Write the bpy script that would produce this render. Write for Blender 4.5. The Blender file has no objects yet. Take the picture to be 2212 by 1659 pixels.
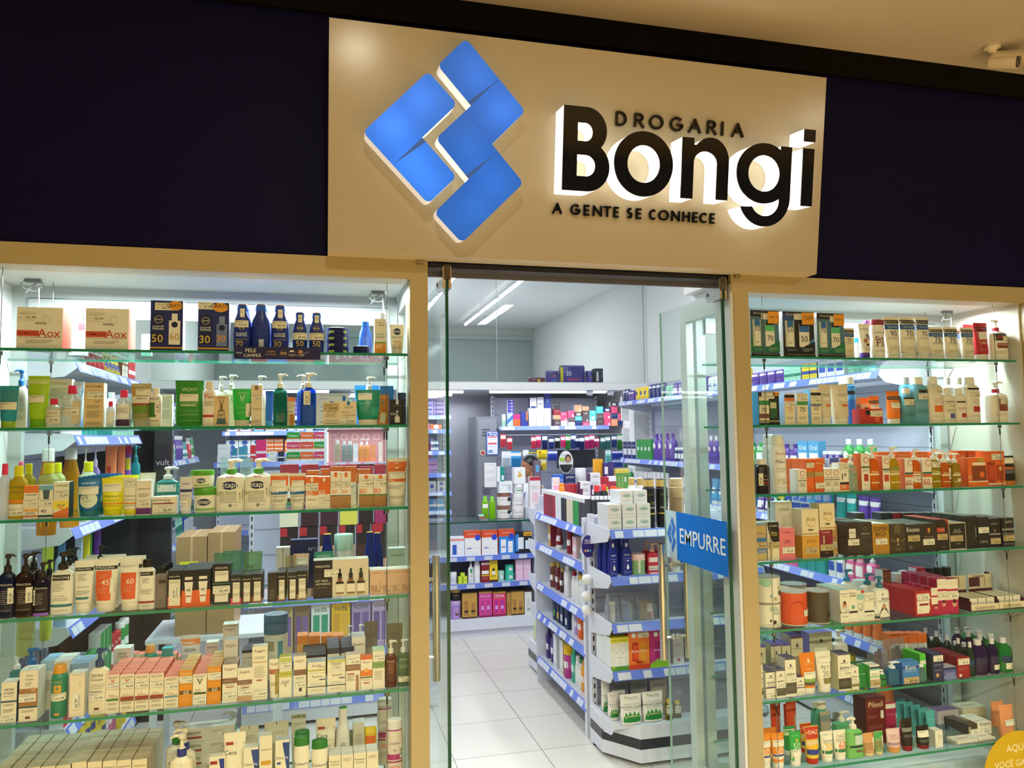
import bpy, bmesh, math, random
from mathutils import Vector, Matrix
random.seed(7)
PI = math.pi
SC = bpy.context.scene
COL = SC.collection
# ---------------------------------------------------------------- camera
W, H = 2212, 1659
YAW, PIT, ROL, FPX = 0.250284524, 0.0690451253, -0.01253903, 1633.6
CAM = Vector((0, -2.75, 1.65))
_cy, _sy, _cp, _sp = math.cos(YAW), math.sin(YAW), math.cos(PIT), math.sin(PIT)
_f = Vector((_sy*_cp, _cy*_cp, _sp)); _r = Vector((_cy, -_sy, 0)); _u = _r.cross(_f)
_c, _s = math.cos(ROL), math.sin(ROL)
_R = _c*_r + _s*_u; _U = -_s*_r + _c*_u
cd = bpy.data.cameras.new('camera'); cd.sensor_fit = 'HORIZONTAL'; cd.sensor_width = 36; cd.lens = FPX*36/W
cd.clip_start = .05; cd.clip_end = 60
co = bpy.data.objects.new('camera', cd); COL.objects.link(co)
co.matrix_world = Matrix(((_R.x, _U.x, -_f.x, CAM.x), (_R.y, _U.y, -_f.y, CAM.y), (_R.z, _U.z, -_f.z, CAM.z), (0, 0, 0, 1)))
SC.camera = co
def ray(x, y): return _R*((x-W/2)/FPX) + _U*(-(y-H/2)/FPX) + _f
def atY(x, y, Y): r = ray(x, y); return CAM + r*((Y-CAM.y)/r.y)
def atX(x, y, X): r = ray(x, y); return CAM + r*((X-CAM.x)/r.x)
def prj(p):
    v = Vector(p)-CAM; d = v.dot(_f)
    return (W/2+FPX*v.dot(_R)/d, H/2-FPX*v.dot(_U)/d)
def xcol(px, Y, Z):            # X of the point on plane y=Y at height Z that stands in picture column px
    y = 900
    for _ in range(3):
        X = atY(px, y, Y).x; y = prj((X, Y, Z))[1]
    return X
# ---------------------------------------------------------------- view, world
SC.view_settings.view_transform = 'Standard'; SC.view_settings.look = 'None'
SC.view_settings.gamma = 1; SC.view_settings.use_curve_mapping = False
SC.view_settings.exposure = 0.0
wd = bpy.data.worlds.new('world'); SC.world = wd; wd.use_nodes = True
wd.node_tree.nodes['Background'].inputs[0].default_value = (1.0, .92, .72, 1)
wd.node_tree.nodes['Background'].inputs[1].default_value = 0.13
SC.cycles.transparent_max_bounces = 24
SC.cycles.max_bounces = 8; SC.cycles.diffuse_bounces = 3; SC.cycles.glossy_bounces = 4; SC.cycles.transmission_bounces = 4
SC.cycles.caustics_reflective = False; SC.cycles.caustics_refractive = False
SC.cycles.sample_clamp_indirect = 4
# ---------------------------------------------------------------- materials
def s2l(c): return c/12.92 if c <= .04045 else ((c+.055)/1.055)**2.4
def rgb(h): return tuple(s2l(int(h[i:i+2], 16)/255) for i in (0, 2, 4))
_M = {}
def mat(h, kind='card', **k):
    key = (h, kind, tuple(sorted(k.items())))
    if key in _M: return _M[key]
    m = bpy.data.materials.new(kind+'_'+h); m.use_nodes = True; _M[key] = m
    nt = m.node_tree; b = nt.nodes['Principled BSDF']; out = nt.nodes['Material Output']
    c = (*rgb(h), 1); b.inputs['Base Color'].default_value = c
    rough = dict(card=.5, plastic=.28, gloss=.1, metal=.22, matte=.8, soft=.45).get(kind, .4)
    b.inputs['Roughness'].default_value = k.get('rough', rough)
    if kind == 'metal': b.inputs['Metallic'].default_value = 1
    if kind in ('clear', 'pane', 'film'):
        tr = nt.nodes.new('ShaderNodeBsdfTransparent'); tr.inputs[0].default_value = c
        gl = nt.nodes.new('ShaderNodeBsdfGlossy'); gl.inputs['Roughness'].default_value = .03 if kind != 'film' else .15
        fr = nt.nodes.new('ShaderNodeFresnel'); fr.inputs[0].default_value = k.get('ior', 1.45)
        mx = nt.nodes.new('ShaderNodeMixShader')
        ge = nt.nodes.new('ShaderNodeNewGeometry'); iv = nt.nodes.new('ShaderNodeMath'); iv.operation = 'SUBTRACT'; iv.inputs[0].default_value = 1
        mu = nt.nodes.new('ShaderNodeMath'); mu.operation = 'MULTIPLY'
        nt.links.new(ge.outputs['Backfacing'], iv.inputs[1]); nt.links.new(iv.outputs[0], mu.inputs[0]); nt.links.new(fr.outputs[0], mu.inputs[1])
        nt.links.new(mu.outputs[0], mx.inputs[0]); nt.links.new(gl.outputs[0], mx.inputs[2])
        if kind == 'pane': nt.links.new(tr.outputs[0], mx.inputs[1])
        else:
            m2 = nt.nodes.new('ShaderNodeMixShader'); m2.inputs[0].default_value = k.get('body', .45)
            df = nt.nodes.new('ShaderNodeBsdfDiffuse'); df.inputs[0].default_value = c
            nt.links.new(tr.outputs[0], m2.inputs[1]); nt.links.new(df.outputs[0], m2.inputs[2])
            nt.links.new(m2.outputs[0], mx.inputs[1])
        nt.links.new(mx.outputs[0], out.inputs[0])
    if kind == 'emit':
        b.inputs['Emission Color'].default_value = c; b.inputs['Emission Strength'].default_value = k.get('e', 1)
    if 'spec' in k: b.inputs['Specular IOR Level'].default_value = k['spec']
    if kind == 'edge':           # the green cut edge of float glass
        b.inputs['Roughness'].default_value = .15
        b.inputs['Emission Strength'].default_value = 0
    if kind in ('paint', 'wall', 'brushed'):  # uneven wall paint / scuffed laminate
        tc = nt.nodes.new('ShaderNodeTexCoord'); nz = nt.nodes.new('ShaderNodeTexNoise')
        nz.inputs['Scale'].default_value = k.get('scale', 3); nz.inputs['Detail'].default_value = 6
        rp = nt.nodes.new('ShaderNodeMapRange'); rp.inputs[3].default_value = 1-k.get('var', .08); rp.inputs[4].default_value = 1
        mp = nt.nodes.new('ShaderNodeMix'); mp.data_type = 'RGBA'; mp.blend_type = 'MULTIPLY'; mp.inputs[0].default_value = 1
        mp.inputs[6].default_value = c
        nt.links.new(tc.outputs['Object'], nz.inputs['Vector']); nt.links.new(nz.outputs[0], rp.inputs[0])
        cb = nt.nodes.new('ShaderNodeCombineColor')
        for i in range(3): nt.links.new(rp.outputs[0], cb.inputs[i])
        nt.links.new(cb.outputs[0], mp.inputs[7]); nt.links.new(mp.outputs[2], b.inputs['Base Color'])
        b.inputs['Roughness'].default_value = k.get('rough', .6 if kind == 'wall' else .3)
    return m
# ---------------------------------------------------------------- mesh builder
_TXT = {}
def textgeo(s):
    if s in _TXT: return _TXT[s]
    c = bpy.data.curves.new('t', 'FONT'); c.body = s; c.resolution_u = 2; c.offset = .003
    o = bpy.data.objects.new('t', c); m = bpy.data.meshes.new_from_object(o)
    vs = [(v.co.x, v.co.y) for v in m.vertices]; fs = [tuple(p.vertices) for p in m.polygons]
    bpy.data.objects.remove(o); bpy.data.curves.remove(c); bpy.data.meshes.remove(m)
    if not vs: vs = [(0, 0)]
    x0, x1 = min(v[0] for v in vs), max(v[0] for v in vs); y0, y1 = min(v[1] for v in vs), max(v[1] for v in vs)
    w = max(x1-x0, 1e-4)
    _TXT[s] = ([((x-(x0+x1)/2)/w, (y-(y0+y1)/2)/w) for x, y in vs], fs, (y1-y0)/w)
    return _TXT[s]
class MB:
    def __init__(s): s.v = []; s.f = []; s.m = []; s.sm = []; s.mats = []
    def mi(s, m):
        if m not in s.mats: s.mats.append(m)
        return s.mats.index(m)
    def add(s, vs, fs, m, smooth=False):
        b = len(s.v); s.v += [tuple(v) for v in vs]; i = s.mi(m)
        for f in fs: s.f.append(tuple(b+k for k in f)); s.m.append(i); s.sm.append(smooth)
        return s
    def box(s, x0, x1, y0, y1, z0, z1, m, top=None, side=None):
        vs = [(x0, y0, z0), (x1, y0, z0), (x1, y1, z0), (x0, y1, z0), (x0, y0, z1), (x1, y0, z1), (x1, y1, z1), (x0, y1, z1)]
        s.add(vs, [(0, 1, 5, 4)], m); s.add(vs, [(1, 2, 6, 5), (3, 0, 4, 7)], side or m)
        s.add(vs, [(2, 3, 7, 6)], m); s.add(vs, [(4, 5, 6, 7), (3, 2, 1, 0)], top or m)
        return s
    def prism(s, poly, axis, t0, t1, m, cap=None, smooth=False):  # polygon extruded along an axis (0 x, 1 y, 2 z)
        def P(a, b, t): return ((t, a, b), (a, t, b), (a, b, t))[axis]
        n = len(poly); vs = [P(a, b, t0) for a, b in poly]+[P(a, b, t1) for a, b in poly]
        s.add(vs, [(i, (i+1) % n, n+(i+1) % n, n+i) for i in range(n)], m, smooth)
        s.add(vs, [tuple(range(n-1, -1, -1)), tuple(range(n, 2*n))], cap or m)
        return s
    def rings(s, rs, m, smooth=True, cap0=True, cap1=True):       # list of rings of equal vertex count
        n = len(rs[0]); vs = [p for r in rs for p in r]; fs = []
        for k in range(len(rs)-1):
            for i in range(n): fs.append((k*n+i, k*n+(i+1) % n, (k+1)*n+(i+1) % n, (k+1)*n+i))
        if isinstance(m, list):
            for k in range(len(rs)-1): s.add(vs, fs[k*n:(k+1)*n], m[k], smooth)
        else: s.add(vs, fs, m, smooth)
        m0 = m[0] if isinstance(m, list) else m; m1 = m[-1] if isinstance(m, list) else m
        if cap0: s.add(rs[0], [tuple(range(n-1, -1, -1))], m0)
        if cap1: s.add(rs[-1], [tuple(range(n))], m1)
        return s
    def lathe(s, prof, m, n=20, cx=0, cy=0, ys=1, smooth=True):   # (z, r)
        return s.rings([[(cx+r*math.cos(2*PI*i/n), cy+r*ys*math.sin(2*PI*i/n), z) for i in range(n)] for z, r in prof], m, smooth)
    def tube(s, pts, r, m, n=8):
        pts = [Vector(p) for p in pts]; rs = []
        for i, p in enumerate(pts):
            d = (pts[min(i+1, len(pts)-1)]-pts[max(i-1, 0)]).normalized()
            a = d.cross(Vector((0, 0, 1)) if abs(d.z) < .9 else Vector((1, 0, 0))).normalized(); b = d.cross(a)
            rr = r[i] if isinstance(r, (list, tuple)) else r
            rs.append([tuple(p+(a*math.cos(2*PI*k/n)+b*math.sin(2*PI*k/n))*rr) for k in range(n)])
        return s.rings(rs, m)
    def text(s, t, place, w, m, rot=0, hmax=None):                # place(x, z) -> point ; w = text width
        g, fs, asp = textgeo(t); c, n = math.cos(rot), math.sin(rot)
        sy = w
        if hmax and asp*w > hmax: sy = hmax/asp
        vs = [place(x*w*c-y*sy*n, x*w*n+y*sy*c) for x, y in g]
        return s.add(vs, fs, m)
    def build(s, name, parent=None, loc=(0, 0, 0), rz=0, sharp=35):
        me = bpy.data.meshes.new(name); me.from_pydata(s.v, [], s.f)
        for m in s.mats: me.materials.append(m)
        me.polygons.foreach_set('material_index', s.m); me.polygons.foreach_set('use_smooth', s.sm)
        if any(s.sm): me.set_sharp_from_angle(angle=math.radians(sharp))
        me.update()
        o = bpy.data.objects.new(name, me); COL.objects.link(o); o.location = loc; o.rotation_euler = (0, 0, rz)
        if parent: o.parent = parent
        return o
def empty(name, loc=(0, 0, 0), rz=0):
    o = bpy.data.objects.new(name, None); COL.objects.link(o); o.location = loc; o.rotation_euler = (0, 0, rz); return o
THINGS = []
def tag(o, label, cat, group=None):
    o['label'] = label; o['category'] = cat
    if group: o['group'] = group
    THINGS.append(o); return o
def struct(o): o['kind'] = 'structure'; return o
def light(name, kind, loc, energy, color, size=None, sizey=None, rot=(0, 0, 0), spot=None, blend=.5):
    l = bpy.data.lights.new(name, kind); l.energy = energy; l.color = color
    if kind == 'AREA':
        l.shape = 'RECTANGLE'; l.size = size; l.size_y = sizey or size
    elif size: l.shadow_soft_size = size
    if spot: l.spot_size = math.radians(spot); l.spot_blend = blend
    o = bpy.data.objects.new(name, l); COL.objects.link(o); o.location = loc; o.rotation_euler = rot; return o
# ---------------------------------------------------------------- main lights
WARM = (1.0, .91, .68); COOL = (.90, .95, 1.0)
for x, y, e in ((.18, -1.61, 11), (3.35, -2.22, 14)):            # small downlights that glint on the sign
    light('mall_downlight_lamp', 'AREA', (x, y, 3.27), e, WARM, .14)
for x in (-1.6, -.5, .6, 1.7, 2.8, 3.9):                       # rows of downlights along the mall corridor
    light('mall_spot_lamp', 'SPOT', (x, -1.75, 3.29), 60, WARM, .05, spot=104, blend=.9)
    light('mall_spot_lamp', 'SPOT', (x, -4.3, 3.29), 720, WARM, .08, spot=150, blend=1)
for x in (-.2, 1.2, 2.2):                                    # light of the ceiling tubes inside the shop
    light('shop_tube_lamp', 'AREA', (x, 1.9, 3.22), 36, COOL, .12, 1.6)
    light('shop_tube_lamp', 'AREA', (x-.2, 6.0, 3.22), 18, COOL, .12, 1.6)
light('counter_tube_lamp', 'AREA', (1.9, 4.75, 2.05), 14, COOL, 2.4, .06)
light('counter_tube_lamp', 'AREA', (0.0, 4.75, 2.05), 12, COOL, 2.0, .06)
light('counter_tube_lamp', 'AREA', (.9, 5.5, 2.05), 7, COOL, 1.6, .06)
light('cabinet_strip_lamp', 'AREA', (.37, 3.26, 1.705), 2.2, COOL, .5, .04)
light('display_strip_lamp', 'AREA', (-.35, .2, 2.215), 27, COOL, 1.3, .05)
light('display_strip_lamp', 'AREA', (2.42, .2, 2.215), 27, COOL, 1.3, .05)
# ================================================================ SETTING
beige = mat('b4a577', 'paint', var=.1, scale=2.2, rough=.34); navy = mat('0b0b35', 'paint', var=.25, scale=1.2, rough=.6, spec=.12)
white = mat('eef0ee', 'wall', var=.03, scale=1.5); soft = mat('e9e9e6', 'soft')
grey = mat('b4bcbc', 'plastic'); aluw = mat('d9dedb', 'plastic', rough=.35)
PANE = mat('fbfefc', 'pane', ior=1.3); EDGE = mat('2a8a68', 'edge'); EDGED = mat('0f4a36', 'edge')
# floors: inside tiles, mall floor outside
def tile_mat():
    m = bpy.data.materials.new('porcelain_tiles'); m.use_nodes = True; nt = m.node_tree; b = nt.nodes['Principled BSDF']
    tc = nt.nodes.new('ShaderNodeTexCoord'); mp = nt.nodes.new('ShaderNodeMapping'); mp.inputs['Location'].default_value = (-.211/.468+.0, -.263/.468, 0)
    mp.inputs['Scale'].default_value = (1/.468, 1/.468, 1)
    br = nt.nodes.new('ShaderNodeTexBrick'); br.offset = 0; br.inputs['Scale'].default_value = 1
    br.inputs['Brick Width'].default_value = 1; br.inputs['Row Height'].default_value = 1; br.inputs['Mortar Size'].default_value = .0045
    br.inputs['Color1'].default_value = (*rgb('d6d3cc'), 1); br.inputs['Color2'].default_value = (*rgb('d1cec7'), 1); br.inputs['Mortar'].default_value = (*rgb('6c6a66'), 1)
    nt.links.new(tc.outputs['Object'], mp.inputs[0]); nt.links.new(mp.outputs[0], br.inputs[0]); nt.links.new(br.outputs[0], b.inputs['Base Color'])
    b.inputs['Roughness'].default_value = .28
    return m
struct(MB().box(-1.5, 3.3, .02, 8.6, -.05, 0, tile_mat()).build('floor'))
struct(MB().box(-6, 8, -7, .02, -.06, -.002, mat('b09a78', 'paint', var=.06, rough=.3)).build('floor'))
struct(MB().box(-6, 8, -7, .06, 3.31, 3.4, mat('cfc3ac', 'wall', var=.04, scale=1)).build('ceiling'))
struct(MB().box(-1.5, 3.3, .06, 8.6, 3.3, 3.38, white).build('ceiling'))
struct(MB().box(-1.5, -1.42, .46, 8.6, 0, 3.3, white).build('wall_left'))
struct(MB().box(3.22, 3.3, .46, 8.6, 0, 3.3, white).build('wall_right'))
struct(MB().box(-1.5, 3.3, 8.5, 8.6, 0, 3.3, white).build('wall_back'))
# facade
struct(MB().box(-6, 8, -.02, .06, 3.197, 3.31, mat('0c0907', 'wall', var=.4, scale=8, spec=.1)).build('trim_1'))        # dark strip below the mall ceiling
struct(MB().box(-6, 8, .0, .05, 2.30, 3.197, navy).build('wall_front'))                                          # navy fascia
struct(MB().box(-6, 8, .051, .09, 2.3005, 3.3, soft).build('wall_front'))
struct(MB().box(-6, .385, -.012, .09, 2.228, 2.30, beige).build('trim_2'))
struct(MB().box(1.63, 8, -.012, .09, 2.228, 2.30, beige).build('trim_3'))
struct(MB().box(.385, 1.63, .01, .09, 2.280, 2.2995, mat('12101e', 'plastic')).box(.385, 1.63, .092, .10, 2.262, 2.2995, mat('b8b8bc', 'metal', rough=.25)).build('trim_4'))                     # dark head rail over the doors
struct(MB().box(.319, .385, -.012, .09, 0, 2.228, beige).build('trim_5'))
struct(MB().box(1.64, 1.707, -.012, .09, 0, 2.228, beige).build('trim_6'))
struct(MB().box(1.628, 1.64, -.005, .12, 0, 2.26, aluw).build('trim_7'))
struct(MB().box(-6, -1.12, -.012, .09, 0, 2.228, beige).build('trim_8'))
struct(MB().box(3.13, 8, -.012, .09, 0, 2.228, beige).build('trim_9'))
struct(MB().box(-1.12, .319, -.012, .09, 0, .10, beige).build('trim_10'))
struct(MB().box(1.707, 3.13, -.012, .09, 0, .10, beige).build('trim_11'))
# display niches: head, side walls, plinth, sliding glass at the back
wht = mat('e6ebe8', 'soft')
struct(MB().box(-1.12, .319, .09, .46, 2.24, 2.3, wht).build('ceiling'))
struct(MB().box(1.707, 3.13, .09, .46, 2.24, 2.3, wht).build('ceiling'))
struct(MB().box(-1.42, -1.12, .02, .46, 0, 3.3, white).build('wall_left'))
struct(MB().box(3.12, 3.3, .02, .50, 0, 3.3, mat('d6d2c4', 'wall', var=.04)).build('wall_right'))
struct(MB().box(-1.12, .36, .10, .46, 2.301, 3.3, white).build('wall_front'))
struct(MB().box(1.66, 3.12, .10, .46, 2.301, 3.3, white).build('wall_front'))
struct(MB().box(-1.12, .319, .09, .46, 0, .12, wht).build('trim_12'))
struct(MB().box(1.707, 3.12, .09, .46, 0, .12, wht).build('trim_13'))
alu = mat('bcc6c4', 'plastic', rough=.35); dark = mat('3b414c', 'plastic')
def framed(name, x0, x1, y, z0, z1, w, dep=.035, m=alu, mull=()):
    b = MB(); b.box(x0, x1, y, y+dep, z1-w, z1, m); b.box(x0, x1, y, y+dep, z0, z0+w, m)
    b.box(x0, x0+w, y, y+dep, z0+w, z1-w, m); b.box(x1-w, x1, y, y+dep, z0+w, z1-w, m)
    for q in mull: b.box(q-.018, q+.018, y+.003, y+dep-.003, z0+w, z1-w, m)
    f = b.build(name); struct(f)
    MB().box(x0+w-.004, x1-w+.004, y+dep*.4, y+dep*.55, z0+w-.004, z1-w+.004, PANE).build('pane', f)
    return f
f1 = framed('window_1', -1.12, .319, .44, .12, 2.24, .045)
MB().box(-1.06, .28, .425, .439, 2.118, 2.19, alu).box(-1.06, .28, .424, .4252, 2.19, 2.193, dark).build('sash_rail', f1)
MB().box(-.99, -.90, .427, .439, 2.03, 2.118, grey).lathe([(0, .001), (0, .009)], dark).build('sliding_lock', f1)
f2 = framed('window_2', 1.707, 3.10, .44, .12, 2.24, .045)
MB().box(1.75, 3.04, .425, .439, 2.118, 2.19, alu).box(1.75, 3.04, .424, .4252, 2.19, 2.193, dark).build('sash_rail', f2)
# front panes
for n, (a, b_) in (('window_3', (-1.12, .319)), ('window_4', (1.707, 3.13))):
    struct(MB().box(a, b_, .012, .018, .10, 2.232, PANE).build(n))
# white framed side light of the right display, seen beside the open door
b = MB(); 
for (y0, y1, z0, z1) in ((.12, .50, 2.17, 2.25), (.12, .50, .1, .16), (.44, .50, .16, 2.17), (.12, .15, .16, 2.17)): b.box(1.655, 1.69, y0, y1, z0, z1, aluw)
w5 = struct(b.build('window_5')); MB().box(1.668, 1.674, .148, .442, .158, 2.172, PANE).build('pane', w5)
b = MB()
for (y0, y1, z0, z1) in ((.12, .50, 2.17, 2.25), (.12, .50, .1, .16), (.44, .50, .16, 2.17), (.12, .15, .16, 2.17)): b.box(.322, .352, y0, y1, z0, z1, aluw)
w6 = struct(b.build('window_6')); MB().box(.334, .340, .148, .442, .158, 2.172, PANE).build('pane', w6)
# mezzanine slab, its glass front and the grey-green glazed wall behind
struct(MB().box(-1.42, 3.22, 4.32, 4.40, 2.10, 2.165, white).box(-1.42, 3.22, 4.4, 8.5, 2.12, 2.165, mat('c9cbcf', 'soft')).build('ceiling'))
struct(MB().box(3.06, 3.22, 4.3, 4.42, 0, 2.1, white).build('wall_right'))
GT = mat('f4f6f5', 'pane', ior=1.38)
w7 = struct(MB().box(-1.42, 3.2, 4.325, 4.33, 2.163, 2.175, aluw).box(3.195, 3.205, 4.322, 4.334, 2.165, 3.29, grey).box(1.66, 1.664, 4.322, 4.333, 2.165, 3.29, grey).build('window_7'))
MB().box(-1.41, 1.66, 4.325, 4.331, 2.175, 3.285, GT).build('pane', w7); MB().box(1.664, 3.195, 4.325, 4.331, 2.175, 3.285, GT).build('pane', w7)
gg = mat('a9b8b4', 'gloss', rough=.12)
f8 = MB(); gx = atY(1150, 760, 8.4).x; gz1 = 3.12
f8.box(-1.42, gx+.25, 8.42, 8.5, gz1, 3.3, mat('cdd3cd', 'soft')); f8.box(gx, gx+.08, 8.40, 8.44, 2.17, gz1, alu)
f8.box(-.2, -.05, 8.40, 8.44, 2.17, gz1, alu); f8.box(-1.42, gx+.08, 8.4, 8.44, gz1, gz1+.06, alu); f8.box(-1.42, gx, 8.43, 8.46, 2.17, gz1, gg)
struct(f8.build('window_8'))
struct(MB().box(-1.42, 3.22, 5.75, 5.85, 0, 2.12, mat('a8aab2', 'wall', var=.06)).build('wall_back'))
# ================================================================ SIGN
SV = Vector((0, -.14392, .98959)); SN = Vector((0, -.98959, -.14392)); SO = Vector((0, -.087, 2.30))
tilt = math.atan2(.14392, .98959)
sign = empty('shop_sign', SO); sign.rotation_euler = (PI/2+tilt, 0, 0)   # local x = along, local y = up the face, local z = outward
tag(sign, 'beige lightbox shop sign with blue folded logo and raised black letters', 'sign')
spanel = mat('b5aa8f', 'paint', var=.03, scale=1.3, rough=.22)
pm = MB(); u0, u1, v1 = .027, 1.978, .786
def bk(u, v, y): p = SO+SV*v+Vector((u, 0, 0)); return (u, v, 0)
M_inv = sign.matrix_basis.inverted()
def wl(x, y, z): return tuple(M_inv @ Vector((x, y, z)))
vs = [(u0, 0, 0), (u1, 0, 0), (u1, v1, 0), (u0, v1, 0), wl(u0, -.001, 2.30), wl(u1, -.001, 2.30), wl(u1, -.001, 3.078), wl(u0, -.001, 3.078)]
pm.add(vs, [(0, 1, 2, 3)], spanel); pm.add(vs, [(0, 4, 5, 1), (1, 5, 6, 2), (2, 6, 7, 3), (3, 7, 4, 0), (4, 7, 6, 5)], mat('e0d2b4', 'paint', rough=.3))
pm.build('sign_panel', sign)
def shape(name, loops, z0, z1, mface, mside, parent, hollow=False):
    cu = bpy.data.curves.new('c', 'CURVE'); cu.dimensions = '2D'; cu.fill_mode = 'BOTH'; cu.extrude = (z1-z0)/2
    for lp in loops:
        sp = cu.splines.new('POLY'); sp.points.add(len(lp)-1); sp.use_cyclic_u = True
        for i, (x, y) in enumerate(lp): sp.points[i].co = (x, y, 0, 1)
    o = bpy.data.objects.new('t', cu); m = bpy.data.meshes.new_from_object(o)
    b = MB(); vs = [(v.co.x, v.co.y, v.co.z+(z0+z1)/2) for v in m.vertices]
    b.add(vs, [tuple(p.vertices) for p in m.polygons if abs(p.normal.z) < .5], mside, True)
    b.add(vs, [tuple(p.vertices) for p in m.polygons if (p.normal.z <= -.5 if hollow else abs(p.normal.z) >= .5)], mface)
    bpy.data.objects.remove(o); bpy.data.curves.remove(cu); bpy.data.meshes.remove(m)
    return b.build(name, parent, sharp=30)
def arc(cx, cy, rx, ry, a0, a1, n=20): return [(cx+rx*math.cos(math.radians(a0+(a1-a0)*i/n)), cy+ry*math.sin(math.radians(a0+(a1-a0)*i/n))) for i in range(n+1)]
SIDE = mat('fbfaf4', 'emit', e=1.1); BLK = mat('0b0807', 'gloss', rough=.06)
B_ = [[(.84, .247), (.84, .545), (.925, .545)]+arc(.925, .462, .080, .083, 88, -42)+arc(.935, .3345, .084, .087, 50, -90)[1:],
      [(.894, .424), (.894, .489), (.925, .489)]+arc(.922, .4565, .029, .0325, 88, -88)+[(.922, .424)],
      [(.894, .300), (.894, .376), (.93, .376)]+arc(.927, .338, .037, .038, 88, -88)+[(.927, .300)]]
o_ = [arc(1.153, .361, .117, .118, 0, 354, 59), arc(1.153, .361, .0645, .068, 0, 354, 59)]
n_ = [[(1.305, .248), (1.305, .472), (1.353, .472), (1.354, .447)]+arc(1.423, .392, .077, .087, 140, 0)+[(1.500, .251), (1.451, .251)]+arc(1.4025, .383, .0485, .043, 0, 180)+[(1.354, .248)]]
g_ = [[(1.769, .471), (1.769, .278)]+arc(1.659, .275, .110, .113, 0, -158)+[(1.601, .235)]+arc(1.661, .262, .061, .060, 205, 352)+arc(1.652, .363, .118, .114, -54, -306, 40)+[(1.721, .471)],
      arc(1.652, .363, .068, .0685, 0, 354, 59)]
i_ = [[(1.818, .251), (1.868, .251), (1.868, .472), (1.818, .472)]]
d_ = [[(1.820, .498), (1.870, .498), (1.870, .545), (1.820, .545)]]
for nm, lp in (('B', B_), ('o', o_), ('n', n_), ('g', g_), ('i', i_), ('dot', d_)):
    L = shape('raised_letter', lp, .004, .097, SIDE, SIDE, sign); shape('letter_face', lp, .097, .101, BLK, BLK, L)
# thin lettering from strokes
G = {'A': [[(0, 0), (.5, 1), (1, 0)], [(.2, .36), (.8, .36)]], 'D': [[(0, 0), (0, 1), (.35, 1)]+arc(.35, .5, .65, .5, 88, -88, 12)+[(.35, 0), (0, 0)]],
     'R': [[(0, 0), (0, 1), (.45, 1)]+arc(.45, .75, .42, .25, 88, -88, 8)+[(.45, .5), (0, .5)], [(.42, .5), (1, 0)]],
     'O': [arc(.5, .5, .5, .5, 0, 360, 24)], 'C': [arc(.55, .5, .55, .5, 52, 308, 18)], 'G': [arc(.52, .5, .52, .5, 48, 340, 20)+[(1, .48), (.55, .48)]],
     'I': [[(.5, 0), (.5, 1)]], 'E': [[(1, 0), (0, 0), (0, 1), (1, 1)], [(0, .5), (.9, .5)]], 'N': [[(0, 0), (0, 1), (1, 0), (1, 1)]],
     'T': [[(0, 1), (1, 1)], [(.5, 0), (.5, 1)]], 'H': [[(0, 0), (0, 1)], [(1, 0), (1, 1)], [(0, .52), (1, .52)]],
     'S': [arc(.5, .75, .42, .25, 45, 250, 10)+arc(.5, .26, .48, .26, 80, -140, 12)]}
def strokes(b, ch, x0, x1, y0, y1, t, z0, z1, m):
    for pl in G[ch]:
        p = [(x0+t/2+(x1-x0-t)*a, y0+t/2+(y1-y0-t)*c) for a, c in pl]
        for (ax, ay), (bx, by) in zip(p, p[1:]):
            dx, dy = bx-ax, by-ay; l = math.hypot(dx, dy)
            if l < 1e-6: continue
            dx, dy = dx/l, dy/l; e = t*.42 if len(pl) < 8 else t*.15; nx, ny = -dy*t/2, dx*t/2
            ax2, ay2, bx2, by2 = ax-dx*e, ay-dy*e, bx+dx*e, by+dy*e
            b.prism([(ax2-nx, ay2-ny), (bx2-nx, by2-ny), (bx2+nx, by2+ny), (ax2+nx, ay2+ny)], 2, z0, z1, m)
b = MB()
for ch, a, c in (('D', 1.073, 1.117), ('R', 1.148, 1.190), ('O', 1.209, 1.268), ('G', 1.295, 1.350), ('A', 1.373, 1.427), ('R', 1.452, 1.494), ('I', 1.512, 1.524), ('A', 1.558, 1.611)):
    b = MB(); strokes(b, ch, a, c, .515, .569, .0085, .001, .012, BLK); b.build('small_letter', sign)
b = MB()
for ch, a, c in zip('AGENTESECONHECE', (112, 240, 335, 402, 478, 552, 650, 718, 818, 888, 987, 1073, 1150, 1205, 1285), (182, 312, 378, 468, 536, 592, 693, 760, 872, 968, 1052, 1130, 1190, 1268, 1324)):
    b = MB(); k = .834-112*.00055; strokes(b, ch, k+a*.00055, k+c*.00055, .175, .215, .0068, .001, .012, BLK); b.build('small_letter', sign)
def rounded(pts, rs, n=6):
    out = []
    for i, p in enumerate(pts):
        r = rs[i]; p = Vector(p); a = Vector(pts[i-1])-p; c = Vector(pts[(i+1) % len(pts)])-p
        if r == 0: out.append(tuple(p)); continue
        a.normalize(); c.normalize(); th = a.angle(c); t = r/math.tan(th/2); ce = p+(a+c).normalized()*(r/math.sin(th/2))
        A = p+a*t-ce; Cc = p+c*t-ce
        for k in range(n+1):
            q = A.lerp(Cc, k/n).normalized()*r; out.append(tuple(ce+q))
    return out
LF = [(.138, .395), (.356, .617), (.459, .517), (.339, .394), (.461, .270), (.363, .170)]
RT = [(.485, .742), (.704, .515), (.585, .391), (.703, .265), (.484, .042), (.384, .141), (.504, .265), (.386, .394), (.507, .516), (.388, .640)]
LOGOSIDE = mat('f7f5ee', 'emit', e=.42)
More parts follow.
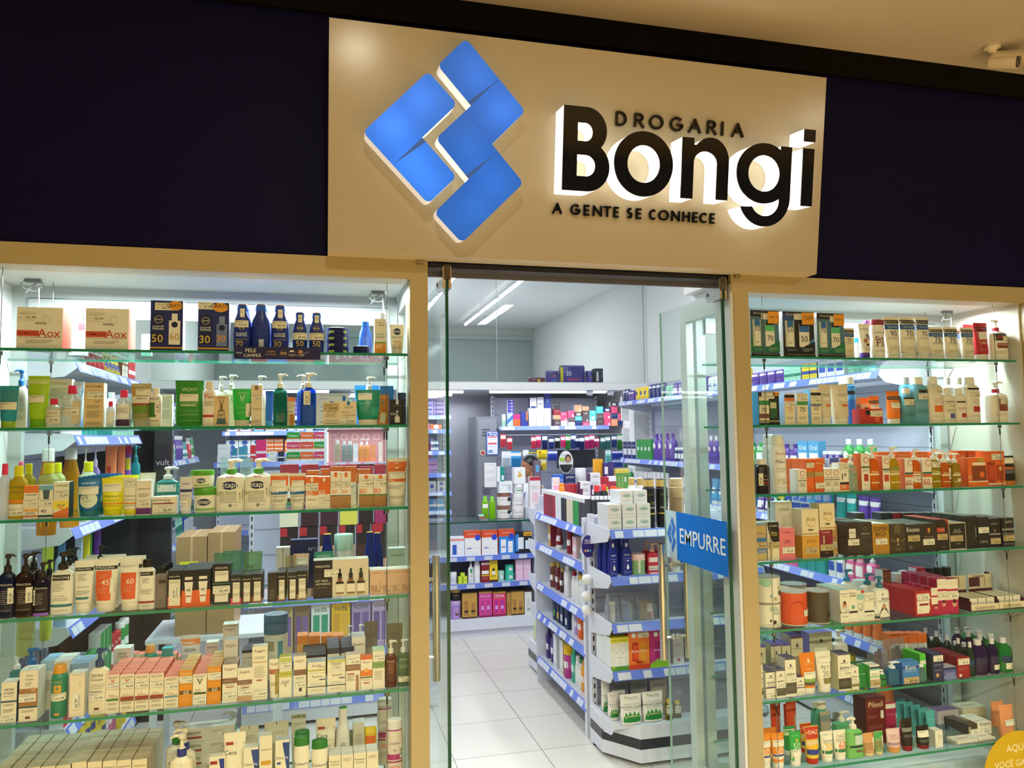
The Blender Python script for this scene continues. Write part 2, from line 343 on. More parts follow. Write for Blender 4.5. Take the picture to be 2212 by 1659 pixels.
def blue(h):                                                   # translucent blue acrylic lit from inside the box
    m = bpy.data.materials.new('acrylic_'+h); m.use_nodes = True; nt = m.node_tree; c = (*rgb(h), 1)
    tl = nt.nodes.new('ShaderNodeBsdfTranslucent'); tl.inputs[0].default_value = c; df = nt.nodes.new('ShaderNodeBsdfDiffuse'); df.inputs[0].default_value = c
    a = nt.nodes.new('ShaderNodeMixShader'); a.inputs[0].default_value = .3; gl = nt.nodes.new('ShaderNodeBsdfGlossy'); gl.inputs['Roughness'].default_value = .1
    g = nt.nodes.new('ShaderNodeMixShader'); g.inputs[0].default_value = .04
    nt.links.new(tl.outputs[0], a.inputs[1]); nt.links.new(df.outputs[0], a.inputs[2]); nt.links.new(a.outputs[0], g.inputs[1]); nt.links.new(gl.outputs[0], g.inputs[2]); nt.links.new(g.outputs[0], nt.nodes['Material Output'].inputs[0]); return m
def face(name, pts, z, m, parent):
    b = MB(); cu = bpy.data.curves.new('c', 'CURVE'); cu.dimensions = '2D'; cu.fill_mode = 'BOTH'; sp = cu.splines.new('POLY'); sp.points.add(len(pts)-1); sp.use_cyclic_u = True
    for i, (x, y) in enumerate(pts): sp.points[i].co = (x, y, 0, 1)
    o = bpy.data.objects.new('t', cu); me = bpy.data.meshes.new_from_object(o); seen = [tuple(p.vertices) for p in me.polygons if p.normal.z > 0] or [tuple(p.vertices) for p in me.polygons]
    b.add([(v.co.x, v.co.y, z) for v in me.vertices], seen, m); bpy.data.objects.remove(o); bpy.data.curves.remove(cu); return b.build(name, parent)
lp = rounded(LF, [.02, .02, .02, 0, .02, .02]); lg = shape('logo_piece', [lp], .004, .078, LOGOSIDE, LOGOSIDE, sign, True)
face('logo_face', lp, .0782, blue('3c78d8'), lg)
rp_ = rounded(RT, [.02, .02, 0, .02, .02, .02, 0, .02, 0, .02]); rg = shape('logo_piece', [rp_], .004, .078, LOGOSIDE, LOGOSIDE, sign, True)
face('logo_face', rp_, .0782, blue('366fca'), rg)
for x, y, e in ((.24, .42, .62), (.34, .52, .4), (.31, .31, .5), (.37, .24, .3), (.53, .61, .30), (.50, .66, .12), (.60, .50, .34), (.64, .52, .2), (.50, .39, .22), (.53, .33, .16), (.60, .26, .3), (.53, .17, .24), (.46, .12, .07)):
    l = light('logo_inner_lamp', 'AREA', (x, y, .012), e*.12, (.85, .93, 1), .07, .07, rot=(PI, 0, 0)); l.parent = sign
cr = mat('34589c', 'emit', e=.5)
b = MB()
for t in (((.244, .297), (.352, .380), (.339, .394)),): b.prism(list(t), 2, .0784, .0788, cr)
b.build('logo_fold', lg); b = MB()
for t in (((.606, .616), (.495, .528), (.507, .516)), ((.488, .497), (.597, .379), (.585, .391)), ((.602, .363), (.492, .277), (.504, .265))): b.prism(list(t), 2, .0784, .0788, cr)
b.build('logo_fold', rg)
# little clamp brackets below the sign
for x in (atY(908, 560, -.01).x, atY(1590, 588, -.01).x):
    tag(MB().box(-.012, .012, -.012, 0, 0, .02, mat('b9a98a', 'metal')).lathe([(.01, .001), (.012, .004)], dark, 8, 0, -.012).build('metal_bracket', None, (x, -.013, 2.285)), 'small metal bracket screwed to the beige rail under the %s end of the sign' % ('logo' if x < 1 else 'lettering'), 'bracket')
for n, (px, py) in enumerate(((72, 582), (816, 612), (2045, 655))):
    q = atY(px, py, .30); b = MB(); gw = mat('8c9294', 'plastic')
    b.tube([(.035*math.cos(t*.6), .012*math.sin(t), -.022+.02*math.sin(t*.6)) for t in range(-1, 10)], .0022, gw, 6).tube([(.028*math.cos(t*.5+1), .01, -.03+.02*math.cos(t*.7)) for t in range(9)], .002, gw, 6).box(-.025, .025, -.01, .012, -.012, 0, mat('50565a', 'plastic'))
    b.tube([(.02, 0, -.03), (.022, .002, -.09), (.018, .0, -.15)], .0018, mat('e8e8dc', 'plastic'), 6)
    tag(b.build('wire_bundle', None, (q.x, .30, 2.2395)), 'tangle of grey wire at the ceiling of the %s' % ('left window near its left cable', 'left window near its right cable', 'right window')[n], 'wire')
# ================================================================ DOORS
CH = mat('d8d4cb', 'metal', rough=.12)
def door(n, X, edge_x):
    r = struct(empty(n, (X, 0, 0)))
    b = MB(); b.box(-.005, .005, .015, .59, .02, 2.235, mat('f5faf7', 'pane', ior=1.42))
    b.build('glass_leaf', r)
    e = MB(); e.box(-.0055, .0055, .006, .0148, .02, 2.235, EDGED); e.box(-.005, .005, .590, .5925, .02, 2.235, mat('9fc4b5', 'edge')); e.build('glass_edge', r)
    p = MB(); p.prism([(.0, 2.285), (.0, 2.20), (.10, 2.20), (.125, 2.225), (.125, 2.285)], 0, -.016, -.0058, CH); p.prism([(.0, 2.285), (.0, 2.20), (.10, 2.20), (.125, 2.225), (.125, 2.285)], 0, .0058, .016, CH)
    p.box(-.012, .012, -.004, .03, 2.235, 2.29, mat('6b6456', 'metal'))
    for (yy, zz) in ((.03, 2.262), (.10, 2.232)): p.tube([(-.018, yy, zz), (.018, yy, zz)], .008, dark)
    p.build('patch_fitting', r); return r
dl = door('door_1', .459, 966); dl.rotation_euler = (0, 0, math.radians(3.5)); dr = door('door_2', 1.600, 1560)
def handle(r, y, z0, z1):
    h = MB(); 
    for sx in (-1, 1): h.tube([(sx*.062, y, z0), (sx*.062, y, z1)], .0165, CH, 14); 
    for zz in (z0+.10, z1-.10):
        h.tube([(-.062, y, zz), (.062, y, zz)], .0075, CH); h.tube([(-.014, y, zz), (-.006, y, zz)], .014, CH, 12); h.tube([(.006, y, zz), (.014, y, zz)], .014, CH, 12)
    h.build('door_handle', r)
handle(dr, .515, .62, 1.145); handle(dl, .515, .62, 1.145)
# push sticker on the right door: pale square with the logo, blue field with the word
def sty(px, py): p = atX(px, py, 1.594); return p.y, p.z
st = MB(); blu = mat('2c7fe0', 'clear', body=.8); pal = mat('cfe6ee', 'clear', body=.75); wt = mat('e6eef2', 'card')
st.prism([(.575, 1.295), (.575, 1.075), (.468, 1.075), (.468, 1.295)], 0, -.0062, -.0058, pal)
st.prism([(.468, 1.295), (.468, 1.075), (.02, 1.075), (.02, 1.295)], 0, -.0062, -.0058, blu)
def stp(a, z): return (-.0068, a, z)
st.text('EMPURRE', lambda x, z: (-.0068, .235-x, 1.19+z), .40, wt, hmax=.085)
lb = mat('2a72c8', 'card'); cy, cz, k = .520, 1.185, .0
def lg2(pts): 
    st.prism([(cy-(a-.42)*.165, cz+(c-.39)*.24) for a, c in pts], 0, -.0068, -.0064, lb)
lg2([(.142, .396), (.356, .613), (.40, .565), (.244, .396), (.40,.23), (.363, .174)]); lg2([(.244, .396), (.40, .565), (.455, .517), (.339, .394), (.457, .271), (.40, .23)])
lg2([(.485, .738), (.392, .64), (.507, .516), (.606, .616)]); lg2([(.606, .616), (.507, .516), (.39, .394), (.50, .30), (.585, .391), (.701, .515)])
lg2([(.504, .29), (.602, .363), (.699, .265), (.484, .046), (.388, .141), (.504, .265)])
st.build('push_sticker', dr)
# ================================================================ security camera (outside)
p = atY(2168, 150, -.25)
cam2 = empty('security_camera', (p.x, -.20, 3.31)); tag(cam2, 'white bullet security camera with hood fixed under the mall ceiling', 'camera')
cw = mat('e9dcc0', 'plastic')
MB().lathe([(0, .0), (0, .032), (-.012, .034), (-.018, .02), (-.03, .012), (-.03, 0)], cw, 18).tube([(0, 0, -.02), (.02, -.01, -.04), (.04, -.02, -.05)], .009, cw).build('mount', cam2)
d = Vector((.5, -.8, -.28)).normalized(); a = Vector((.05, -.02, -.07)); 
MB().tube([a-d*.065, a-d*.06, a-d*.03, a+d*.045], [.02, .031, .035, .037], cw, 18).build('camera_body', cam2)
MB().tube([a+d*.046, a+d*.05], [.030, .027], mat('3a3126', 'gloss'), 18).tube([a+d*.050, a+d*.052], .012, mat('0c0a08', 'gloss'), 12).build('lens', cam2)
hd = MB(); ringp = []
for q in (a-d*.05, a+d*.075):
    s1 = d.cross(Vector((0, 0, 1))).normalized(); s2 = s1.cross(d)
    ringp.append([tuple(q+(s1*math.cos(t)+s2*math.sin(t))*.042) for t in [PI*(.02+.96*i/12) for i in range(13)]])
for i in range(12): hd.add([ringp[0][i], ringp[0][i+1], ringp[1][i+1], ringp[1][i]], [(0, 1, 2, 3)], cw, True)
hd.build('sun_hood', cam2)
# ================================================================ PRODUCT BUILDERS
INK = '4a4238'; TAGC = 'f0ead8'
def colm(c, kind='plastic'):
    if len(c) == 6:                                        # cream print is nearly white board; the mall light adds the warmth
        r_, g_, b_ = (int(c[i:i+2], 16) for i in (0, 2, 4))
        if r_ > 0xd8 and g_ > 0xc8 and b_ > 0x80: c = '%02x%02x%02x' % (r_, g_+(r_-g_)*2//5, b_+max(0, g_-b_)*3//5)
    if c.startswith('~'): return mat(c[1:], 'clear')
    if c.startswith('*'): return mat(c[1:], 'metal', rough=.3)
    if c.startswith('^'): return mat(c[1:], 'film', body=.25)
    return mat(c, kind)
class Surf:                                                # front surface of a body: place graphics on it
    def __init__(s, w, h, d, prof=None, e=2.0): s.w, s.h, s.d, s.p, s.e = w, h, d, prof, e
    def y(s, x, z):
        if not s.p: return -s.d/2
        p = s.p; z = max(p[0][0], min(p[-1][0], z))
        for a, b in zip(p, p[1:]):
            if z <= b[0]: break
        t = 0 if b[0] == a[0] else (z-a[0])/(b[0]-a[0])
        hw = a[1]+(b[1]-a[1])*t; hd = a[2]+(b[2]-a[2])*t
        q = min(.985, abs(x)/max(hw, 1e-4))
        return -hd*(1-q**s.e)**(1/s.e)
    def hw(s, z):
        if not s.p: return s.w/2
        for a, b in zip(s.p, s.p[1:]):
            if z <= b[0]: break
        t = 0 if b[0] == a[0] else (z-a[0])/(b[0]-a[0]); return (a[1]+(b[1]-a[1])*t)
def patch(b, S, x0, x1, z0, z1, m, lv, kind=None):
    eps = .0004+.0003*lv; curved = S.p is not None
    nx = 8 if curved else 1; nz = max(1, min(8, int((z1-z0)/.012))) if curved else 1
    vs = []; fs = []
    for j in range(nz+1):
        z = z0+(z1-z0)*j/nz; hw = S.hw(z)*.97 if curved else S.w/2
        for i in range(nx+1):
            x = max(-hw, min(hw, x0+(x1-x0)*i/nx)); vs.append((x, S.y(x, z)-eps, z))
    for j in range(nz):
        for i in range(nx): a = j*(nx+1)+i; fs.append((a, a+1, a+nx+2, a+nx+1))
    b.add(vs, fs, m, curved)
def gfx(b, S, spec):
    """graphics printed on the front: b band, p patch, o oval, t text, l lines of small print, f wedge"""
    W2, Hh = S.w/2, S.h
    for lv, it in enumerate(spec.split(';')):
        it = it.strip()
        if not it: continue
        a = it.split()
        k = a[0]
        if k == 'b': patch(b, S, -W2, W2, float(a[1])*Hh, float(a[2])*Hh, colm(a[3], 'card'), lv)
        elif k == 'p': patch(b, S, float(a[1])*W2, float(a[2])*W2, float(a[3])*Hh, float(a[4])*Hh, colm(a[5], 'card'), lv)
        elif k == 'l':
            z, n = float(a[1]), int(a[2]); x0 = float(a[4]) if len(a) > 4 else -.7; x1 = float(a[5]) if len(a) > 5 else .7
            m = mat(a[3] if len(a) > 3 else INK, 'card'); st = .028*max(1, .12/Hh*1.2)
            for i in range(n):
                zz = (z-i*st)*Hh
                if zz < .03*Hh: break
                q = x1-(.25 if i % 3 == 2 else .08*(i % 2)); t = .0009
                patch(b, S, x0*W2, q*W2, zz, zz+t, m, lv)
        elif k == 'o':
            cx, cz, r = float(a[1])*W2, float(a[2])*Hh, float(a[3])*W2; ry = min(float(a[5])*W2 if len(a) > 5 else r, cz*.96, (Hh-cz)*.98+.0001); r = min(r, ry*1.9); n = 20
            eps = .0004+.0003*lv
            rg = [(cx, cz)]; nr = 4 if S.p is not None else 1; fs = []
            for q in range(1, nr+1): rg += [(cx+r*q/nr*math.cos(2*PI*i/n), cz+ry*q/nr*math.sin(2*PI*i/n)) for i in range(n)]
            for i in range(n):
                fs.append((0, 1+i, 1+(i+1) % n))
                for q in range(nr-1): a0 = 1+q*n; fs.append((a0+i, a0+n+i, a0+n+(i+1) % n, a0+(i+1) % n))
            b.add([(x, S.y(x, z)-eps, z) for x, z in rg], fs, colm(a[4], 'card'))
        elif k == 'f':
            pts = [float(v) for v in a[1:-1]]; eps = .0004+.0003*lv
            P = [(pts[i]*W2, pts[i+1]*Hh) for i in range(0, len(pts), 2)]
            b.add([(x, S.y(x, z)-eps, z) for x, z in P], [tuple(range(len(P)))], colm(a[-1], 'card'))
        elif k in ('t', 'r') and len(a) >= 6:
            cx, cz, w = float(a[2])*W2, float(a[3])*Hh, float(a[4])*2*W2; m = mat(a[5], 'card'); eps = .0004+.0003*lv
            b.text(a[1].replace('_', ' '), lambda x, z: (cx+x, S.y(cx+x, cz+z)-eps, cz+z), w, m, rot=PI/2 if k == 'r' else 0, hmax=.4*Hh)
def sticker(S, parent, spec, lv=9):
    """price sticker: cx cz w price [r] [dark]"""
    a = spec.split(); cx, cz, w = float(a[0])*S.w/2, float(a[1])*S.h, float(a[2])*S.w; h = min(w*.5, S.h*.4, .026); w = min(w, h*2.3) if len(a) < 5 else w
    c = 'c9b183' if 'dark' in a else TAGC
    b = MB(); m = mat(c, 'card'); ink = mat('2e2a24', 'card'); eps = .0004+.0003*lv
    if 'r' in a:
        h2 = min(S.h*.36, .05); w2 = min(w, .024)
        patch(b, S, cx-w2/2, cx+w2/2, cz-h2/2, cz+h2/2, m, lv)
        b.text(a[3], lambda x, z: (cx+x, S.y(cx+x, cz+z)-eps-.0004, cz-h2*.12+z), h2*.55, ink, rot=PI/2)
        patch(b, S, cx+w2*.30, cx+w2*.36, cz-h2*.4, cz+h2*.4, ink, lv+1)
    else:
        patch(b, S, cx-w/2, cx+w/2, cz-h/2, cz+h/2, m, lv)
        b.text(a[3], lambda x, z: (cx+w*.12+x, S.y(cx+w*.12+x, cz+z)-eps-.0004, cz-h*.2+z), w*.52, ink)
        b.text('R$', lambda x, z: (cx-w*.36+x, S.y(cx-w*.36+x, cz+z)-eps-.0004, cz-h*.2+z), w*.09, ink)
        for q in (.33, .2): patch(b, S, cx-w*.42, cx+w*(.42 if q > .3 else .1), cz+h*q, cz+h*q+.0008, ink, lv+1)
    b.build('price_sticker', parent)
def sup(hw, hd, z, e, n=24):
    out = []
    for i in range(n):
        t = 2*PI*i/n; c, s_ = math.cos(t), math.sin(t)
        out.append((hw*math.copysign(abs(c)**(2/e), c), hd*math.copysign(abs(s_)**(2/e), s_), z))
    return out
def pumphead(parent, z, r, H, col, dirx=1, col2=None):
    b = MB(); m = colm(col); mc_ = colm(col2 or col)
    b.lathe([(z, r), (z+H*.30, r), (z+H*.34, r*.8), (z+H*.42, r*.45), (z+H*.78, r*.36)], [mc_, mc_, m, m], 16)
    b.lathe([(z+H*.74, r*.55), (z+H*.80, r*.8), (z+H*.92, r*.85), (z+H, r*.5)], m, 16)
    b.tube([(0, 0, z+H*.9), (dirx*r*1.4, -r*.3, z+H*.93), (dirx*r*2.3, -r*.5, z+H*.84)], [r*.42, r*.34, r*.2], m, 8)
    b.build('pump', parent)
_P = {}
def _proto(K, w, h, d, g, tg, dirx):
    """K = 'kind:body:second[:third]'"""
    a = K.split(':'); kind = a[0]; c1 = a[1]; c2 = a[2] if len(a) > 2 else c1; c3 = a[3] if len(a) > 3 else c2
    b = MB(); names = dict(box='carton', tube='squeeze_tube', pump='pump_bottle', flip='bottle', lot='lotion_bottle', mic='clear_bottle', jar='jar', tin='round_tin', can='tin_can', spray='spray_can', pouch='refill_pouch', drop='dropper_bottle', wave='shampoo_bottle', kit='gift_box', bag='clear_gift_bag', roll='bottle', flask='mouthwash_bottle', pack='soft_pack')
    nm = names[kind]; m1 = colm(c1, 'card' if kind in ('box', 'kit') else 'plastic'); m2 = colm(c2, 'card' if kind in ('box', 'kit') else 'plastic')
    kids = []
    if kind in ('box', 'kit'):
        S = Surf(w, h, d); b.box(-w/2, w/2, -d/2, d/2, 0, h, m1, top=colm(c3, 'card'), side=m2)
        b.box(-w*.30, w*.30, -d*.02, d*.02, h, h+.0004, mat(INK, 'card')) if w > .05 else None
    elif kind == 'tube':
        ch = h*.16; cw = w*.40
        prof = [(ch, cw, cw*.80), (ch+h*.10, w*.43, w*.33), (h*.5, w*.46, w*.22), (h*.85, w*.49, w*.09), (h*.93, w*.5, .0022), (h, w*.5, .0018)]
        S = Surf(w, h, d, prof, 2); b.rings([sup(x, y, z, 2) for z, x, y in prof], m1)
        kids.append(('cap', lambda p: MB().rings([sup(cw*k, cw*.80*k, z, 2) for z, k in ((0, .93), (.002, .97), (ch-.002, .97), (ch, .9))], m2).build('cap', p)))
    elif kind in ('flip', 'mic', 'lot', 'roll', 'wave', 'flask', 'drop'):
        sh, neck, cr, e, dd = dict(flip=(.76, .84, .27, 3, .6), mic=(.66, .80, .22, 2.2, .8), lot=(.60, .85, .25, 2.2, .55), roll=(.80, .84, .40, 2, 1), wave=(.62, .86, .42, 2, .5), flask=(.64, .84, .20, 2.2, .8), drop=(.52, .62, .20, 2, 1))[kind]
        D = d*.5 if kind not in ('roll', 'drop') else w/2
        if kind == 'lot': prof = [(0, .43, .9), (.01, .46, 1), (.3, .5, 1), (.5, .485, 1), (.66, .44, .9), (.77, .33, .7), (neck, .27, .62)]
        elif kind == 'wave': prof = [(0, .40, .9), (.01, .43, 1), (.2, .5, 1), (.5, .44, .9), (.7, .5, 1), (.80, .47, .95), (neck, .43, .9)]
        else: prof = [(0, .46, .93), (.01, .5, 1), (sh, .5, 1), (sh+(neck-sh)*.45, .44, .88), (sh+(neck-sh)*.8, cr+.06, (cr+.06)/.5*.9), (neck, cr, cr/.5*.95)]
        prof = [(z*h, x*w, y*D) for z, x, y in prof]
        S = Surf(w, h, d, prof, e); b.rings([sup(x, y, z, e) for z, x, y in prof], m1)
        tx, ty = prof[-1][1], prof[-1][2]
        if kind == 'drop':
            kids.append(('cap', lambda p: MB().lathe([(neck*h, cr*w*1.1), (h*.76, cr*w*1.1), (h*.77, cr*w*.5), (h*.93, cr*w*.5), (h, cr*w*.2)], m2, 14).build('dropper', p)))
        else:
            kids.append(('cap', lambda p: MB().rings([sup(tx*k, ty*k, z, 2.2) for z, k in ((neck*h, 1.06), (neck*h+.001, 1.1), (h*.985, 1.06), (h, .94))], [m2, m2, colm(c3)]).build('cap', p)))
    elif kind == 'pump':
        bh = h*.72; e = 3; prof = [(0, .47, .94), (.008, .5, 1), (.60*h/h*.93, .5, 1), (.66, .47, .95), (.70, .30, .6), (.72, .22, .44)]
        prof = [(z*h, x*w, y*d*.5) for z, x, y in prof]; S = Surf(w, h, d, prof, e); b.rings([sup(x, y, z, e) for z, x, y in prof], m1)
        kids.append(('pump', lambda p: pumphead(p, bh, min(w*.23, .0155), h-bh, c2, dirx, c3)))
    elif kind == 'jar':
        lh = h*.30; S = Surf(w, h, d, [(0, w*.44, w*.44), (.003, w*.47, w*.47), (h-lh, w*.49, w*.49)], 2)
        b.lathe([(0, w*.44), (.003, w*.47), (h-lh, w*.49)], m1, 28)
        kids.append(('lid', lambda p: MB().lathe([(h-lh, w*.49), (h-lh, w*.5), (h-.003, w*.5), (h, w*.48)], m2, 28).build('lid', p)))
    elif kind == 'tin':
        S = Surf(w, h, d, [(0, w*.49, w*.49), (h*.65, w*.49, w*.49)], 2); b.lathe([(0, w*.47), (.002, w*.49), (h*.62, w*.49)], m1, 30)
        kids.append(('lid', lambda p: MB().lathe([(h*.62, w*.5), (h-.001, w*.5), (h, w*.48)], m2, 30).build('lid', p)))
    elif kind == 'can':
        S = Surf(w, h, d, [(0, w*.49, w*.49), (h, w*.49, w*.49)], 2); b.lathe([(0, w*.49), (h*.98, w*.49)], m1, 30)
        kids.append(('rim', lambda p: MB().lathe([(h*.975, w*.495), (h*.98, w*.5), (h, w*.5), (h, w*.47), (h*.985, w*.465), (h*.985, 0)], m2, 30).build('rim', p)))
        kids.append(('rim', lambda p: MB().lathe([(0, w*.495), (.002, w*.5), (.005, w*.5), (.006, w*.49)], m2, 30).build('rim', p)))
    elif kind == 'spray':
        S = Surf(w, h, d, [(0, w*.48, w*.48), (h*.78, w*.5, w*.5)], 2); b.lathe([(0, w*.46), (.003, w*.5), (h*.76, w*.5), (h*.81, w*.44), (h*.83, w*.36)], m1, 24)
        kids.append(('cap', lambda p: MB().lathe([(h*.825, w*.40), (h*.83, w*.42), (h*.96, w*.38), (h*.99, w*.32), (h, w*.1)], m2, 20).build('cap', p)))
    elif kind in ('pouch', 'pack'):
        prof = [(0, .42, .32), (.02, .46, .36), (.25, .49, .34), (.6, .47, .2), (.9, .49, .05), (1, .5, .01)]
        if kind == 'pack': prof = [(0, .46, .2), (.1, .5, .42), (.5, .5, .48), (.9, .5, .4), (1, .47, .05)]
        prof = [(z*h, x*w, y*d) for z, x, y in prof]; S = Surf(w, h, d, prof, 2.6); b.rings([sup(x, y, z, 2.6) for z, x, y in prof], m1)
    elif kind == 'bag':
        S = Surf(w, h, d); b.rings([sup(w*k, d*q, z*h, 5) for z, k, q in ((0, .47, .48), (.02, .5, .5), (.55, .5, .42), (.9, .49, .12), (1, .5, .02))], mat('e9eef0', 'film', body=.12))
        kids.append(('card', lambda p: MB().box(-w*.30, w*.15, -d*.2, -d*.18, .004, h*.72, colm(c1, 'card')).build('card', p)))
        kids.append(('flask', lambda p: MB().lathe([(.004, w*.10), (h*.45, w*.10), (h*.5, w*.05), (h*.62, w*.05)], colm(c2), 14, w*.28, 0).build('flask', p)))
    if kind != 'bag' and g: gfx(b, S, g)
    root = b.build(nm)
    for _, f in kids: f(root)
    if kind == 'bag' and g:
        b2 = MB(); S2 = Surf(w*.8, h, d*.4); gfx(b2, S2, g); b2.build('print', root)
    if kind == 'kit' and g and 'W' in (a[4] if len(a) > 4 else ''):
        pass
    if tg: sticker(S, root, tg)
    root['_s'] = 1
    return root
def dup(o, parent=None):
    c = o.copy(); COL.objects.link(c); c.parent = parent
    if parent is None:
        for k in ('label', 'category', 'group'):
            if k in c: del c[k]
    for ch in o.children: dup(ch, c)
    return c
CARTN = ['skincare_carton']
def product(K, w, h, d, x, y, z, label, g='', tg='', rz=0, group=None, cat=None, dirx=1):
    nm_hint = CARTN[0]
    key = (K, round(w, 3), round(h, 3), round(d, 3), g, tg, dirx); w, h, d = key[1:4]
    if key in _P: o = dup(_P[key])
    else: o = _proto(K, w, h, d, g, tg, dirx); _P[key] = o
    o.location = (x, y, z); o.rotation_euler = (0, 0, rz)
    cats = dict(box='box', tube='tube', pump='pump bottle', flip='bottle', lot='lotion bottle', mic='bottle', jar='jar', tin='tin', can='tin', spray='spray can', pouch='pouch', drop='bottle', wave='bottle', kit='gift box', bag='gift bag', roll='bottle', flask='bottle', pack='packet')
    if nm_hint and o.name.startswith('carton'): o.name = nm_hint
    tag(o, label, cat or cats[K.split(':')[0]], group); o['_rank'] = 1
    return o
ORD = ['first', 'second', 'third', 'fourth', 'fifth', 'sixth', 'seventh', 'eighth', 'ninth', 'tenth', 'eleventh', 'twelfth', 'thirteenth', 'fourteenth', 'fifteenth', 'sixteenth', 'seventeenth', 'eighteenth', 'nineteenth', 'twentieth']
TENS = ['', '', 'twenty', 'thirty', 'forty', 'fifty', 'sixty', 'seventy', 'eighty', 'ninety']
def ordn(i):
    if i < 20: return ORD[i]
    t, u = divmod(i+1, 10); return ('hundred and ' if t >= 10 else '')+((TENS[t % 10][:-1]+'ieth' if TENS[t % 10] else 'tenth') if u == 0 else (TENS[t % 10]+'-' if TENS[t % 10] else '')+ORD[u-1])
# ---- shelves of the two display windows
SH = {'L': [1.960, 1.698, 1.400, 1.084, .754, .40], 'R': [1.972, 1.684, 1.397, 1.123, .846, .567, .285]}
SPAN = {'L': (-1.115, .316), 'R': (1.712, 3.115)}
glas = mat('f3faf7', 'pane', ior=1.4)
CAB = mat('8f8f8a', 'metal', rough=.35); blkr = mat('1d1b1a', 'plastic')
for s_ in 'LR':
    x0, x1 = SPAN[s_]; side = 'left' if s_ == 'L' else 'right'
    for i, z in enumerate(SH[s_]):
        b = MB(); b.box(x0, x1, .0415, .40, z-.0085, z-.0005, glas)
        r = b.build('glass_shelf'); MB().box(x0, x1, .040, .0414, z-.0095, z, EDGE).box(x0, x1, .4001, .4012, z-.009, z, EDGE).build('shelf_edge', r)
        tag(r, 'clear green-edged glass shelf, %s from the top in the %s display window' % (ordn(i), side), 'shelf')
    for (cx, cy, w_) in ((x0+.10, .055, 'front left'), (x0+.16, .35, 'rear left'), (x1-.075 if s_ == 'L' else x1-.10, .055, 'front right'), (x1-.06 if s_ == 'L' else x1-.20, .35, 'rear right')):
        r = MB().tube([(cx, cy, .12), (cx, cy, 2.24)], .0013, CAB, 6).build('suspension_cable')
        for z in SH[s_]:
            MB().lathe([(z-.024, .004), (z-.023, .008), (z-.0105, .008), (z-.010, .004)], CAB, 12, cx, cy).lathe([(z-.055, .0032), (z-.025, .0032)], blkr, 8, cx, cy).build('cable_clamp', r)
        tag(r, 'thin steel cable holding the glass shelves, %s in the %s display window' % (w_, side), 'cable')
from collections import defaultdict
OCC = defaultdict(list)
def P(s_, i, x0, x1, top, K, d='', g='', tg='', row=0, n=1, dep=None, base=None, dirx=1, ystep=None, yf=None):
    """one product of a display window: picture columns x0-x1 and its top row give its real width, place and height"""
    Z = base if base is not None else SH[s_][i]; y0 = yf if yf is not None else (.062, .165, .265)[row]
    X0, X1 = xcol(x0, y0, Z+.02), xcol(x1, y0, Z+.02); w = X1-X0; xm = (x0+x1)/2
    h = atY(xm, top, y0).z-Z
    kind = K.split(':')[0]
    if dep is None: dep = {'box': min(w*.9, .07), 'kit': .055, 'tube': w*.7, 'pouch': .05, 'bag': .07, 'pack': .05}.get(kind, w*.62 if kind in ('lot', 'wave', 'pump', 'flip') else w*.8)
    if kind in ('jar', 'tin', 'can', 'spray', 'roll', 'drop'): dep = w
    h = max(h, .012)
    ph = '%s window\'s %s shelf' % ('left' if s_ == 'L' else 'right', ORD[i])
    CARTN[0] = {'L': ['skincare_carton', 'lotion_carton', 'cosmetic_carton', 'serum_carton', 'sunscreen_carton', 'cream_carton'], 'R': ['sunscreen_carton', 'facial_carton', 'thermal_care_carton', 'perfume_box', 'baby_care_carton', 'dermatology_carton', 'soap_box']}[s_][i]
    out = None
    if kind == 'tube' and n > 1: ystep = max(ystep or 0, w*.68)
    for k in range(n):
        yy = y0+dep/2+k*((ystep or dep)+.003)
        if yy+dep/2 > .405: break
        yq = yy; ok = False
        for _ in range(8):                                     # slide back behind whatever already stands there
            hit = [q for q in OCC[s_, i] if q[0] < X1-.2*w and q[1] > X0+.2*w and q[2] < yq+dep/2-.0005 and q[3] > yq-dep/2+.0005 and q[4] < Z+h-.001 and q[5] > Z+.001]
            if not hit: ok = True; break
            yq = max(q[3] for q in hit)+dep/2+.001
        if ok and yq+dep/2 <= .408: yy = yq
        elif k > 0: continue
        OCC[s_, i].append((X0, X1, yy-dep/2, yy+dep/2, Z, Z+h))
        lab = d if k == 0 else d+', %s row back' % ORD[k]
        gr = None
        o = product(K, w, h, dep, (X0+X1)/2, yy, Z+.0004, lab+' on '+ph, g, tg if k == 0 else '', dirx=dirx, group=gr)
        o['_gd'] = d+' on '+ph
        if k == 0: out = (o, Z+h)
    return out
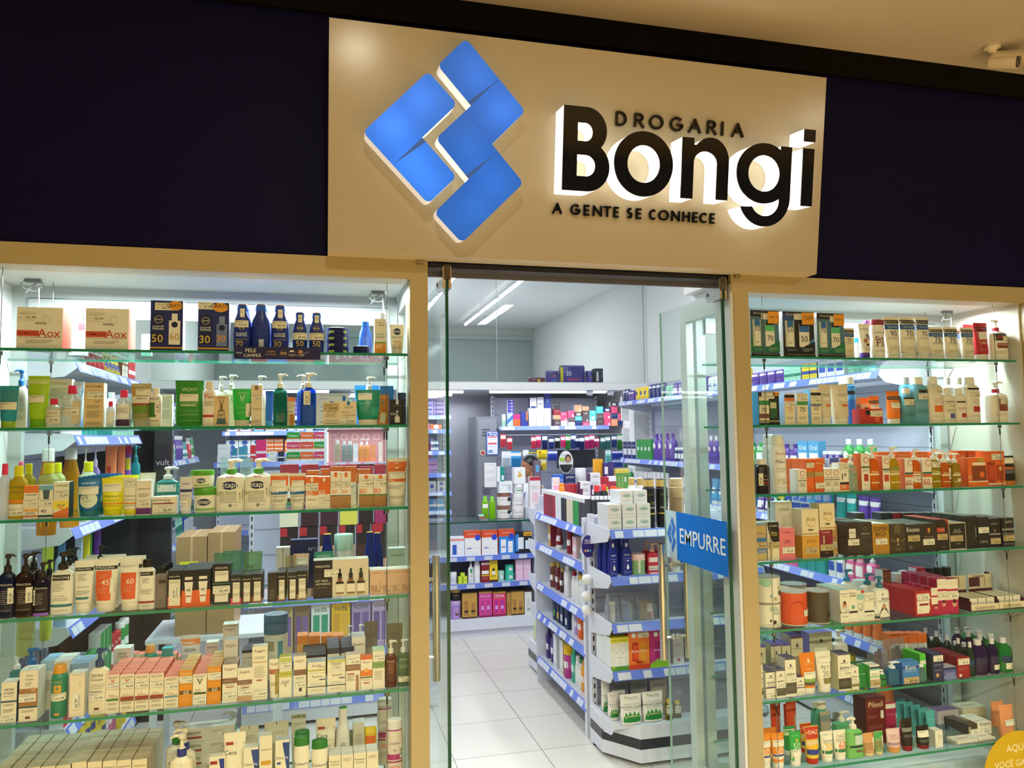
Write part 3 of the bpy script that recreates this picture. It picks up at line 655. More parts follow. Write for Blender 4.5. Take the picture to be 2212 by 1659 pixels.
# ================================================================ LEFT DISPLAY WINDOW
W_ = 'f2ece0'; CL = '~e8eef0'; NV = '141f5c'; CR = 'f0e6cf'
def L1(*a, **k): return P('L', 0, *a, **k)
aox = 'p -1 -.02 .30 .44 d8553a;t FIRMALIZE -.5 .37 .42 8c2c1c;t Aox .42 .38 .5 c8402c;l .27 1 6b5a44 -.95 .9;l .2 3 8a7a62 -.6 .6;t exima .05 .62 .24 6a5a50;o .3 .72 .2 e4d9c2;o .3 .72 .14 f0e8d8'
L1(35, 134, 664, 'box:f3ead8:ee7d6c:f6efe0', 'large cream carton with coral side, nearest the left frame', aox, '-.5 .78 .42 155,99', dep=.10)
L1(184, 277, 667, 'box:f3ead8:ee7d6c:f6efe0', 'large cream carton with coral side, next to the blue kits', aox, '-.5 .78 .42 155,99', dep=.10)
nk = 'o -.35 .93 .2 0c1648;p -.9 -.1 .14 .74 0e1850;o -.5 .62 .26 c9b27c;o -.5 .62 .22 0c1440;t NIVEA -.5 .62 .2 f0e8d8;t protect& -.5 .48 .34 e8eef8;t hidrata -.5 .44 .34 e8eef8;t %s -.55 .24 .34 e6c040;b .04 .07 f0b030;'
L1(324, 394, 650, 'kit:16256e:e8e0d0:1a2a78', 'navy sun care kit box with white bottle picture', nk % '50'+'p .15 .85 .12 .60 f2ead8;p .32 .68 .60 .74 f2ead8;o .5 .52 .2 0c1440;t 60 .5 .28 .3 c89a50;o .55 .9 .42 e8a030;t GRATIS .5 .9 .5 3a2a10', '-.15 .88 .6 56,99', dep=.05)
L1(427, 494, 654, 'kit:16256e:e8e0d0:1a2a78', 'navy sun care kit box with orange circle and lavender bottle picture', nk % '30'+'p .2 .9 .10 .56 6d7fb4;p .36 .74 .56 .72 7f90c0;o .55 .48 .2 0c1440;t 30 .5 .26 .3 e6a040;o .45 .90 .5 e8a030;t GRATIS .42 .93 .6 3a2a10', '-.5 .93 .5 47,99', dep=.05)
nb = 'o 0 .5 .3 c9b27c;o 0 .5 .26 0c1440;t NIVEA 0 .5 .36 f0e8d8;t protect& 0 .38 .6 e8eef8;t hidrata 0 .345 .6 e8eef8;p -.75 .75 .255 .262 d8b048;t %s -.25 .17 .42 e8c440;p -.22 .3 .72 .9 f4ead2;t 5a 0 .84 .16 3a2a18'
L1(502, 541, 656, 'lot:17308c:1d50b8:f0a428', 'large blue sunscreen bottle with orange cap rim marked 70', nb % '70', '-.05 .58 .8 59,99', n=3, ystep=.04)
L1(541, 583, 656, 'lot:17308c:2a62d0:f0a428', 'large blue sunscreen bottle turned back to front', 'l .52 12 3c56a8 -.4 .4;p -.15 .35 .08 .26 c8ccd8', n=2, ystep=.05)
L1(584, 624, 658, 'lot:17308c:1d50b8:f08428', 'large blue sunscreen bottle with orange cap rim marked 30', nb % '30', '-.05 .58 .8 44,99')
nb5 = 'o 0 .60 .36 c9b27c;o 0 .60 .31 0c1440;t NIVEA 0 .60 .42 f0e8d8;t %s 0 .22 .5 e8c440;p -.25 .3 .74 .93 f4ead2;t 5a 0 .86 .18 3a2a18'
L1(631, 664, 674, 'lot:17308c:1d50b8:f0a428', 'small blue sunscreen bottle marked 50', nb5 % '50', '0 .40 .95 45,99')
L1(667, 700, 675, 'lot:17308c:1d50b8:f0a428', 'small blue sunscreen bottle marked 50', nb5 % '50', '0 .40 .95 45,99')
zb = SH['L'][0]
for k in range(4):
    product('tin:141c60:10165a', .083, .0235, .083, xcol(729, .08, zb), .105+.002*(k % 2), zb+.0004+k*.0239, 'flat round navy cream tin with green mark, %s from the bottom of the taller pile' % ORD[k], 'p -.75 -.3 .15 .5 a8c060;p .5 .8 .15 .5 a8c060')
for k in range(2): product('tin:141c60:10165a', .064, .014, .064, xcol(782, .08, zb), .095, zb+.0004+k*.0144, 'small flat navy tin, %s of the low pile by the price carton' % ('bottom' if k == 0 else 'top'), '')
L1(775, 804, 693, 'lot:2456c0:2a6ad8:f0a428', 'small bright blue bottle behind the low pile of tins', 'p -.5 .5 .25 .55 4a78d0', row=1)
L1(809, 834, 689, 'box:efe6d2:e8e8e0:dfe4dc', 'slim white and green carton with orange base', 'b 0 .30 e8952c;b .30 .34 6aa84f;p -1 1 .34 .62 e6e8d2;t 60 -.2 .22 .5 f4ead2;l .56 2;l .48 2', '0 .84 .95 44,99', dep=.04)
L1(812, 840, 674, 'flip:e8eef0:f2f4f4', 'white bottle behind the slim green carton', '', row=1)
L1(843, 874, 700, 'tube:f2ead8:e8e2d4', 'cream sunscreen tube marked 70', 'o 0 .76 .5 161c58;t NIVEA 0 .76 .6 f0e8d8;t 70 0 .36 .5 e0903c;l .58 2;l .25 3')
L1(148, 184, 690, 'box:e8eaf0:dfe2ea:e8e8f0', 'plain white carton between the two coral-sided cartons', 'p .1 .9 .7 .9 c04850;l .5 4', row=2, dep=.04)
L1(305, 326, 722, 'box:eef4ee:cfe8dc:cfe8dc', 'small white and mint carton behind the cream cartons', 'b 0 .3 7cc4a8;l .6 3', row=2, dep=.03)
# campaign strip clipped to the shelf edge
X0, X1 = xcol(505, .03, 1.94), xcol(692, .03, 1.94); zt, zl = atY(600, 750, .033).z, atY(600, 776, .033).z
b = MB(); Wd = X1-X0; Hd = zt-zl; b.box(-Wd/2, Wd/2, 0, .0015, 0, Hd, mat('1a1650', 'card')); S = Surf(Wd, Hd, 0); 
gfx(b, S, 't NIVEA -.88 .5 .07 e8e8f0;t PELE -.62 .70 .12 f2ead6;t CAMPEÃ -.58 .32 .2 f2ead6;t COMPRE -.16 .62 .1 d8a030;t R$_25_REAIS -.16 .38 .12 d8a030;o .13 .5 .085 8a6a30;o .13 .5 .078 1a1650;t 300 .13 .5 .07 e8c070;o .33 .5 .085 8a6a30;o .33 .5 .078 1a1650;t CARRO .33 .36 .08 e8dcc0;f .27 .62 .39 .62 .36 .76 .30 .76 e8e0d0;o .53 .5 .085 8a6a30;o .53 .5 .078 1a1650;t 1_CASA .53 .34 .09 e8dcc0;f .48 .5 .58 .5 .58 .68 .53 .82 .48 .68 c89060;l .6 3 c8c8e0 .63 .76')
tag(b.build('campaign_strip', None, ((X0+X1)/2, .034, zl)), 'dark navy promotional strip with gold lettering hung on the front shelf edge', 'sign')
# ---- second shelf
def L2(*a, **k): return P('L', 1, *a, **k)
L2(-8, 34, 833, 'tube:2a9cb8:a4c830', 'teal tube with lime cap at the left frame', 'p -1 1 .62 .9 3a8c9a', '.0 .52 .9 45,99')
L2(26, 55, 797, 'pump:f2f2ee:2c7fe4', 'white pump bottle with bright blue head', 'l .5 9 6a7480 -.5 .7;l .2 3', dirx=-1, row=1)
L2(53, 100, 811, 'tube:a6d21c:78b80a', 'tall lime green tube', 'b .86 .93 c8dc80;t BIODERMA 0 .86 .8 e8f0c0;o .4 .68 .3 c4e070;o .36 .68 .26 a6d21c', '-.1 .55 .75 79,99')
L2(93, 153, 819, 'box:f2ece0:e8e6e0:f4f0e8', 'large white carton with small print behind the clear bottles', 'l .92 2;l .8 8 8a8478;l .42 6', row=1, dep=.03)
mc = 'p -.9 .9 .14 .60 e9dcc4;l .52 2'
L2(94, 129, 861, 'mic:~f0f4f2:e22c58', 'small clear bottle with pink cap and price label 56', mc, '0 .3 .9 56,99')
L2(129, 171, 832, 'mic:~f0f4f2:e22c58', 'large clear bottle with pink cap priced 112', 'p .2 .95 .08 .62 d8c8ac', '-.1 .38 1 112,99')
L2(154, 178, 824, 'tube:cfe4f4:2c80e0', 'pale blue tube with blue diagonal stripe', 'f -.1 .18 .9 .18 .9 .9 .3 .55 3a8ae8', row=1)
L2(180, 223, 827, 'box:e4c896:f0e6d4:e8d4ac', 'tan carton with price 147', 't BIODERMA 0 .92 .82 6a5638;l .76 2;l .48 3;l .36 6;p -.55 .8 .645 .652 8a7450;o .35 .62 .3 a8895c;o .32 .64 .28 e4c896;l .1 2', '.25 .72 .9 147,99', dep=.04)
L2(227, 246, 867, 'mic:~f0f4f2:e22c58', 'tiny clear bottle with pink cap', 'p -.6 .9 .15 .6 f0f0ee', row=0)
L2(170, 184, 870, 'mic:~f0f4f2:e8e8e8', 'tiny clear bottle peeking out left of the tan carton', '', row=1)
L2(246, 281, 842, 'mic:~eef2f4:f0386a', 'clear bottle with pink cap and purple base band', 'p -.95 .95 .22 .62 f2f0f0;b .02 .2 4a2450;l .5 5', '')
L2(225, 250, 848, 'flip:dfe8ee:c4d4dc', 'pale grey bottle behind the tiny pink-capped bottle', '', row=2)
L2(279, 323, 828, 'tube:~d8c898:~e8e4d0', 'translucent tube with brown label and green gel', 'b .20 .52 6a8c20;b .50 .54 a82c2c;b .54 .70 e9e0cc;b .70 .90 c09a50;t DERCOS .1 .65 .5 6a5a48', '.2 .80 .7 127,99')
L2(321, 348, 838, 'flip:f0e2c4:f4ecd8', 'cream bottle with green stripes and vertical price sticker', 'p -.95 .1 .24 .62 3a7a28;t DERCOS -.2 .72 .8 5a4a38;l .16 2', '.45 .5 .5 31,99 r')
L2(345, 371, 852, 'box:f4f4f2:e8ece8:b8dc80', 'plain white carton with green lid edge', 'l .9 10 8a8a90;l .5 8 8a8a90', row=1, dep=.03)
L2(374, 437, 821, 'pouch:2e8a26:1f6a1a', 'large green refill pouch priced 74', 't VICHY 0 .80 .55 d8e8b0;t NORMADERM 0 .50 .6 a8d080;p -.55 .5 .44 .47 d0dca8;l .33 1 a8d080;l .26 2 a8d080;l .12 1 a8d080', '0 .62 .65 74,99', dep=.06)
L2(436, 465, 824, 'flip:f2e4d0:f0dcc0', 'cream bottle with dark red header and lettering', 'p -.9 .95 .72 .82 b82838;t Pant .2 .66 .8 b82030;b .20 .25 b82838;f -.9 .02 .9 .02 .9 .2 0 .12 a88c6c;l .54 4', '')
L2(462, 494, 855, 'box:e6c796:f0e8dc:f0e4cc', 'tan carton with drawing of dropper bottle', 't VICHY 0 .92 .62 6a4e38;f -.65 .06 .65 .06 .4 .52 -.4 .52 6a6458;f -.56 .1 .56 .1 .33 .48 -.33 .48 dcc090;f -.6 .08 .6 .08 .5 .26 -.5 .26 4c6878;p -.2 .2 .52 .66 8a7458;f -.3 .86 -.2 .86 .06 .62 -.06 .62 5a5244;f .3 .86 .2 .86 -.06 .62 .06 .62 5a5244;t 89 0 .36 .3 6a5a48', dep=.035)
L2(464, 488, 812, 'pump:f4f4f0:f6f6f2', 'white pump bottle behind the dropper-picture carton', 'l .6 6', row=1)
L2(484, 512, 809, 'pump:f4f4f0:f6f6f2', 'wide white pump bottle left of the green tube', 'l .6 6', row=1)
vg = 't VICHY 0 .88 .45 c8f0c8;f -.25 .82 -.12 .82 .03 .66 -.03 .66 d8f4d0;f .25 .82 .12 .82 -.03 .66 .03 .66 d8f4d0;l .50 2 90e090;l .38 3 90e090 -.4 .4'
L2(500, 543, 839, 'tube:2cba48:e4d8b0', 'bright green tube with white V mark', vg, '.72 .42 .3 98,99 r')
L2(494, 520, 841, 'tube:2cba48:f0f4ee', 'green tube half hidden behind its front twin', '', row=1)
L2(542, 566, 832, 'box:e6c9a0:f0e6d6:e8d4b0', 'tall slim tan carton priced 344', 'p -.35 .25 .88 .98 8a6a48;l .42 2;l .12 2', '0 .68 1 344,99', dep=.035)
L2(548, 574, 811, 'pump:f6f6f4:f8f8f6', 'white pump bottle behind the slim tan carton', 'l .6 12', row=1)
L2(572, 590, 844, 'tube:2468d0:3a98e0', 'blue tube beside the teal pump bottle', '', row=1)
L2(589, 620, 807, 'pump:~1a8a80:f4f4ee', 'teal pump bottle with white head', '', '')
L2(601, 636, 866, 'box:e9c99a:f0e4d0:f2e8d4', 'tan carton with amber strip under an orange flap', 'p .35 .95 .0 .5 c8882c;l .42 5 6a5a48 -.8 .2', '0 .62 .95 198,99', dep=.035)
L2(608, 636, 857, 'box:ec7430:e8702c:f08040', 'orange carton behind the amber strip carton', '', row=0, yf=.10, dep=.03)
L2(648, 683, 805, 'pump:~1c64d8:f4f0e6', 'clear blue pump bottle with vertical price sticker', 'b .02 .38 1c50c0', '-.15 .52 .62 97,99 r')
L2(641, 668, 809, 'pump:~3a8ae8:f4f0e6', 'clear blue pump bottle behind its price-stickered twin', '', row=1, dirx=-1)
for k, t in enumerate((912, 893, 869, 845)):
    pass
zz = SH['L'][1]
for k in range(3):
    product('box:eef0ee:e6e8e8:f4f6f4', .125, .040, .05, xcol(717, .17, zz), .20, zz+.0005+k*.0405, 'wide white carton, %s of the pile behind the tan boxes, left window\'s second shelf' % ('bottom', 'middle', 'top')[k], 't HHHH -.5 .5 .22 9aa0a4;l .8 1;p .62 .8 .3 .75 1c6cc0' if k == 2 else 'l .8 2;l .4 2')
L2(698, 734, 867, 'box:e9cda0:f0e6d4:f2e8d4', 'square tan carton with brown price label', 't EFFACLAR 0 .56 .55 6a5236;l .48 4;l .2 1;l .08 1;p -.2 .25 .96 1 2a6cb4', '-.05 .75 .95 59,99 dark', dep=.035)
L2(734, 770, 867, 'box:e9cda0:f0e6d4:f2e8d4', 'square tan carton with blue tab at top', 't EFFACLAR -.3 .54 .5 6a5236;p -.15 .2 .84 1 2470b8;l .76 2 6a5236 -.5 .6;l .42 1', '0 .2 .95 59,99', dep=.035)
L2(783, 812, 813, 'pump:~1f6e5c:f4f2ea', 'dark green pump bottle behind the teal tube', '', row=1)
L2(769, 823, 841, 'tube:1d8f78:f0e2c0', 'wide teal tube with cream cap', 't EFFACLAR -.3 .60 .35 a8d8c8;l .52 6 8cc8b8 -.6 .2;p .25 .8 .25 .5 38a48e', '-.25 .80 .55 92,99')
L2(766, 820, 832, 'pouch:2c7ed0:2060b0', 'blue pouch behind the teal tube', '', row=2)
L2(822, 850, 834, 'box:2c7fd8:2468c0:3a8ae8', 'blue carton behind the orange picture carton', '', row=1, dep=.04)
L2(815, 843, 850, 'box:d8812c:c87428:e09040', 'orange carton with picture of vial and fruit', 't INAÇÃO 0 .92 .7 f4d8a0;p -.2 .3 .66 .8 a08060;t %_ -.6 .5 .3 f8e8c0;o .2 .30 .6 f0c860;f -.5 .1 .4 .05 .6 .34 -.2 .38 e8dca8;l .62 1 f0d8a8', dep=.035)
L2(842, 860, 840, 'box:eef4fa:e0e8f0:f4f8fc', 'white carton with blue tab above the black carton', 'p -.3 .3 .86 1 2a78c8', row=1, dep=.03)
L2(843, 873, 863, 'box:241f1e:2c2826:8fc0e8', 'black carton with picture of white dropper', 'p -.2 .2 .8 1 c8dcec;t LAROCHE 0 .74 .6 8a8480;o 0 .45 .55 5a564f;o 0 .45 .5 241f1e;p -.35 .35 .08 .32 e4e0d4;p -.12 .12 .32 .56 dfe0dc;p -.18 .18 .4 .46 3a5a78;t 95% -.55 .42 .4 e8e4dc', dep=.03)
L2(860, 885, 848, 'tube:1c2c48:2a3c5c', 'dark navy tube beside the right frame', 'l .6 2 8a98b0', row=1)
# ---- third shelf
def L3(*a, **k): return P('L', 2, *a, **k)
L3(-10, 18, 1002, 'mic:~e8e8ee:f04070', 'clear bottle with pink cap cut by the frame', '')
ml = 't GARNIER 0 .60 .8 4a5a20;l .52 2;b .30 .36 ec8830;b .06 .28 f0e4cc'
L3(12, 53, 1007, 'mic:~e4c420:e8e020', 'yellow micellar bottle with lime cap', ml, '0 .14 .9 56,99')
L3(38, 72, 1002, 'mic:~e0cc40:e8e020', 'yellow micellar bottle behind its front twin', '', row=1)
L3(28, 50, 998, 'mic:~e8e0e8:f06088', 'clear bottle with pink cap behind the yellow bottles', '', row=2)
L3(74, 120, 1002, 'mic:~dcdc90:e8e020', 'pale yellow micellar bottle behind the small cartons', 'o 0 .5 .6 f0b8a0', row=1)
L3(101, 136, 1000, 'mic:~d8dc88:e8e020', 'pale yellow micellar bottle, hindmost', '', row=2)
L3(163, 206, 998, 'mic:~dfe4c8:e8e020', 'pale micellar bottle behind the blue tubes', '', row=2)
L3(50, 82, 1049, 'box:f2e4c8:f0dcc0:f09050', 'small cream carton with orange top', 'b .78 1 f08038;t GARNIER 0 .72 .8 4a6a28;b .06 .1 e87030;b .22 .30 f0b060;l .18 2', '0 .48 1 61,99', dep=.035)
L3(83, 115, 1049, 'box:f2e6cc:f0e4d0:7cb0c8', 'small cream carton marked 4 percent', 'b .86 1 7ab0c8;f -.5 .86 .5 .86 .3 .5 -.3 .5 4a6068;t 4% -.3 .22 .4 2e3a30;b .04 .1 2a4a58', '0 .48 1 62,99', dep=.035)
L3(114, 148, 1042, 'box:f2e8cc:2c3c30:f4ecd8', 'tall cream carton with yellow sweep and dark patterned side', 't GARNIER 0 .90 .85 5a8a20;b .24 .48 f4dc50;f -1 0 1 0 1 .3 -1 .12 e87838;t SÉRUM 0 .36 .5 7a9a20;o 0 .3 .3 f0a860', '.1 .66 .95 52,99', dep=.05)
gb = 't GARNIER -.1 .84 .6 c8e4f0;o 0 .42 .72 e0e8a8;t 2% -.3 .50 .3 2a4a68;l .40 2 5a7a60 -.4 .4'
L3(162, 215, 1031, 'tube:1c6cb0:1a7a8c', 'blue tube with pale round label marked 2 percent', gb, '-.05 .66 .85 37,99', n=6, ystep=.034)
gy = 't Vitamina_C 0 .52 .75 4a5a10;l .42 2 7a7a20;b .30 .34 f09030;l .26 1'
L3(214, 265, 1033, 'tube:f2e41c:e0d808', 'bright yellow tube with green cap edge', gy, '-.05 .74 .8 30,99', n=5, ystep=.036)
L3(261, 297, 1033, 'tube:f4e8b8:e8d828', 'pale cream tube with yellow cap', gy, '.1 .84 .8 36,99')
L3(294, 326, 1038, 'box:f0e0c8:e8e0e0:f4ece0', 'cream carton with purple base', 'b .02 .2 6a2878;t dermotivin 0 .76 .8 7a6a58;l .6 3', '0 .34 .95 60,99', dep=.035)
L3(298, 333, 1022, 'tube:f2f0f0:e8e8ec', 'white tube behind the purple-based carton', '', row=1)
L3(333, 385, 1009, 'pump:~58b8b8:e4f0f0', 'turquoise pump bottle with white shoulders', 'b .44 .60 eef4f2;t Intensive .2 .36 .6 e0f0f0', row=1, dirx=1)
L3(329, 380, 1073, 'box:f2e2c4:e8dcc8:f4ecd8', 'low cream carton with dark red line', 't dermotivin -.2 .82 .75 5a3a2c;t Soft .3 .66 .25 8a6a58;p -.95 .8 .58 .64 8a2430;l .3 1', '.1 .3 .9 38,99', dep=.05)
L3(386, 414, 1031, 'tube:e4dce4:ece8ec', 'pale lilac tube with navy band', 'b .58 .66 3a3a68;l .5 2;p -.6 .6 .78 .84 b8a8c0', '.1 .35 .8 32,99')
r = L3(414, 466, 1054, 'jar:f4ecd0:5aa428', 'white tub with green lid under another tub', 'o 0 .42 .55 1c2a4a .3;t Cetaphil 0 .42 .8 f0f0e8;b .08 .18 a4c880', '')
L3(407, 460, 1017, 'jar:f4ecd0:5aa428', 'white tub with green lid stacked on another tub', 'o 0 .40 .5 1c2a4a .22;t Cetaphil 0 .40 .7 f0f0e8;p -.6 .7 .08 .2 a4c880', base=r[1]+.0005)
ce = 'o -.02 .50 .62 18204a .3;t Cetaphil -.05 .50 .95 f4f4ee;p -.3 .3 .655 .675 b84848;t Loção_Hidratante -.1 .37 .85 7a9838;t Locion_Humectante -.1 .335 .85 7a9838;l .29 5;o .05 .12 .12 8a8478;l .12 1 6a6458 .25 .6'
L3(464, 527, 993, 'pump:f6edd2:f0e4c4:58a83c', 'white lotion pump bottle with green collar by the tubs', ce, '.72 .32 .25 110,99 r', dirx=1, n=2, ystep=.05)
L3(526, 585, 992, 'pump:f6edd2:f0e4c4:58a83c', 'white lotion pump bottle with green collar by orange tubes', ce, '.72 .4 .25 110,99 r', dirx=1, n=2, ystep=.05)
for x in (495, 555):
    for yy in (.082, .135):
        pass
sb = 'b .42 .50 2c68a8;t 60 -.4 .53 .34 f4f0e0;f -1 .60 1 .54 1 .62 -1 .66 f0c040;b .66 .92 ec6c24;l .38 2;l .28 3'
L3(582, 623, 1023, 'tube:f4ead2:f0e6cc', 'white tube with orange top and blue swoosh marked 60', sb, '-.05 .72 .75 145,99')
L3(624, 660, 1023, 'tube:f4ead2:f0e6cc', 'white tube with orange top and blue swoosh marked 60', sb, '.05 .72 .75 165,99')
L3(660, 687, 1030, 'box:f4e8cc:f0e4cc:f4ece0', 'cream carton with orange top marked 60', 'b .80 1 e8702c;b .42 .55 e87838;p -.2 .2 .84 .96 f4e8d0;t 60 -.4 .48 .5 f4ece0;l .3 2', '0 .66 1 79,99', dep=.035, n=2)
L3(687, 713, 1030, 'box:f4e8cc:f0e4cc:f4ece0', 'cream carton with orange upper half', 'b .45 1 e8702c;p -.2 .2 .84 .96 f4e8d0;t 60 -.4 .52 .5 f4ece0;l .85 1', '.1 .28 1 79,99', dep=.035, n=2)
lc = 'p -.3 .3 .86 1 e8782c;t 60 -.2 .46 .5 e88038;b .34 .36 3a3430;b 0 .33 b07c44;l .20 1 d0a878;l .3 1 e0c8a0'
L3(714, 736, 1020, 'box:f2e6cc:ecdcc0:f0e8d8', 'slim carton with brown base marked 60', lc, '.1 .66 1 89,99', dep=.03)
L3(737, 758, 1020, 'box:f2e6cc:ecdcc0:f0e8d8', 'slim carton with brown base marked 60', lc, '.1 .66 1 89,99', dep=.03)
lc2 = 'p -.25 .25 .88 1 e8782c;t 80 -.45 .50 .5 e87430;b .36 .40 4a8438;b 0 .36 a87a40;l .3 2 c8a070'
L3(776, 806, 1026, 'box:f2e6cc:e8d8b8:f0e8d8', 'carton with green line and brown base marked 80', lc2, '.2 .76 1 92,99', dep=.04)
L3(807, 837, 1026, 'box:f2e6cc:e8d8b8:f0e8d8', 'carton with green line and brown base marked 80', lc2, '.2 .76 1 92,99', dep=.04)
L3(836, 881, 990, 'tube:f4ead2:f2e8d0', 'large white tube with orange upper half marked 70', 'b .50 .92 ec7426;p -.15 .15 .78 .90 f4e4cc;t LA_ROCHE 0 .76 .8 c05818;t 70 -.6 .54 .3 f8ece0;l .42 3 5a5a58 -.8 .5;l .2 2', '0 .64 .75 144,99')
for a_, b_, t_ in ((662, 690, 1017), (692, 712, 1013), (714, 742, 1008), (744, 770, 1008), (772, 800, 1014)):
    L3(a_, b_, t_, 'box:f0e4cc:ec8848:e8e0d4', 'orange-striped carton in the back row', 'b .6 1 e87a34;l .5 3', row=1, dep=.04)
L3(760, 775, 1040, 'box:b88a50:a87c48:e8e0d0', 'brown carton between the marked 60 and 80 cartons', 'b .5 1 e8dcc4;b .45 .5 2a2a2c', row=1, dep=.03)
L3(474, 512, 992, 'tube:^dfeeee:e4ecec', 'frosted clear tube behind the lotion pumps', 'l .8 3', row=2)
L3(516, 545, 990, 'tube:^dfeeee:e4ecec', 'frosted clear tube behind the lotion pumps', 'l .8 3', row=2)
# ---- fourth shelf
def L4(*a, **k): return P('L', 3, *a, **k)
pr = 't PRINCIPIA 0 .52 .8 d8d0c8;l .42 8 c8beb0 -.6 .3;l .12 1 c8beb0'
L4(-8, 28, 1198, 'pump:~1a2450:2c2018', 'dark blue pump bottle at the left frame', pr, '.7 .35 .4 99,99 r', dirx=1)
L4(28, 69, 1198, 'pump:~3a2018:2c2018', 'dark brown pump bottle', pr, '.7 .35 .4 99,99 r', dirx=1)
L4(69, 104, 1216, 'pump:~30243c:2a2018', 'dark violet pump bottle', pr+';b .01 .06 b070e0', '-.85 .35 .2 99,99 r', dirx=1)
L4(50, 84, 1192, 'pump:~3a2018:2c2018', 'dark brown pump bottle in the back row', '', row=1, dirx=1)
L4(88, 116, 1210, 'pump:~2c2430:2a2018', 'dark pump bottle behind the violet one', '', row=1)
pw = 'b .575 .665 241c18;t PRINCIPIA 0 .62 .75 e4dcd0;l .52 6 4a4238 -.7 .3;t Loção_Hidratante -.1 .30 .5 4a4238;b .13 .17 2c7c84;l .26 2;l .07 1'
L4(105, 154, 1194, 'pump:f4ead0:2c2018', 'large white pump bottle with black band and teal stripe', pw.replace('.575 .665', '.55 .64').replace('.62 .75', '.595 .75'), '')
L4(130, 158, 1187, 'pump:f0e6cc:2c2018', 'white pump bottle with dark head in the second row', '', row=1)
L4(148, 170, 1183, 'pump:f0e6cc:2c2018', 'white pump bottle with dark head in the third row', '', row=2)
L4(198, 226, 1179, 'pump:f0e6cc:1a1614', 'white bottle with black pump behind the orange tubes', '', row=1, dirx=1)
pt = 'b .80 .87 241c18;t PRINCIPIA 0 .835 .7 e8e0d4;'
L4(155, 198, 1213, 'tube:f4ead0:f0e4c8', 'white hand cream tube with black band and teal patch', pt+'l .74 5 4a4238 -.6 .3;t Loção_Hidratante 0 .50 .6 4a4238;p -.75 .6 .27 .31 2c7c84;l .42 3;l .2 1', '', n=3, ystep=.035)
L4(198, 250, 1210, 'tube:f4ead0:f0e4c8', 'white tube with black band and large orange panel marked 45', pt+'p -.85 .5 .22 .78 e8642c;t 45 .0 .56 .32 f8ead8;l .70 3 f0b090 -.6 .2;l .45 4 f0b090 -.6 .2', '.72 .5 .3 56,00 r', n=3, ystep=.04)
L4(253, 303, 1208, 'tube:f4ead0:f0e4c8', 'white tube with orange panel marked 60', pt+'p -.85 .5 .22 .78 e8642c;t 60 .0 .56 .32 f8ead8;l .45 4 f0b090 -.6 .2', '-.1 .80 .8 64,99', n=2, ystep=.04)
L4(297, 333, 1210, 'flip:f4ead0:1c1814', 'white bottle with black cap and black band', 'b .68 .76 241c18;t PRINCIPIA -.2 .72 .7 e4dcd0;l .62 4 4a4238 -.5 .4;l .4 4;b .13 .17 a83838;l .08 1')
for k, (a_, b_) in enumerate(((332, 362), (341, 368), (352, 376))):
    P('L', 3, a_, b_, 1225-k*5, 'flip:~b8a8a0:1c1814', 'clear bottle with black cap', 'p -.3 .7 .60 .68 3a342f', yf=.075+.055*k)
po = 'b .58 1 201a17;b 0 .45 e8642c;'
L4(362, 391, 1233, 'box:201a17:2a201c:2c2622', 'black and orange carton with tall cream label', 'b 0 .3 e8642c;t PRINCIPIA 0 .84 .8 e4dcd0;p -.85 .85 .06 .76 f0e2c0;l .7 2', '0 .42 .9 43,99 r', dep=.04, n=3)
tb = 'f -.35 .12 .35 .12 .62 .68 -.62 .68 f4e8cc;p -.55 .55 .74 .82 f0e4c8;t PRINCIPIA 0 .70 .6 4a4038;t 40 0 .46 .3 5a5048;p -.4 .4 .28 .31 c84830'
L4(392, 422, 1232, 'box:201a17:2a201c:2c2622', 'black and orange carton with picture of white tube', po+tb, '', dep=.04, n=4)
L4(422, 454, 1230, 'box:201a17:2a201c:2c2622', 'black and orange carton with picture of white tube', po+tb, '', dep=.04, n=4)
zz = SH['L'][3]; X = xcol(478, .062, zz); wq = xcol(497, .062, zz)-xcol(458, .062, zz)
bx = 't PRINCIPIA 0 .80 .7 e4dcd0;p -.75 .75 .14 .66 f0e4c8;l .56 3;b 0 .08 3a5a50'
for k in range(2):
    product('box:241e1a:3a5a50:38302c', wq, .069, .05, X, .088, zz+.0005+k*.0695, 'square black carton with cream label, %s of the stacked pair' % ('lower', 'upper')[k], bx, '0 .75 .95 58,99' if k == 0 else '')
for a_, b_, t_, c in ((498, 521, 1242, 'e8566a'), (522, 543, 1242, '5a3a24'), (544, 566, 1240, 'a8623c'), (599, 617, 1237, '8a5a3c'), (622, 641, 1236, '4a3a30'), (641, 663, 1233, 'a88a60')):
    L4(a_, b_, t_, 'box:241e1a:3a2c26:38302c', 'slim black carton with narrow cream label', 'b 0 .2 %s;t PRINCIPIA 0 .84 .85 d8d0c4;p -.6 .7 .06 .74 f0e2c2;l .66 4;l .36 3' % c, '', dep=.035, n=3)
L4(578, 598, 1238, 'box:~5a5048:4a4038', 'smoky clear case beside the slim black cartons', 'l .4 8 8a8078 -.5 .5', dep=.04)
kt = 'p -1 -.32 0 1 241e1b;p -.32 1 0 .97 e0cfa8;t PRINCIPIA -.66 .84 .26 e8e0d0;t KIT_TRIO -.70 .46 .22 e8e0d0;t ANTISSINAIS -.66 .38 .26 e8e0d0;l .28 1 a89c8c -.9 -.5'
for cx in (-.05, .35, .72): kt += ';p %.3f %.3f .10 .42 9a6430;p %.3f %.3f .14 .40 f0e2bc;p %.3f %.3f .42 .50 8a5428;p %.3f %.3f .50 .64 1c1816;p %.3f %.3f .64 .76 1c1816;p %.3f %.3f .36 .42 2a2420' % (cx-.14, cx+.14, cx-.14, cx+.14, cx-.08, cx+.08, cx-.07, cx+.07, cx-.035, cx+.035, cx-.14, cx+.14)
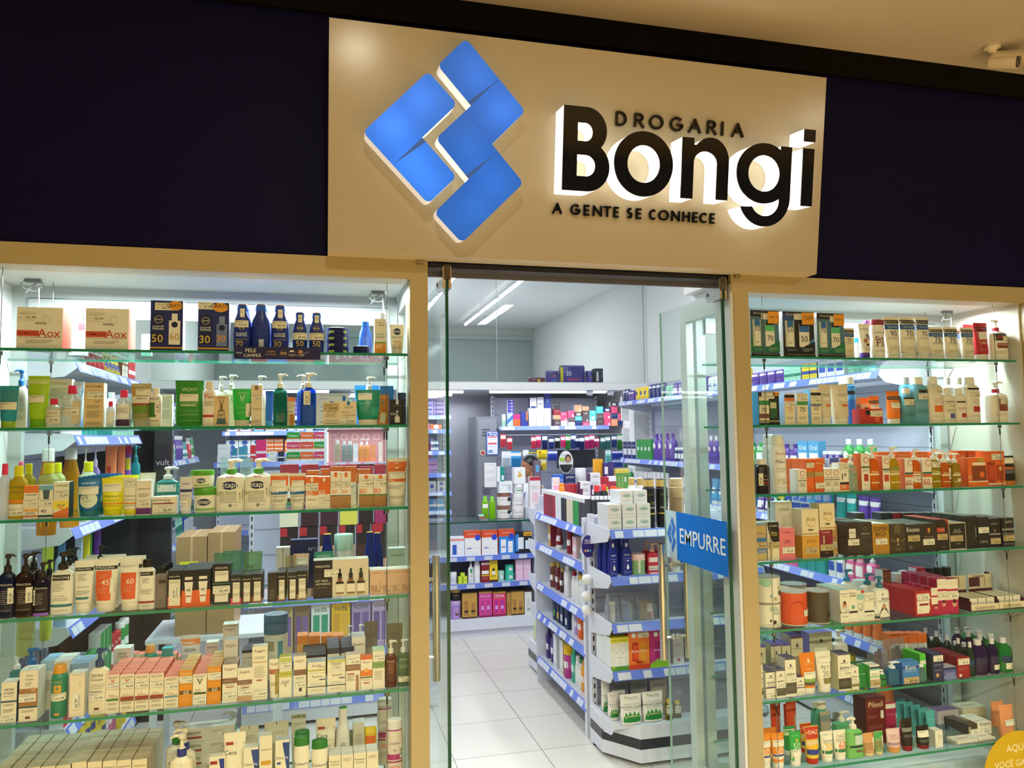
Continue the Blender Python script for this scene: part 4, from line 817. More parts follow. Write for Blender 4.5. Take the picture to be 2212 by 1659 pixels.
L4(677, 796, 1209, 'kit:e0cfa8:c8b488:e8dcc4', 'wide trio kit box with three dropper bottles on its front', kt, '-.30 .66 .32 191,99', dep=.06)
for k, (a_, b_) in enumerate(((799, 825), (825, 846), (846, 866), (866, 888))):
    L4(a_, b_, 1232-k, 'box:dcb698:e4c4a8:e8d8cc', 'slim pinkish carton with vertical lettering', 'r BASE_STICK .72 .38 .55 4a3830;t 50 -.3 .30 .5 8a6048;l .88 1;l .18 2', '', dep=.035, n=2)
L4(460, 500, 1196, 'tube:^b4dcc8:c8e4d8', 'pale green tube behind the stacked black cartons', 'l .7 3', row=1)
L4(472, 517, 1200, 'tube:^a4d4c0:c8e4d8', 'pale green tube with dark vertical letters', 'r NV .0 .7 .14 2a4a40', row=0, yf=.12)
L4(522, 565, 1194, 'tube:^b8d8b0:d0e4c8', 'pale green tube behind the slim black cartons', 'l .7 3', row=1)
L4(615, 640, 1202, 'tube:^e8dcc4:e8dccc', 'cream tube behind the slim cartons', 'l .7 3', row=1)
L4(632, 667, 1201, 'tube:f0c4ac:e8dccc', 'peach tube behind the slim cartons priced 39', 'l .7 3', '.0 .80 .8 39,99', row=1)
L4(678, 720, 1193, 'tube:4c9c84:58a890', 'teal green tube behind the trio kit', 'l .9 2 c8e4d8', row=1)
L4(596, 626, 1183, 'box:ddd8d4:e0844c:e0dcd8', 'pale carton with orange edge in the back row', 'p -.1 .0 0 1 c87040', row=2, dep=.04)
L4(627, 685, 1166, 'box:24265c:2c2e68:3a3c74', 'dark blue display carton in the back row', 't Nº1 .6 .8 .25 d0d4e8;o -.2 .4 .4 3a4080', row=2, dep=.04)
L4(692, 722, 1154, 'lot:1c2c80:1c2c80:e8a830', 'navy bottle with gold cap behind the trio kit', '', row=2)
L4(722, 764, 1156, 'jar:e8e4dc:b8d4c8', 'white tub with pale green lid behind the trio kit', 'b .2 .5 c8b89c', row=2)
L4(787, 812, 1149, 'lot:1c2c80:1c2c80:e8a830', 'navy bottle with gold cap left of its neighbour', '', row=2)
L4(804, 830, 1153, 'lot:1c2c80:1c2c80:e8a830', 'navy bottle with gold cap near the right frame', '', row=2)
L4(840, 876, 1184, 'box:b4ccc0:c4d4cc:d8e0dc', 'pale green carton behind the pinkish cartons', 't THERACNE 0 .8 .8 5a7068;b 0 .2 88b09c', row=2, dep=.04)
# ---- fifth shelf
def L5(*a, **k): return P('L', 4, *a, **k)
L5(1, 35, 1474, 'box:f0dcb4:2c4674:d8d4d0', 'slim cream carton with navy side at the left frame', 't ISDIN 0 .82 .6 2a2420;t Ureadin 0 .74 .7 4a4438;b .51 .55 2c4a74;l .66 1;l .46 2;l .34 3', '0 .12 1 67,99', dep=.05)
L5(40, 80, 1450, 'box:f0dcb4:e8e4d4:e8e4e0', 'large cream carton with brown picture and navy line', 't ISDIN .05 .90 .35 2a2420;t Ureadin .05 .83 .45 5a5448;l .76 3 6a6458 -.4 .4;p -1 1 .30 .65 a87848;b .27 .30 2c5064;o .5 .62 .25 c8986a;l .22 2;p -.25 .25 .06 .10 6a2020', '-.1 .47 .95 66,99', dep=.07)
L5(37, 82, 1404, 'pump:f2ecde:2468b0', 'white pump bottle with blue head', '', row=1, dirx=1)
L5(16, 48, 1420, 'pump:~58a8b0:eef0ee', 'foam dispenser with clear dome', '', row=2)
L5(104, 140, 1438, 'spray:2c8a6c:e09c38', 'teal sun spray with orange cap', 't ISDIN 0 .68 .5 c8b040;p -.45 .45 .48 .62 e8a830;p -.06 .06 .52 .6 2c8a6c;p -.2 .2 .55 .57 2c8a6c;p -.3 .3 .06 .10 e8a048', '0 .40 1.0 119,99')
L5(149, 181, 1455, 'box:f0d8a8:e8dcc0:e0dcd0', 'cream carton with vertical lettering and barcode sticker', 'r Ureadin_20 .35 .75 .35 3a4a58;l .96 1', '0 .36 .75 66,99 r', dep=.05)
L5(188, 232, 1404, 'pump:f2dfb4:2c4a74', 'white pump bottle with navy head and price 73', 't ISDIN -.1 .60 .55 2a2420;t Ureadin -.1 .54 .6 5a5448;l .46 3;t Hidratante -.2 .36 .6 3a6a78;p -.3 .15 .08 .11 6a2028', '-.1 .28 .8 73,99', dirx=1)
for a_, b_, t_, c in ((85, 115, 1429, '9cc0e0'), (115, 151, 1428, 'e0dcd4'), (150, 190, 1433, '8aa8c8')):
    L5(a_, b_, t_, 'box:dcd8d0:d0d4d8:%s' % c, 'pale carton with %s lid in the second row' % ('blue' if c[0] != 'e' else 'white'), 'b .8 1 %s;l .6 8' % c, row=1, dep=.05, n=2)
L5(243, 281, 1401, 'box:e0d8cc:d8d4cc:e8e4dc', 'pale carton standing in the back row above the coral tops', 't ISDIN 0 .88 .5 2a2420;t Ureadin 0 .82 .6 5a5448;l .7 2', row=2, dep=.05)
L5(307, 335, 1396, 'spray:2c8a7c:e09c58', 'teal spray with orange cap in the back row', '', row=2)
L5(386, 430, 1376, 'tube:dce4e4:d8e0e0', 'white tube with orange band and bold dark letters', 'b .82 .93 e88840;t ISDIN 0 .72 .55 2a2420;l .62 2', row=2)
L5(348, 370, 1401, 'box:3aa0a8:40a8b0:50b0b8', 'small turquoise carton in the back row', '', row=2, dep=.03)
vi = 't VICHY 0 .92 .78 7a4434;%sl .66 1;t %s -.2 .44 .42 c8a080;l .44 3 9a8a70 .3 .9;%sl .26 2;l .14 2'
vV = 'f -.3 .87 -.12 .87 .02 .79 -.04 .79 d84834;f .3 .87 .12 .87 -.02 .79 .04 .79 d84834;'
for k, (a_, b_, t_, num, st, pz, v) in enumerate(((228, 257, 1458, '70', 'p -.9 .9 .33 .38 3c7c30;', '107,99', vV), (258, 289, 1457, '60', 'p -.9 .95 .36 .41 a83028;p -.9 .95 .30 .36 8a5034;', '98,99', vV), (290, 321, 1456, '60', 'p -.9 .95 .36 .41 a83028;p -.9 .95 .30 .36 8a5034;', '99,99', ''), (322, 353, 1455, '60', 'p -.9 .95 .36 .41 a83028;p -.9 .95 .30 .36 8a5034;', '99,99', ''), (354, 385, 1462, '50', 'p -.9 .9 .34 .39 6498a8;', '69,99', ''))):
    L5(a_, b_, t_, 'box:f2dcb0:c84838:ec8470', 'slim cream carton with coral lid marked %s' % num, vi % (v, num, st), '.1 .72 1 %s' % pz, dep=.038, n=6)
vo = 't VICHY 0 .90 .78 f4d8a0;b .70 .84 f2e0bc;p -.9 .9 .34 .44 6a4a14;t 60 .1 .39 .4 f4e8d0;l .56 1 f0c070;l .26 4 f0c070'
L5(386, 415, 1448, 'box:e89422:d08020:e0b070', 'orange carton marked 60 left of the V carton', vo, '.2 .74 1 113,99', dep=.038, n=5)
L5(416, 446, 1456, 'box:f4e0b4:e4cca0:ec8470', 'cream carton with large black V', 't VICHY 0 .92 .78 6a5a48;f -.4 .85 -.2 .85 .06 .68 -.06 .68 3a342c;f .4 .85 .24 .85 -.04 .68 .06 .68 3a342c;t 30 -.3 .46 .4 b89868;p -.85 .9 .36 .42 2c5028', '0 .16 1.05 104,99', dep=.038, n=6)
L5(447, 477, 1440, 'box:e89422:d08020:e0b070', 'orange carton marked 60 right of the V carton', vo, '.2 .74 1 113,99', dep=.038, n=5)
eu = 't Eucerin 0 .88 .7 4a3028;p -.3 .3 .835 .842 c03030;'
eb = 'b .50 .64 8c6450;l .46 1 3a3030;t PIGMENT -.2 .57 .6 c8b0a0;p -.5 .6 .40 .42 a83030;'
L5(480, 512, 1435, 'box:f2e2bc:8c6450:a89080', 'cream carton with brown band and price 249', eu+eb, '.05 .20 1 249,99', dep=.045, n=2)
L5(513, 544, 1443, 'box:f2e2bc:8c6450:b0a090', 'cream carton with brown band and price 274', eu+eb+'b 0 .16 c8a078', '.05 .28 1 274,99', dep=.04)
L5(544, 577, 1397, 'box:f2e2bc:e4d4b0:e8dcc8', 'tall cream carton with gold line', eu.replace('.88', '.92').replace('.835 .842', '.885 .892')+'b .70 .715 d8a850;l .8 2;l .62 8 8a7a60;p -.4 .3 .36 .38 a83030', '.1 .14 1 134,99', dep=.04)
L5(580, 605, 1426, 'tube:f2e2bc:f0e0b8', 'cream tube with gold stripe', eu+'b .62 .74 b86a54;p .1 .7 .1 .7 a89448;l .4 3')
L5(603, 630, 1419, 'box:f2e6bc:dcd8a0:c8cc60', 'cream carton with lime lid', 'b .84 .98 ccd070;b .50 .64 c8c458;p -.1 .8 .72 .74 a83030;t HYALURON 0 .58 .8 7a7a28;l .4 3;o 0 .3 .2 b8b070', '.05 .80 1 249,99', dep=.04)
L5(634, 661, 1417, 'box:f2e2bc:a08070:c0b0a0', 'cream carton with brown band and picture of face', eu+'b .52 .66 8c6450;l .46 2;p -.1 .3 .12 .2 2a2a2a', '0 .30 1 251,99', dep=.04)
zz = SH['L'][4]
for (a_, b_, z1, top, pz, g1) in ((664, 703, .072, 1431, '', 'b .18 .32 c8c050;p .2 .9 .52 .56 3a2a28;'), (707, 746, .072, 1426, '0 .45 .9 229,99', 'b .8 1 d8d070;')):
    X0, X1 = xcol(a_, .062, zz), xcol(b_, .062, zz); w = X1-X0
    lowb = 't Eucerin .1 .84 .55 4a3028;p .3 .95 .66 .71 2c4468;l .5 2 9aa8b0;b .34 .38 243a60;l .2 1'
    product('box:f2e2bc:e0d0a8:e8e0c8', w, z1, .05, (X0+X1)/2, .09, zz+.0005, 'low cream carton with navy line at the bottom of the %s pair' % ('lime-banded' if not pz else 'price 229'), lowb)
    hh = atY((a_+b_)/2, top, .062).z-zz-z1-.001
    product('box:f2e2bc:e0d0a8:c0ccd0', w, hh, .05, (X0+X1)/2, .09, zz+.0012+z1, 'square cream carton on top of the %s pair' % ('lime-banded' if not pz else 'price 229'), 't Eucerin 0 .70 .5 4a3028;'+g1, pz)
L5(747, 778, 1415, 'box:f2e2bc:b8a090:d8c8c4', 'cream carton with brown band and price 251', 'b .56 .74 9a7460;t PIGMENT -.3 .65 .5 c8b0a0;p -.8 .2 .46 .49 a83030;l .42 5 4a4238 -.8 .2;p .4 .8 0 .44 a88060', '.05 .84 1 251,99', dep=.045)
L5(779, 804, 1419, 'box:f2e2bc:e8c090:e87440', 'cream carton with orange band', 'b .92 1 e8682c;t Eucerin 0 .84 .6 4a3028;b .42 .60 e88038;o 0 .6 .35 f0b060;b .36 .40 6a7a48;p -.5 .5 .20 .23 b85030;l .3 1', '', dep=.04)
L5(805, 831, 1402, 'box:f2e4c4:d4dcc0:b8d4b0', 'cream carton with sage green band', 'b .94 1 b8d4b8;b .52 .68 8aa868;l .62 2 4a5a38;l .44 8 9a9478;', '.1 .78 1 135,99', dep=.04)
L5(832, 858, 1385, 'pump:~884830:e8e0d4', 'brown foaming pump bottle', 'l .5 8 c89478 -.5 .5;t Eucerin 0 .56 .6 e0c8b0', '')
L5(859, 885, 1382, 'pump:~7c9c7c:f0f4f0', 'green tinted pump bottle at the right frame', 't Eucerin 0 .58 .6 d8e4d0;l .45 3 c8d8c0', '0 .16 .9 43,39', dirx=1)
L5(483, 513, 1383, 'box:e8dcc4:b0a094:b8b0ac', 'tall cream carton in the second row', 't Eucerin 0 .90 .7 4a3028;p -.3 .3 .86 .866 c03030', row=1, dep=.05)
L5(480, 512, 1349, 'box:e8d4c4:d8c8bc:e0ccc8', 'tall pinkish cream carton in the back row', 't Eucerin 0 .92 .7 4a3028;p -.3 .3 .89 .896 c03030', row=2, dep=.05)
L5(440, 467, 1394, 'box:d8d0cc:c8c0bc:dcd0d0', 'pale carton beside the coral lids in the back row', 't Eucerin 0 .88 .7 4a3028', row=2, dep=.04)
for k, (a_, b_, t_) in enumerate(((527, 567, 1398), (522, 560, 1404))):
    L5(a_, b_, t_, 'box:d0c8b8:b8b0a8:1c1820', 'pale carton with black lid in the second row', 'b .93 1 241f2a;l .8 1', row=1 if k else 2, dep=.045, n=1)
L5(567, 621, 1331, 'jar:e4dcc4:3a6484', 'large white jar with steel blue lid', 'p .2 .6 .25 .6 4a94a8;p -.8 -.1 .45 .6 a89878', row=2)
for a_, b_, t_, n_ in ((653, 704, 1393, 3),): L5(a_, b_, t_+22, 'box:e8d8b0:c8bc9c:1c1820', 'wide cream carton with black lid', 'b .92 1 241f2a;o 0 .82 .25 a89c84 .06', row=0, yf=.13, n=4, dep=.035)
L5(707, 733, 1400, 'box:e8d8b0:8a8490:4a4658', 'cream carton with slate lid', 'b .85 1 3a3848;t Eucerin 0 .7 .7 4a3028', yf=.125, n=4, dep=.035)
L5(737, 765, 1398, 'box:dccfb4:8a8490:3e3e52', 'pale carton with dark slate lid', 'b .85 1 34344a', yf=.13, n=4, dep=.035)
for k in range(4): L5(641+k*26, 665+k*26, 1376, 'box:f0b070:f09040:f4944a', 'cream carton with bright orange lid', 'b .8 1 f09040', row=2, dep=.06)
L5(746, 762, 1354, 'pump:~c8b8b0:f0f0f0', 'small clear pump bottle in the back row', '', row=2)
L5(770, 786, 1349, 'pump:~c0b0ac:f0f0f0', 'small clear pump bottle in the back row', '', row=2)
L5(786, 817, 1345, 'tube:^c8bca0:d0c8b0', 'translucent beige tube upright in the back row', 'l .8 5', row=2)
L5(837, 872, 1349, 'tube:^c8bca0:d0c8b0', 'translucent beige tube near the right frame', 'l .8 5', row=2)
L5(760, 789, 1377, 'box:e8dcc8:c8bcb8:dcccd4', 'cream carton with lilac lid', 't Eucerin 0 .85 .8 4a3028', yf=.14, n=2, dep=.04)
# ---- sixth shelf (bottom of the picture)
def L6(*a, **k): return P('L', 5, *a, **k)
for k, (a_, b_) in enumerate(((152, 184), (186, 217), (219, 249), (250, 281), (283, 315))):
    L6(a_, b_, 1647-k*1.5, 'box:f0d494:c4b48c:c8bc9c', 'cream carton with tan lid', 't Helioderm 0 .9 .8 5a4830;l .7 4', '', dep=.045, n=6)
for k, (a_, b_) in enumerate(((-14, 16), (19, 49), (52, 83), (85, 116), (118, 149))):
    L6(a_, b_, 1662-k*2, 'box:e8cc90:bcae8c:c0b69c', 'cream carton with grey lid', 'l .8 4', '', dep=.045, n=6)
cv = 't Cera -.35 %s .5 2a3050;t Ve .52 %s .28 e8e8f0;'
L6(361, 415, 1590, 'pump:f2dfae:f0dca8:24348c', 'large cream pump bottle with navy wedge label', 'f .0 .64 .85 .64 .85 .36 .5 .30 24389c;t Cera -.4 .50 .55 2a3050;t Ve .5 .50 .3 f0f0f4;l .42 1', '', dirx=-1, n=2, ystep=.05)
L6(354, 401, 1563, 'pump:ded6bc:d8d4c8:2c8a40', 'cream pump bottle behind the navy wedge bottle', 'o -.5 .5 .12 2a2420;o -.5 .4 .12 2a2420', row=1, dirx=1)
L6(473, 527, 1539, 'pump:dcdcd4:e8e8e4:2c8a50', 'white pump bottle with green collar in the back row', 'l .5 5', row=2, dirx=-1)
zz = SH['L'][5]
for k in range(5):
    product('box:d8d4c8:c8c4b8:e0dcd4', .175, .044, .07, xcol(447, .20, .5), .26, zz+.0006+k*.0446, 'wide pale carton with red bar, %s from the bottom of the flat pile' % ORD[k], 't DERSANI -.6 .65 .3 4a4438;p -.9 -.25 .2 .36 9a2c2c;l .7 2 5a5448 .1 .5', '.6 .5 .3 84,99')
L6(451, 485, 1634, 'box:f2e0b4:e8d8b0:f0e8d0', 'small cream carton with navy wedge', 'f .2 .95 .9 .95 .9 .3 24389c;t Cera -.3 .6 .5 2a3050;t Ve .5 .6 .3 f0f0f4;p -.9 0 .86 .92 a83030', dep=.03)
cvt = 'f .1 .86 .85 .86 .85 .5 .4 .40 2c448c;t Cera -.35 .74 .55 2a3050;t Ve .5 .74 .3 f0f0f4;p -.8 -.1 .84 .88 a84030;t Creme -.4 .52 .4 5a5a50;t Hidratante -.2 .47 .6 5a5a50;l .38 3'
L6(480, 528, 1588, 'tube:f2e0b4:f0dcb0', 'cream tube with navy corner, left of the cream cartons', cvt)
L6(682, 725, 1557, 'tube:f2e0b4:f0dcb0', 'cream tube with navy corner behind the green caps', cvt, '0 .64 .6 86,99', row=1)
cvb = 'f .0 .96 1 .96 1 .3 2c448c;t Cera -.35 .72 .5 2a3050;t Ve .5 .72 .35 f0f0f4;p -.75 -.2 .62 .65 24389c;t Loção -.5 .54 .35 2a3050;t Facial -.5 .48 .3 2a3050;t Hidratante -.3 .42 .55 2a3050'
L6(525, 557, 1615, 'box:f2e0b4:d8ccac:e0dcd0', 'cream carton with navy triangle, left one', cvb, dep=.04)
L6(594, 624, 1599, 'box:f2e0b4:d8ccac:c8ccd0', 'cream carton with navy triangle beside the green capped bottles', cvb, dep=.04)
L6(560, 587, 1590, 'box:f0dcac:d8ccac:e0d8c8', 'slim cream carton with yellow bar', 't DERSANI 0 .80 .85 8a7a60;p -.8 .8 .58 .64 d8a030;l .5 4', dep=.04)
for a_, b_, t_ in ((515, 556, 1573), (569, 622, 1565), (628, 660, 1546)):
    L6(a_, b_, t_, 'tube:dccf9c:d8cca0', 'beige crimped tube in the second row', 'p -.03 .03 .95 1 2a2420;l .85 2;o .3 .6 .15 3a3430', row=1 if t_ > 1555 else 2)
cu_ = 't Cutisanol 0 .58 .9 2a2a24;l .48 2;o .1 .30 .4 4c9c3c'
L6(633, 669, 1594, 'wave:f2e4c0:1c7a28', 'cream bottle with ribbed green cap, left of its twin', cu_, n=2, ystep=.05)
L6(671, 709, 1602, 'wave:f2e4c0:1c7a28', 'cream bottle with ribbed green cap, right of its twin', cu_)
L6(725, 757, 1530, 'lot:e4e0d4:e4e0d4:3c9c50', 'white bottle with green and white cap', 'o 0 .5 .4 b8b4a0', row=1)
for k, (a_, b_, t_) in enumerate(((710, 736, 1632), (737, 763, 1630), (764, 791, 1627), (792, 817, 1624))):
    L6(a_, b_, t_, 'box:f0dcac:dcd0b0:dcd8d0', 'slim cream carton in the front row right of the green caps', ('t Perspirex 0 .84 .8 3a3a38;l .78 2' if k % 2 == 0 else 'l .9 3'), dep=.035, n=2)
L6(720, 746, 1597, 'box:d0bc90:c8bc9c:dcd4c0', 'small tan carton with three round pictures', 'o -.5 .72 .2 6a4830;o 0 .72 .2 6a4830;o .5 .72 .2 6a4830;l .9 1', yf=.12, dep=.04)
L6(738, 767, 1577, 'box:c8c4a8:c0bca8:e8ecf0', 'grey green carton with white lid', 'l .8 6', row=2, dep=.04)
L6(763, 787, 1562, 'box:c4c0ac:bcb8a8:f0f0f4', 'grey carton with white lid further right', 'l .8 6', row=1, dep=.05)
L6(787, 815, 1575, 'pack:e8c030:e0b020', 'yellow soft pack with orange print', 'b .7 .85 e87038;o 0 .4 .3 8a8a60', row=1)
lo = 'b .84 .96 b83a98;t LOREAL 0 .66 .6 8a5a78;o 0 .56 .2 c8b0a0;p -.8 .8 .42 .50 b83a78;b .38 .40 a82c68;o 0 .30 .6 e0a8a0 .35;l .2 3'
L6(834, 872, 1557, 'wave:e4d0c8:e4e0dc:f4f0ec', 'pale bottle with magenta collar at the right frame', lo, '.78 .55 .2 29,99 r')
L6(815, 849, 1511, 'wave:dcccc8:dcd8d4:f0ece8', 'pale bottle with magenta collar in the back row', lo, row=2)
# ================================================================ RIGHT DISPLAY WINDOW
def R_(i):
    def f(*a, **k): return P('R', i, *a, **k)
    return f
R1, R2, R3, R4, R5, R6, R7 = [R_(i) for i in range(7)]
def sunkit(c0, c1, c2, off, n1, n2, wide=False):
    g = 'b 0 1 %s;f -1 .10 1 .10 1 .30 .1 .16 -1 .42 %s;b .86 1 241c18;' % (c0, c1)
    if wide: g = 'b 0 1 1c1512;f -1 .5 .2 .95 -.2 .95 -1 .95 2c4c88;f .0 .12 1 .12 1 .42 .2 .22 4c88c8;'
    g += 'p -.86 -.28 .22 .80 c8ccc0;p -.72 -.34 .24 .70 f0ece0;p -.72 -.34 .66 .80 2c6cb8;t %s -.52 .60 .2 4a5058;p -.66 -.44 .30 .32 a8a860;' % n1
    g += ('p .0 .66 .22 .74 %s;p .02 .64 .22 .60 f0ece0;p .02 .64 .55 .68 %s;p .02 .64 .68 .74 241c18;t %s .34 .40 .22 4a5058;' % ('c8ccc0', c2, n2))
    g += 'f -1 .1 1 .1 1 .34 .35 .24 -.1 .1 %s;b 0 .07 1c1512;p .2 1 .72 .98 f0a020;t %s .62 .86 .3 3a2a10;t Neutrogena -.4 .93 .4 d8d4cc;l .05 1 e8d8b0 -.8 .9;l .18 3 d8e8dc .2 .85;l .16 2 b8c8e0 -.8 -.2' % (c1 if not wide else '1c1512', off)
    return g
R1(1623, 1684, 671, 'kit:3a6488:dfe4e4:14100e', 'blue green sun care kit box against the left frame', sunkit('4a7890', '1f7850', '58c088', 'GRATIS', '70', '70'), '.15 .87 .4 122,99', dep=.055)
R1(1693, 1760, 674, 'kit:1c1512:d8dcdc:14100e', 'black sun care kit box marked OFF', sunkit('1c1512', '2c4c88', '2c6cc0', 'OFF', '50', '50', True), '.1 .89 .4 96,99', dep=.055)
R1(1767, 1825, 677, 'kit:3a6488:dfe4e4:14100e', 'blue green sun care kit box beside the small white carton', sunkit('4a7890', '1f7850', '58c088', 'GRATIS', '70', '70'), '.35 .87 .4 122,99', dep=.055)
nt_ = 'b .84 .93 2a211c;t Neutrogena 0 .885 .7 d8c8a0;b .70 .82 2c5c9c;t Sun_Fresh 0 .76 .6 c8d8e8;t %s 0 .60 .45 7a8088;l .50 2;l .28 4 9a8c70;l .1 1'
R1(1826, 1846, 709, 'box:eadcb8:e4dcc4:f0e8d4', 'small white carton marked 30', nt_ % '30', '', dep=.03)
R1(1847, 1864, 714, 'tube:f4f0e0:e8f0f4', 'white tube with bright blue band behind the small carton', 'b .6 .75 38a8f0', row=1)
R1(1863, 1887, 698, 'tube:f4f2ea:4c2c8c', 'white children\'s tube with purple cap', 't SUNDOWN 0 .84 .8 5a4a8a;o .35 .62 .4 3c2c78;t 60 .35 .62 .4 f4f0e8;o -.1 .5 .35 a8743c;p -.1 .5 .3 .42 6a4030', '-.2 .28 .8 59,99')
R1(1873, 1890, 692, 'wave:f4f2ec:5c2c68', 'white wavy children\'s bottle with purple cap behind', 't 9 .3 .5 .6 5a2c60', row=1)
R1(1889, 1919, 690, 'wave:f6f4ee:8c2c38', 'white wavy children\'s bottle with wine red cap', 't SUNDOWN 0 .66 .75 4a5aa0;t Pink .0 .52 .6 7a2438;t Pô .1 .40 .6 7a2438;l .3 1;l .2 2')
for a_, b_, t_, n_, w_ in ((1921, 1954, 683, '90', 'tall cream tube marked 90 by the wavy bottle'), (1955, 1990, 683, '70', 'tall cream tube with blue band marked 70'), (1990, 2017, 684, '70', 'tall cream tube with blue band marked 70'), (2017, 2049, 705, '70', 'short cream tube with blue band marked 70'), (2050, 2080, 705, '70', 'short cream tube with blue band marked 70'), (2086, 2114, 706, '70', 'short cream tube with blue band marked 70, beside the red tubes')):
    R1(a_, b_, t_, 'tube:f0e8c8:f2f0e0', w_, nt_ % n_, '', n=2)
R1(2092, 2116, 700, 'tube:b82830:f4f2ee', 'red tube with white cap behind the short tubes', 'l .5 2 e8c0b8', row=1)
R1(2116, 2146, 696, 'tube:b82830:f4f2ee', 'red tube with white cap beside the red-collared pump', 'b .78 .88 1c1614;p -.5 .9 .55 .75 f0e8d8;t UREA .1 .46 .6 f0d8d0;l .3 3 d8a098')
R1(2147, 2185, 690, 'pump:f4efe2:f0ece0:b02c38', 'white pump bottle with dark red collar by the right wall', 'b .48 .66 2a2220;p -.5 .95 .30 .42 8c3028;p -.5 .95 .52 .6 8c3028;t INTENSIVE .2 .38 .6 f0e0d0;l .22 3 a86858', '.6 .52 .5 54,99', dirx=-1)
# second
R2(1628, 1648, 850, 'box:2a4048:20343c:1a2428', 'dark slate carton at the left frame', 'b .5 .55 e8e4dc;p -.5 .5 .6 .8 d8d8d4', row=1, dep=.03)
R2(1640, 1684, 847, 'kit:241c18:3a9cd8:1c1512', 'black gift box with light blue side and green label', 'p -.95 .0 .06 .95 f0e0b8;p -.95 .0 .60 .74 3c8c54;b .86 1 241c18;p -.95 0 .20 .34 7a5048;t 70 -.5 .46 .25 5a5a58;p .05 .75 .2 .72 2a5c40;p .1 .7 .5 .68 c8c8a8;b .08 .14 8a9068;b 0 .06 1c1512;p .4 1 .88 1 e89c20;t GRATIS .72 .93 .3 4a3010', '-.1 .89 .7 59,99', dep=.06)
R2(1696, 1718, 850, 'box:f0dcb0:dfe8e4:e4f4ec', 'slim cream carton with orange band marked 70', 'b .86 .96 2a211c;b .76 .85 e07830;t 70 0 .48 .5 e8a878;o 0 .34 .3 e8a050 .08;l .24 3', '.2 .66 .9 58,99', dep=.05)
R2(1723, 1746, 850, 'box:f0dcb0:dfe8e4:e4f4ec', 'slim cream carton with green band marked 70', 'b .62 .74 4a9c60;t 70 0 .48 .5 5a5a58;o 0 .34 .3 d8b050 .08;l .24 3', '.0 .84 1 59,99', dep=.05)
R2(1753, 1775, 841, 'box:f0dcb0:78b4d8:e4e4e4', 'slim cream carton with black header and blue side', 'b .82 .90 2a211c;b .52 .58 6a7c94;t 50 0 .46 .5 8a8890;l .3 1;l .2 4', '.1 .70 .95 76,99', dep=.05)
R2(1776, 1803, 830, 'tube:e4d0a8:f2ece0', 'tan tube with orange patch, narrower one', 'r ALTA -.2 .84 .10 3a3430;r NEO -.2 .52 .10 5a4a40;p -.1 .9 .44 .50 e07838;f -.8 .52 .2 .44 .9 .50 .9 .2 -.8 .2 c0a878;l .74 1', '.2 .66 .7 98,99')
R2(1806, 1844, 830, 'tube:e4d0a8:f2ece0', 'tan tube with orange patch, wider one', 'r ALTA -.2 .84 .12 3a3430;r NEO -.2 .52 .10 5a4a40;p -.1 .9 .44 .50 e07838;f -.8 .52 .2 .44 .9 .50 .9 .2 -.8 .2 c0a878;l .74 1', '.3 .66 .6 148,99')
R2(1828, 1858, 813, 'roll:~58a8e8:f2f0e8', 'clear blue bottle with white cap behind the tan tubes', 'b .70 .78 3a9ce8;b .62 .70 1c1c24;b .52 .62 3a9ce8', row=1)
R2(1860, 1886, 872, 'box:f4ece4:f08038:f08840', 'orange carton lying low behind the red box', 'p -.4 .8 .3 .6 241c18', row=1, base=SH['R'][1]+.05, dep=.03)
R2(1858, 1907, 883, 'box:d83c34:a82430:f4a0a0', 'low red gift box with price label', 'b .0 .9 c83830;p -.5 -.1 .6 .9 2a1c18;p .3 .7 .1 .5 e86848', '.4 .68 .8 118,99', dep=.05)
R2(1870, 1890, 858, 'box:f08038:e87030:f49050', 'small orange carton on the second row', 'p -.6 .6 .2 .5 241c18', row=1, dep=.04)
ng = 'b .74 .84 2a1c14;t Neutrogena 0 .79 .7 e8d0b0;'
R2(1902, 1925, 854, 'tube:f07c28:f4ece0', 'short orange tube', ng+'b .3 .5 f0905c', '0 .6 .8 46,99')
R2(1925, 1954, 845, 'tube:f07c28:f4ece0', 'tall orange tube', ng+'l .4 1 f8c090', '.2 .56 .8 53,99')
R2(1953, 1981, 838, 'flip:5c9cb4:f4f2ea', 'short blue bottle with white cap', 'b .66 .73 2a211c;l .45 3 b8d0d8;b .2 .3 4a8498', '.1 .60 .9 34,99')
R2(1978, 2012, 814, 'flip:64a8c4:f4f2ea', 'tall blue bottle with white cap', 'p -.4 .9 .66 .72 3a2a24;l .44 5 b8d8e0;b .22 .3 5494ac', '.2 .58 .75 48,99', dirx=1)
R2(1955, 1980, 813, 'flip:50a4cc:f4f2ea', 'tall blue bottle behind the short one', '', row=1)
R2(2011, 2043, 813, 'flip:f0e4cc:f4f2ea', 'tall cream bottle with orange square', 'p -.4 .8 .24 .38 ec7424;l .52 4 c86838 -.4 .7;l .15 1', '.1 .70 .9 39,99')
R2(2043, 2067, 838, 'flip:f0e6d0:f4f2ea', 'short cream bottle with blue square', 'p -.1 1 .14 .28 4c60a8;b .58 .62 241c18;l .38 3;l .1 1', '.0 .52 .9 31,99')
R2(2068, 2092, 838, 'flip:f0e6d0:f4f2ea', 'short cream bottle with red square', 'p -.1 1 .16 .28 b83838;b .58 .62 241c18;l .44 3 b85048', '')
R2(2092, 2124, 814, 'flip:f0e6d0:f4f2ea', 'tall cream bottle with red square', 'p -.2 .8 .24 .36 b83838;b .72 .76 241c18;l .50 4 b85048 -.2 .6;l .15 1', '.2 .62 .8 40,99')
for a_, b_ in ((2046, 2066), (2068, 2094)): R2(a_, b_, 814, 'flip:f2efe6:f6f4ee', 'tall white bottle behind the short cream bottles', '', row=1)
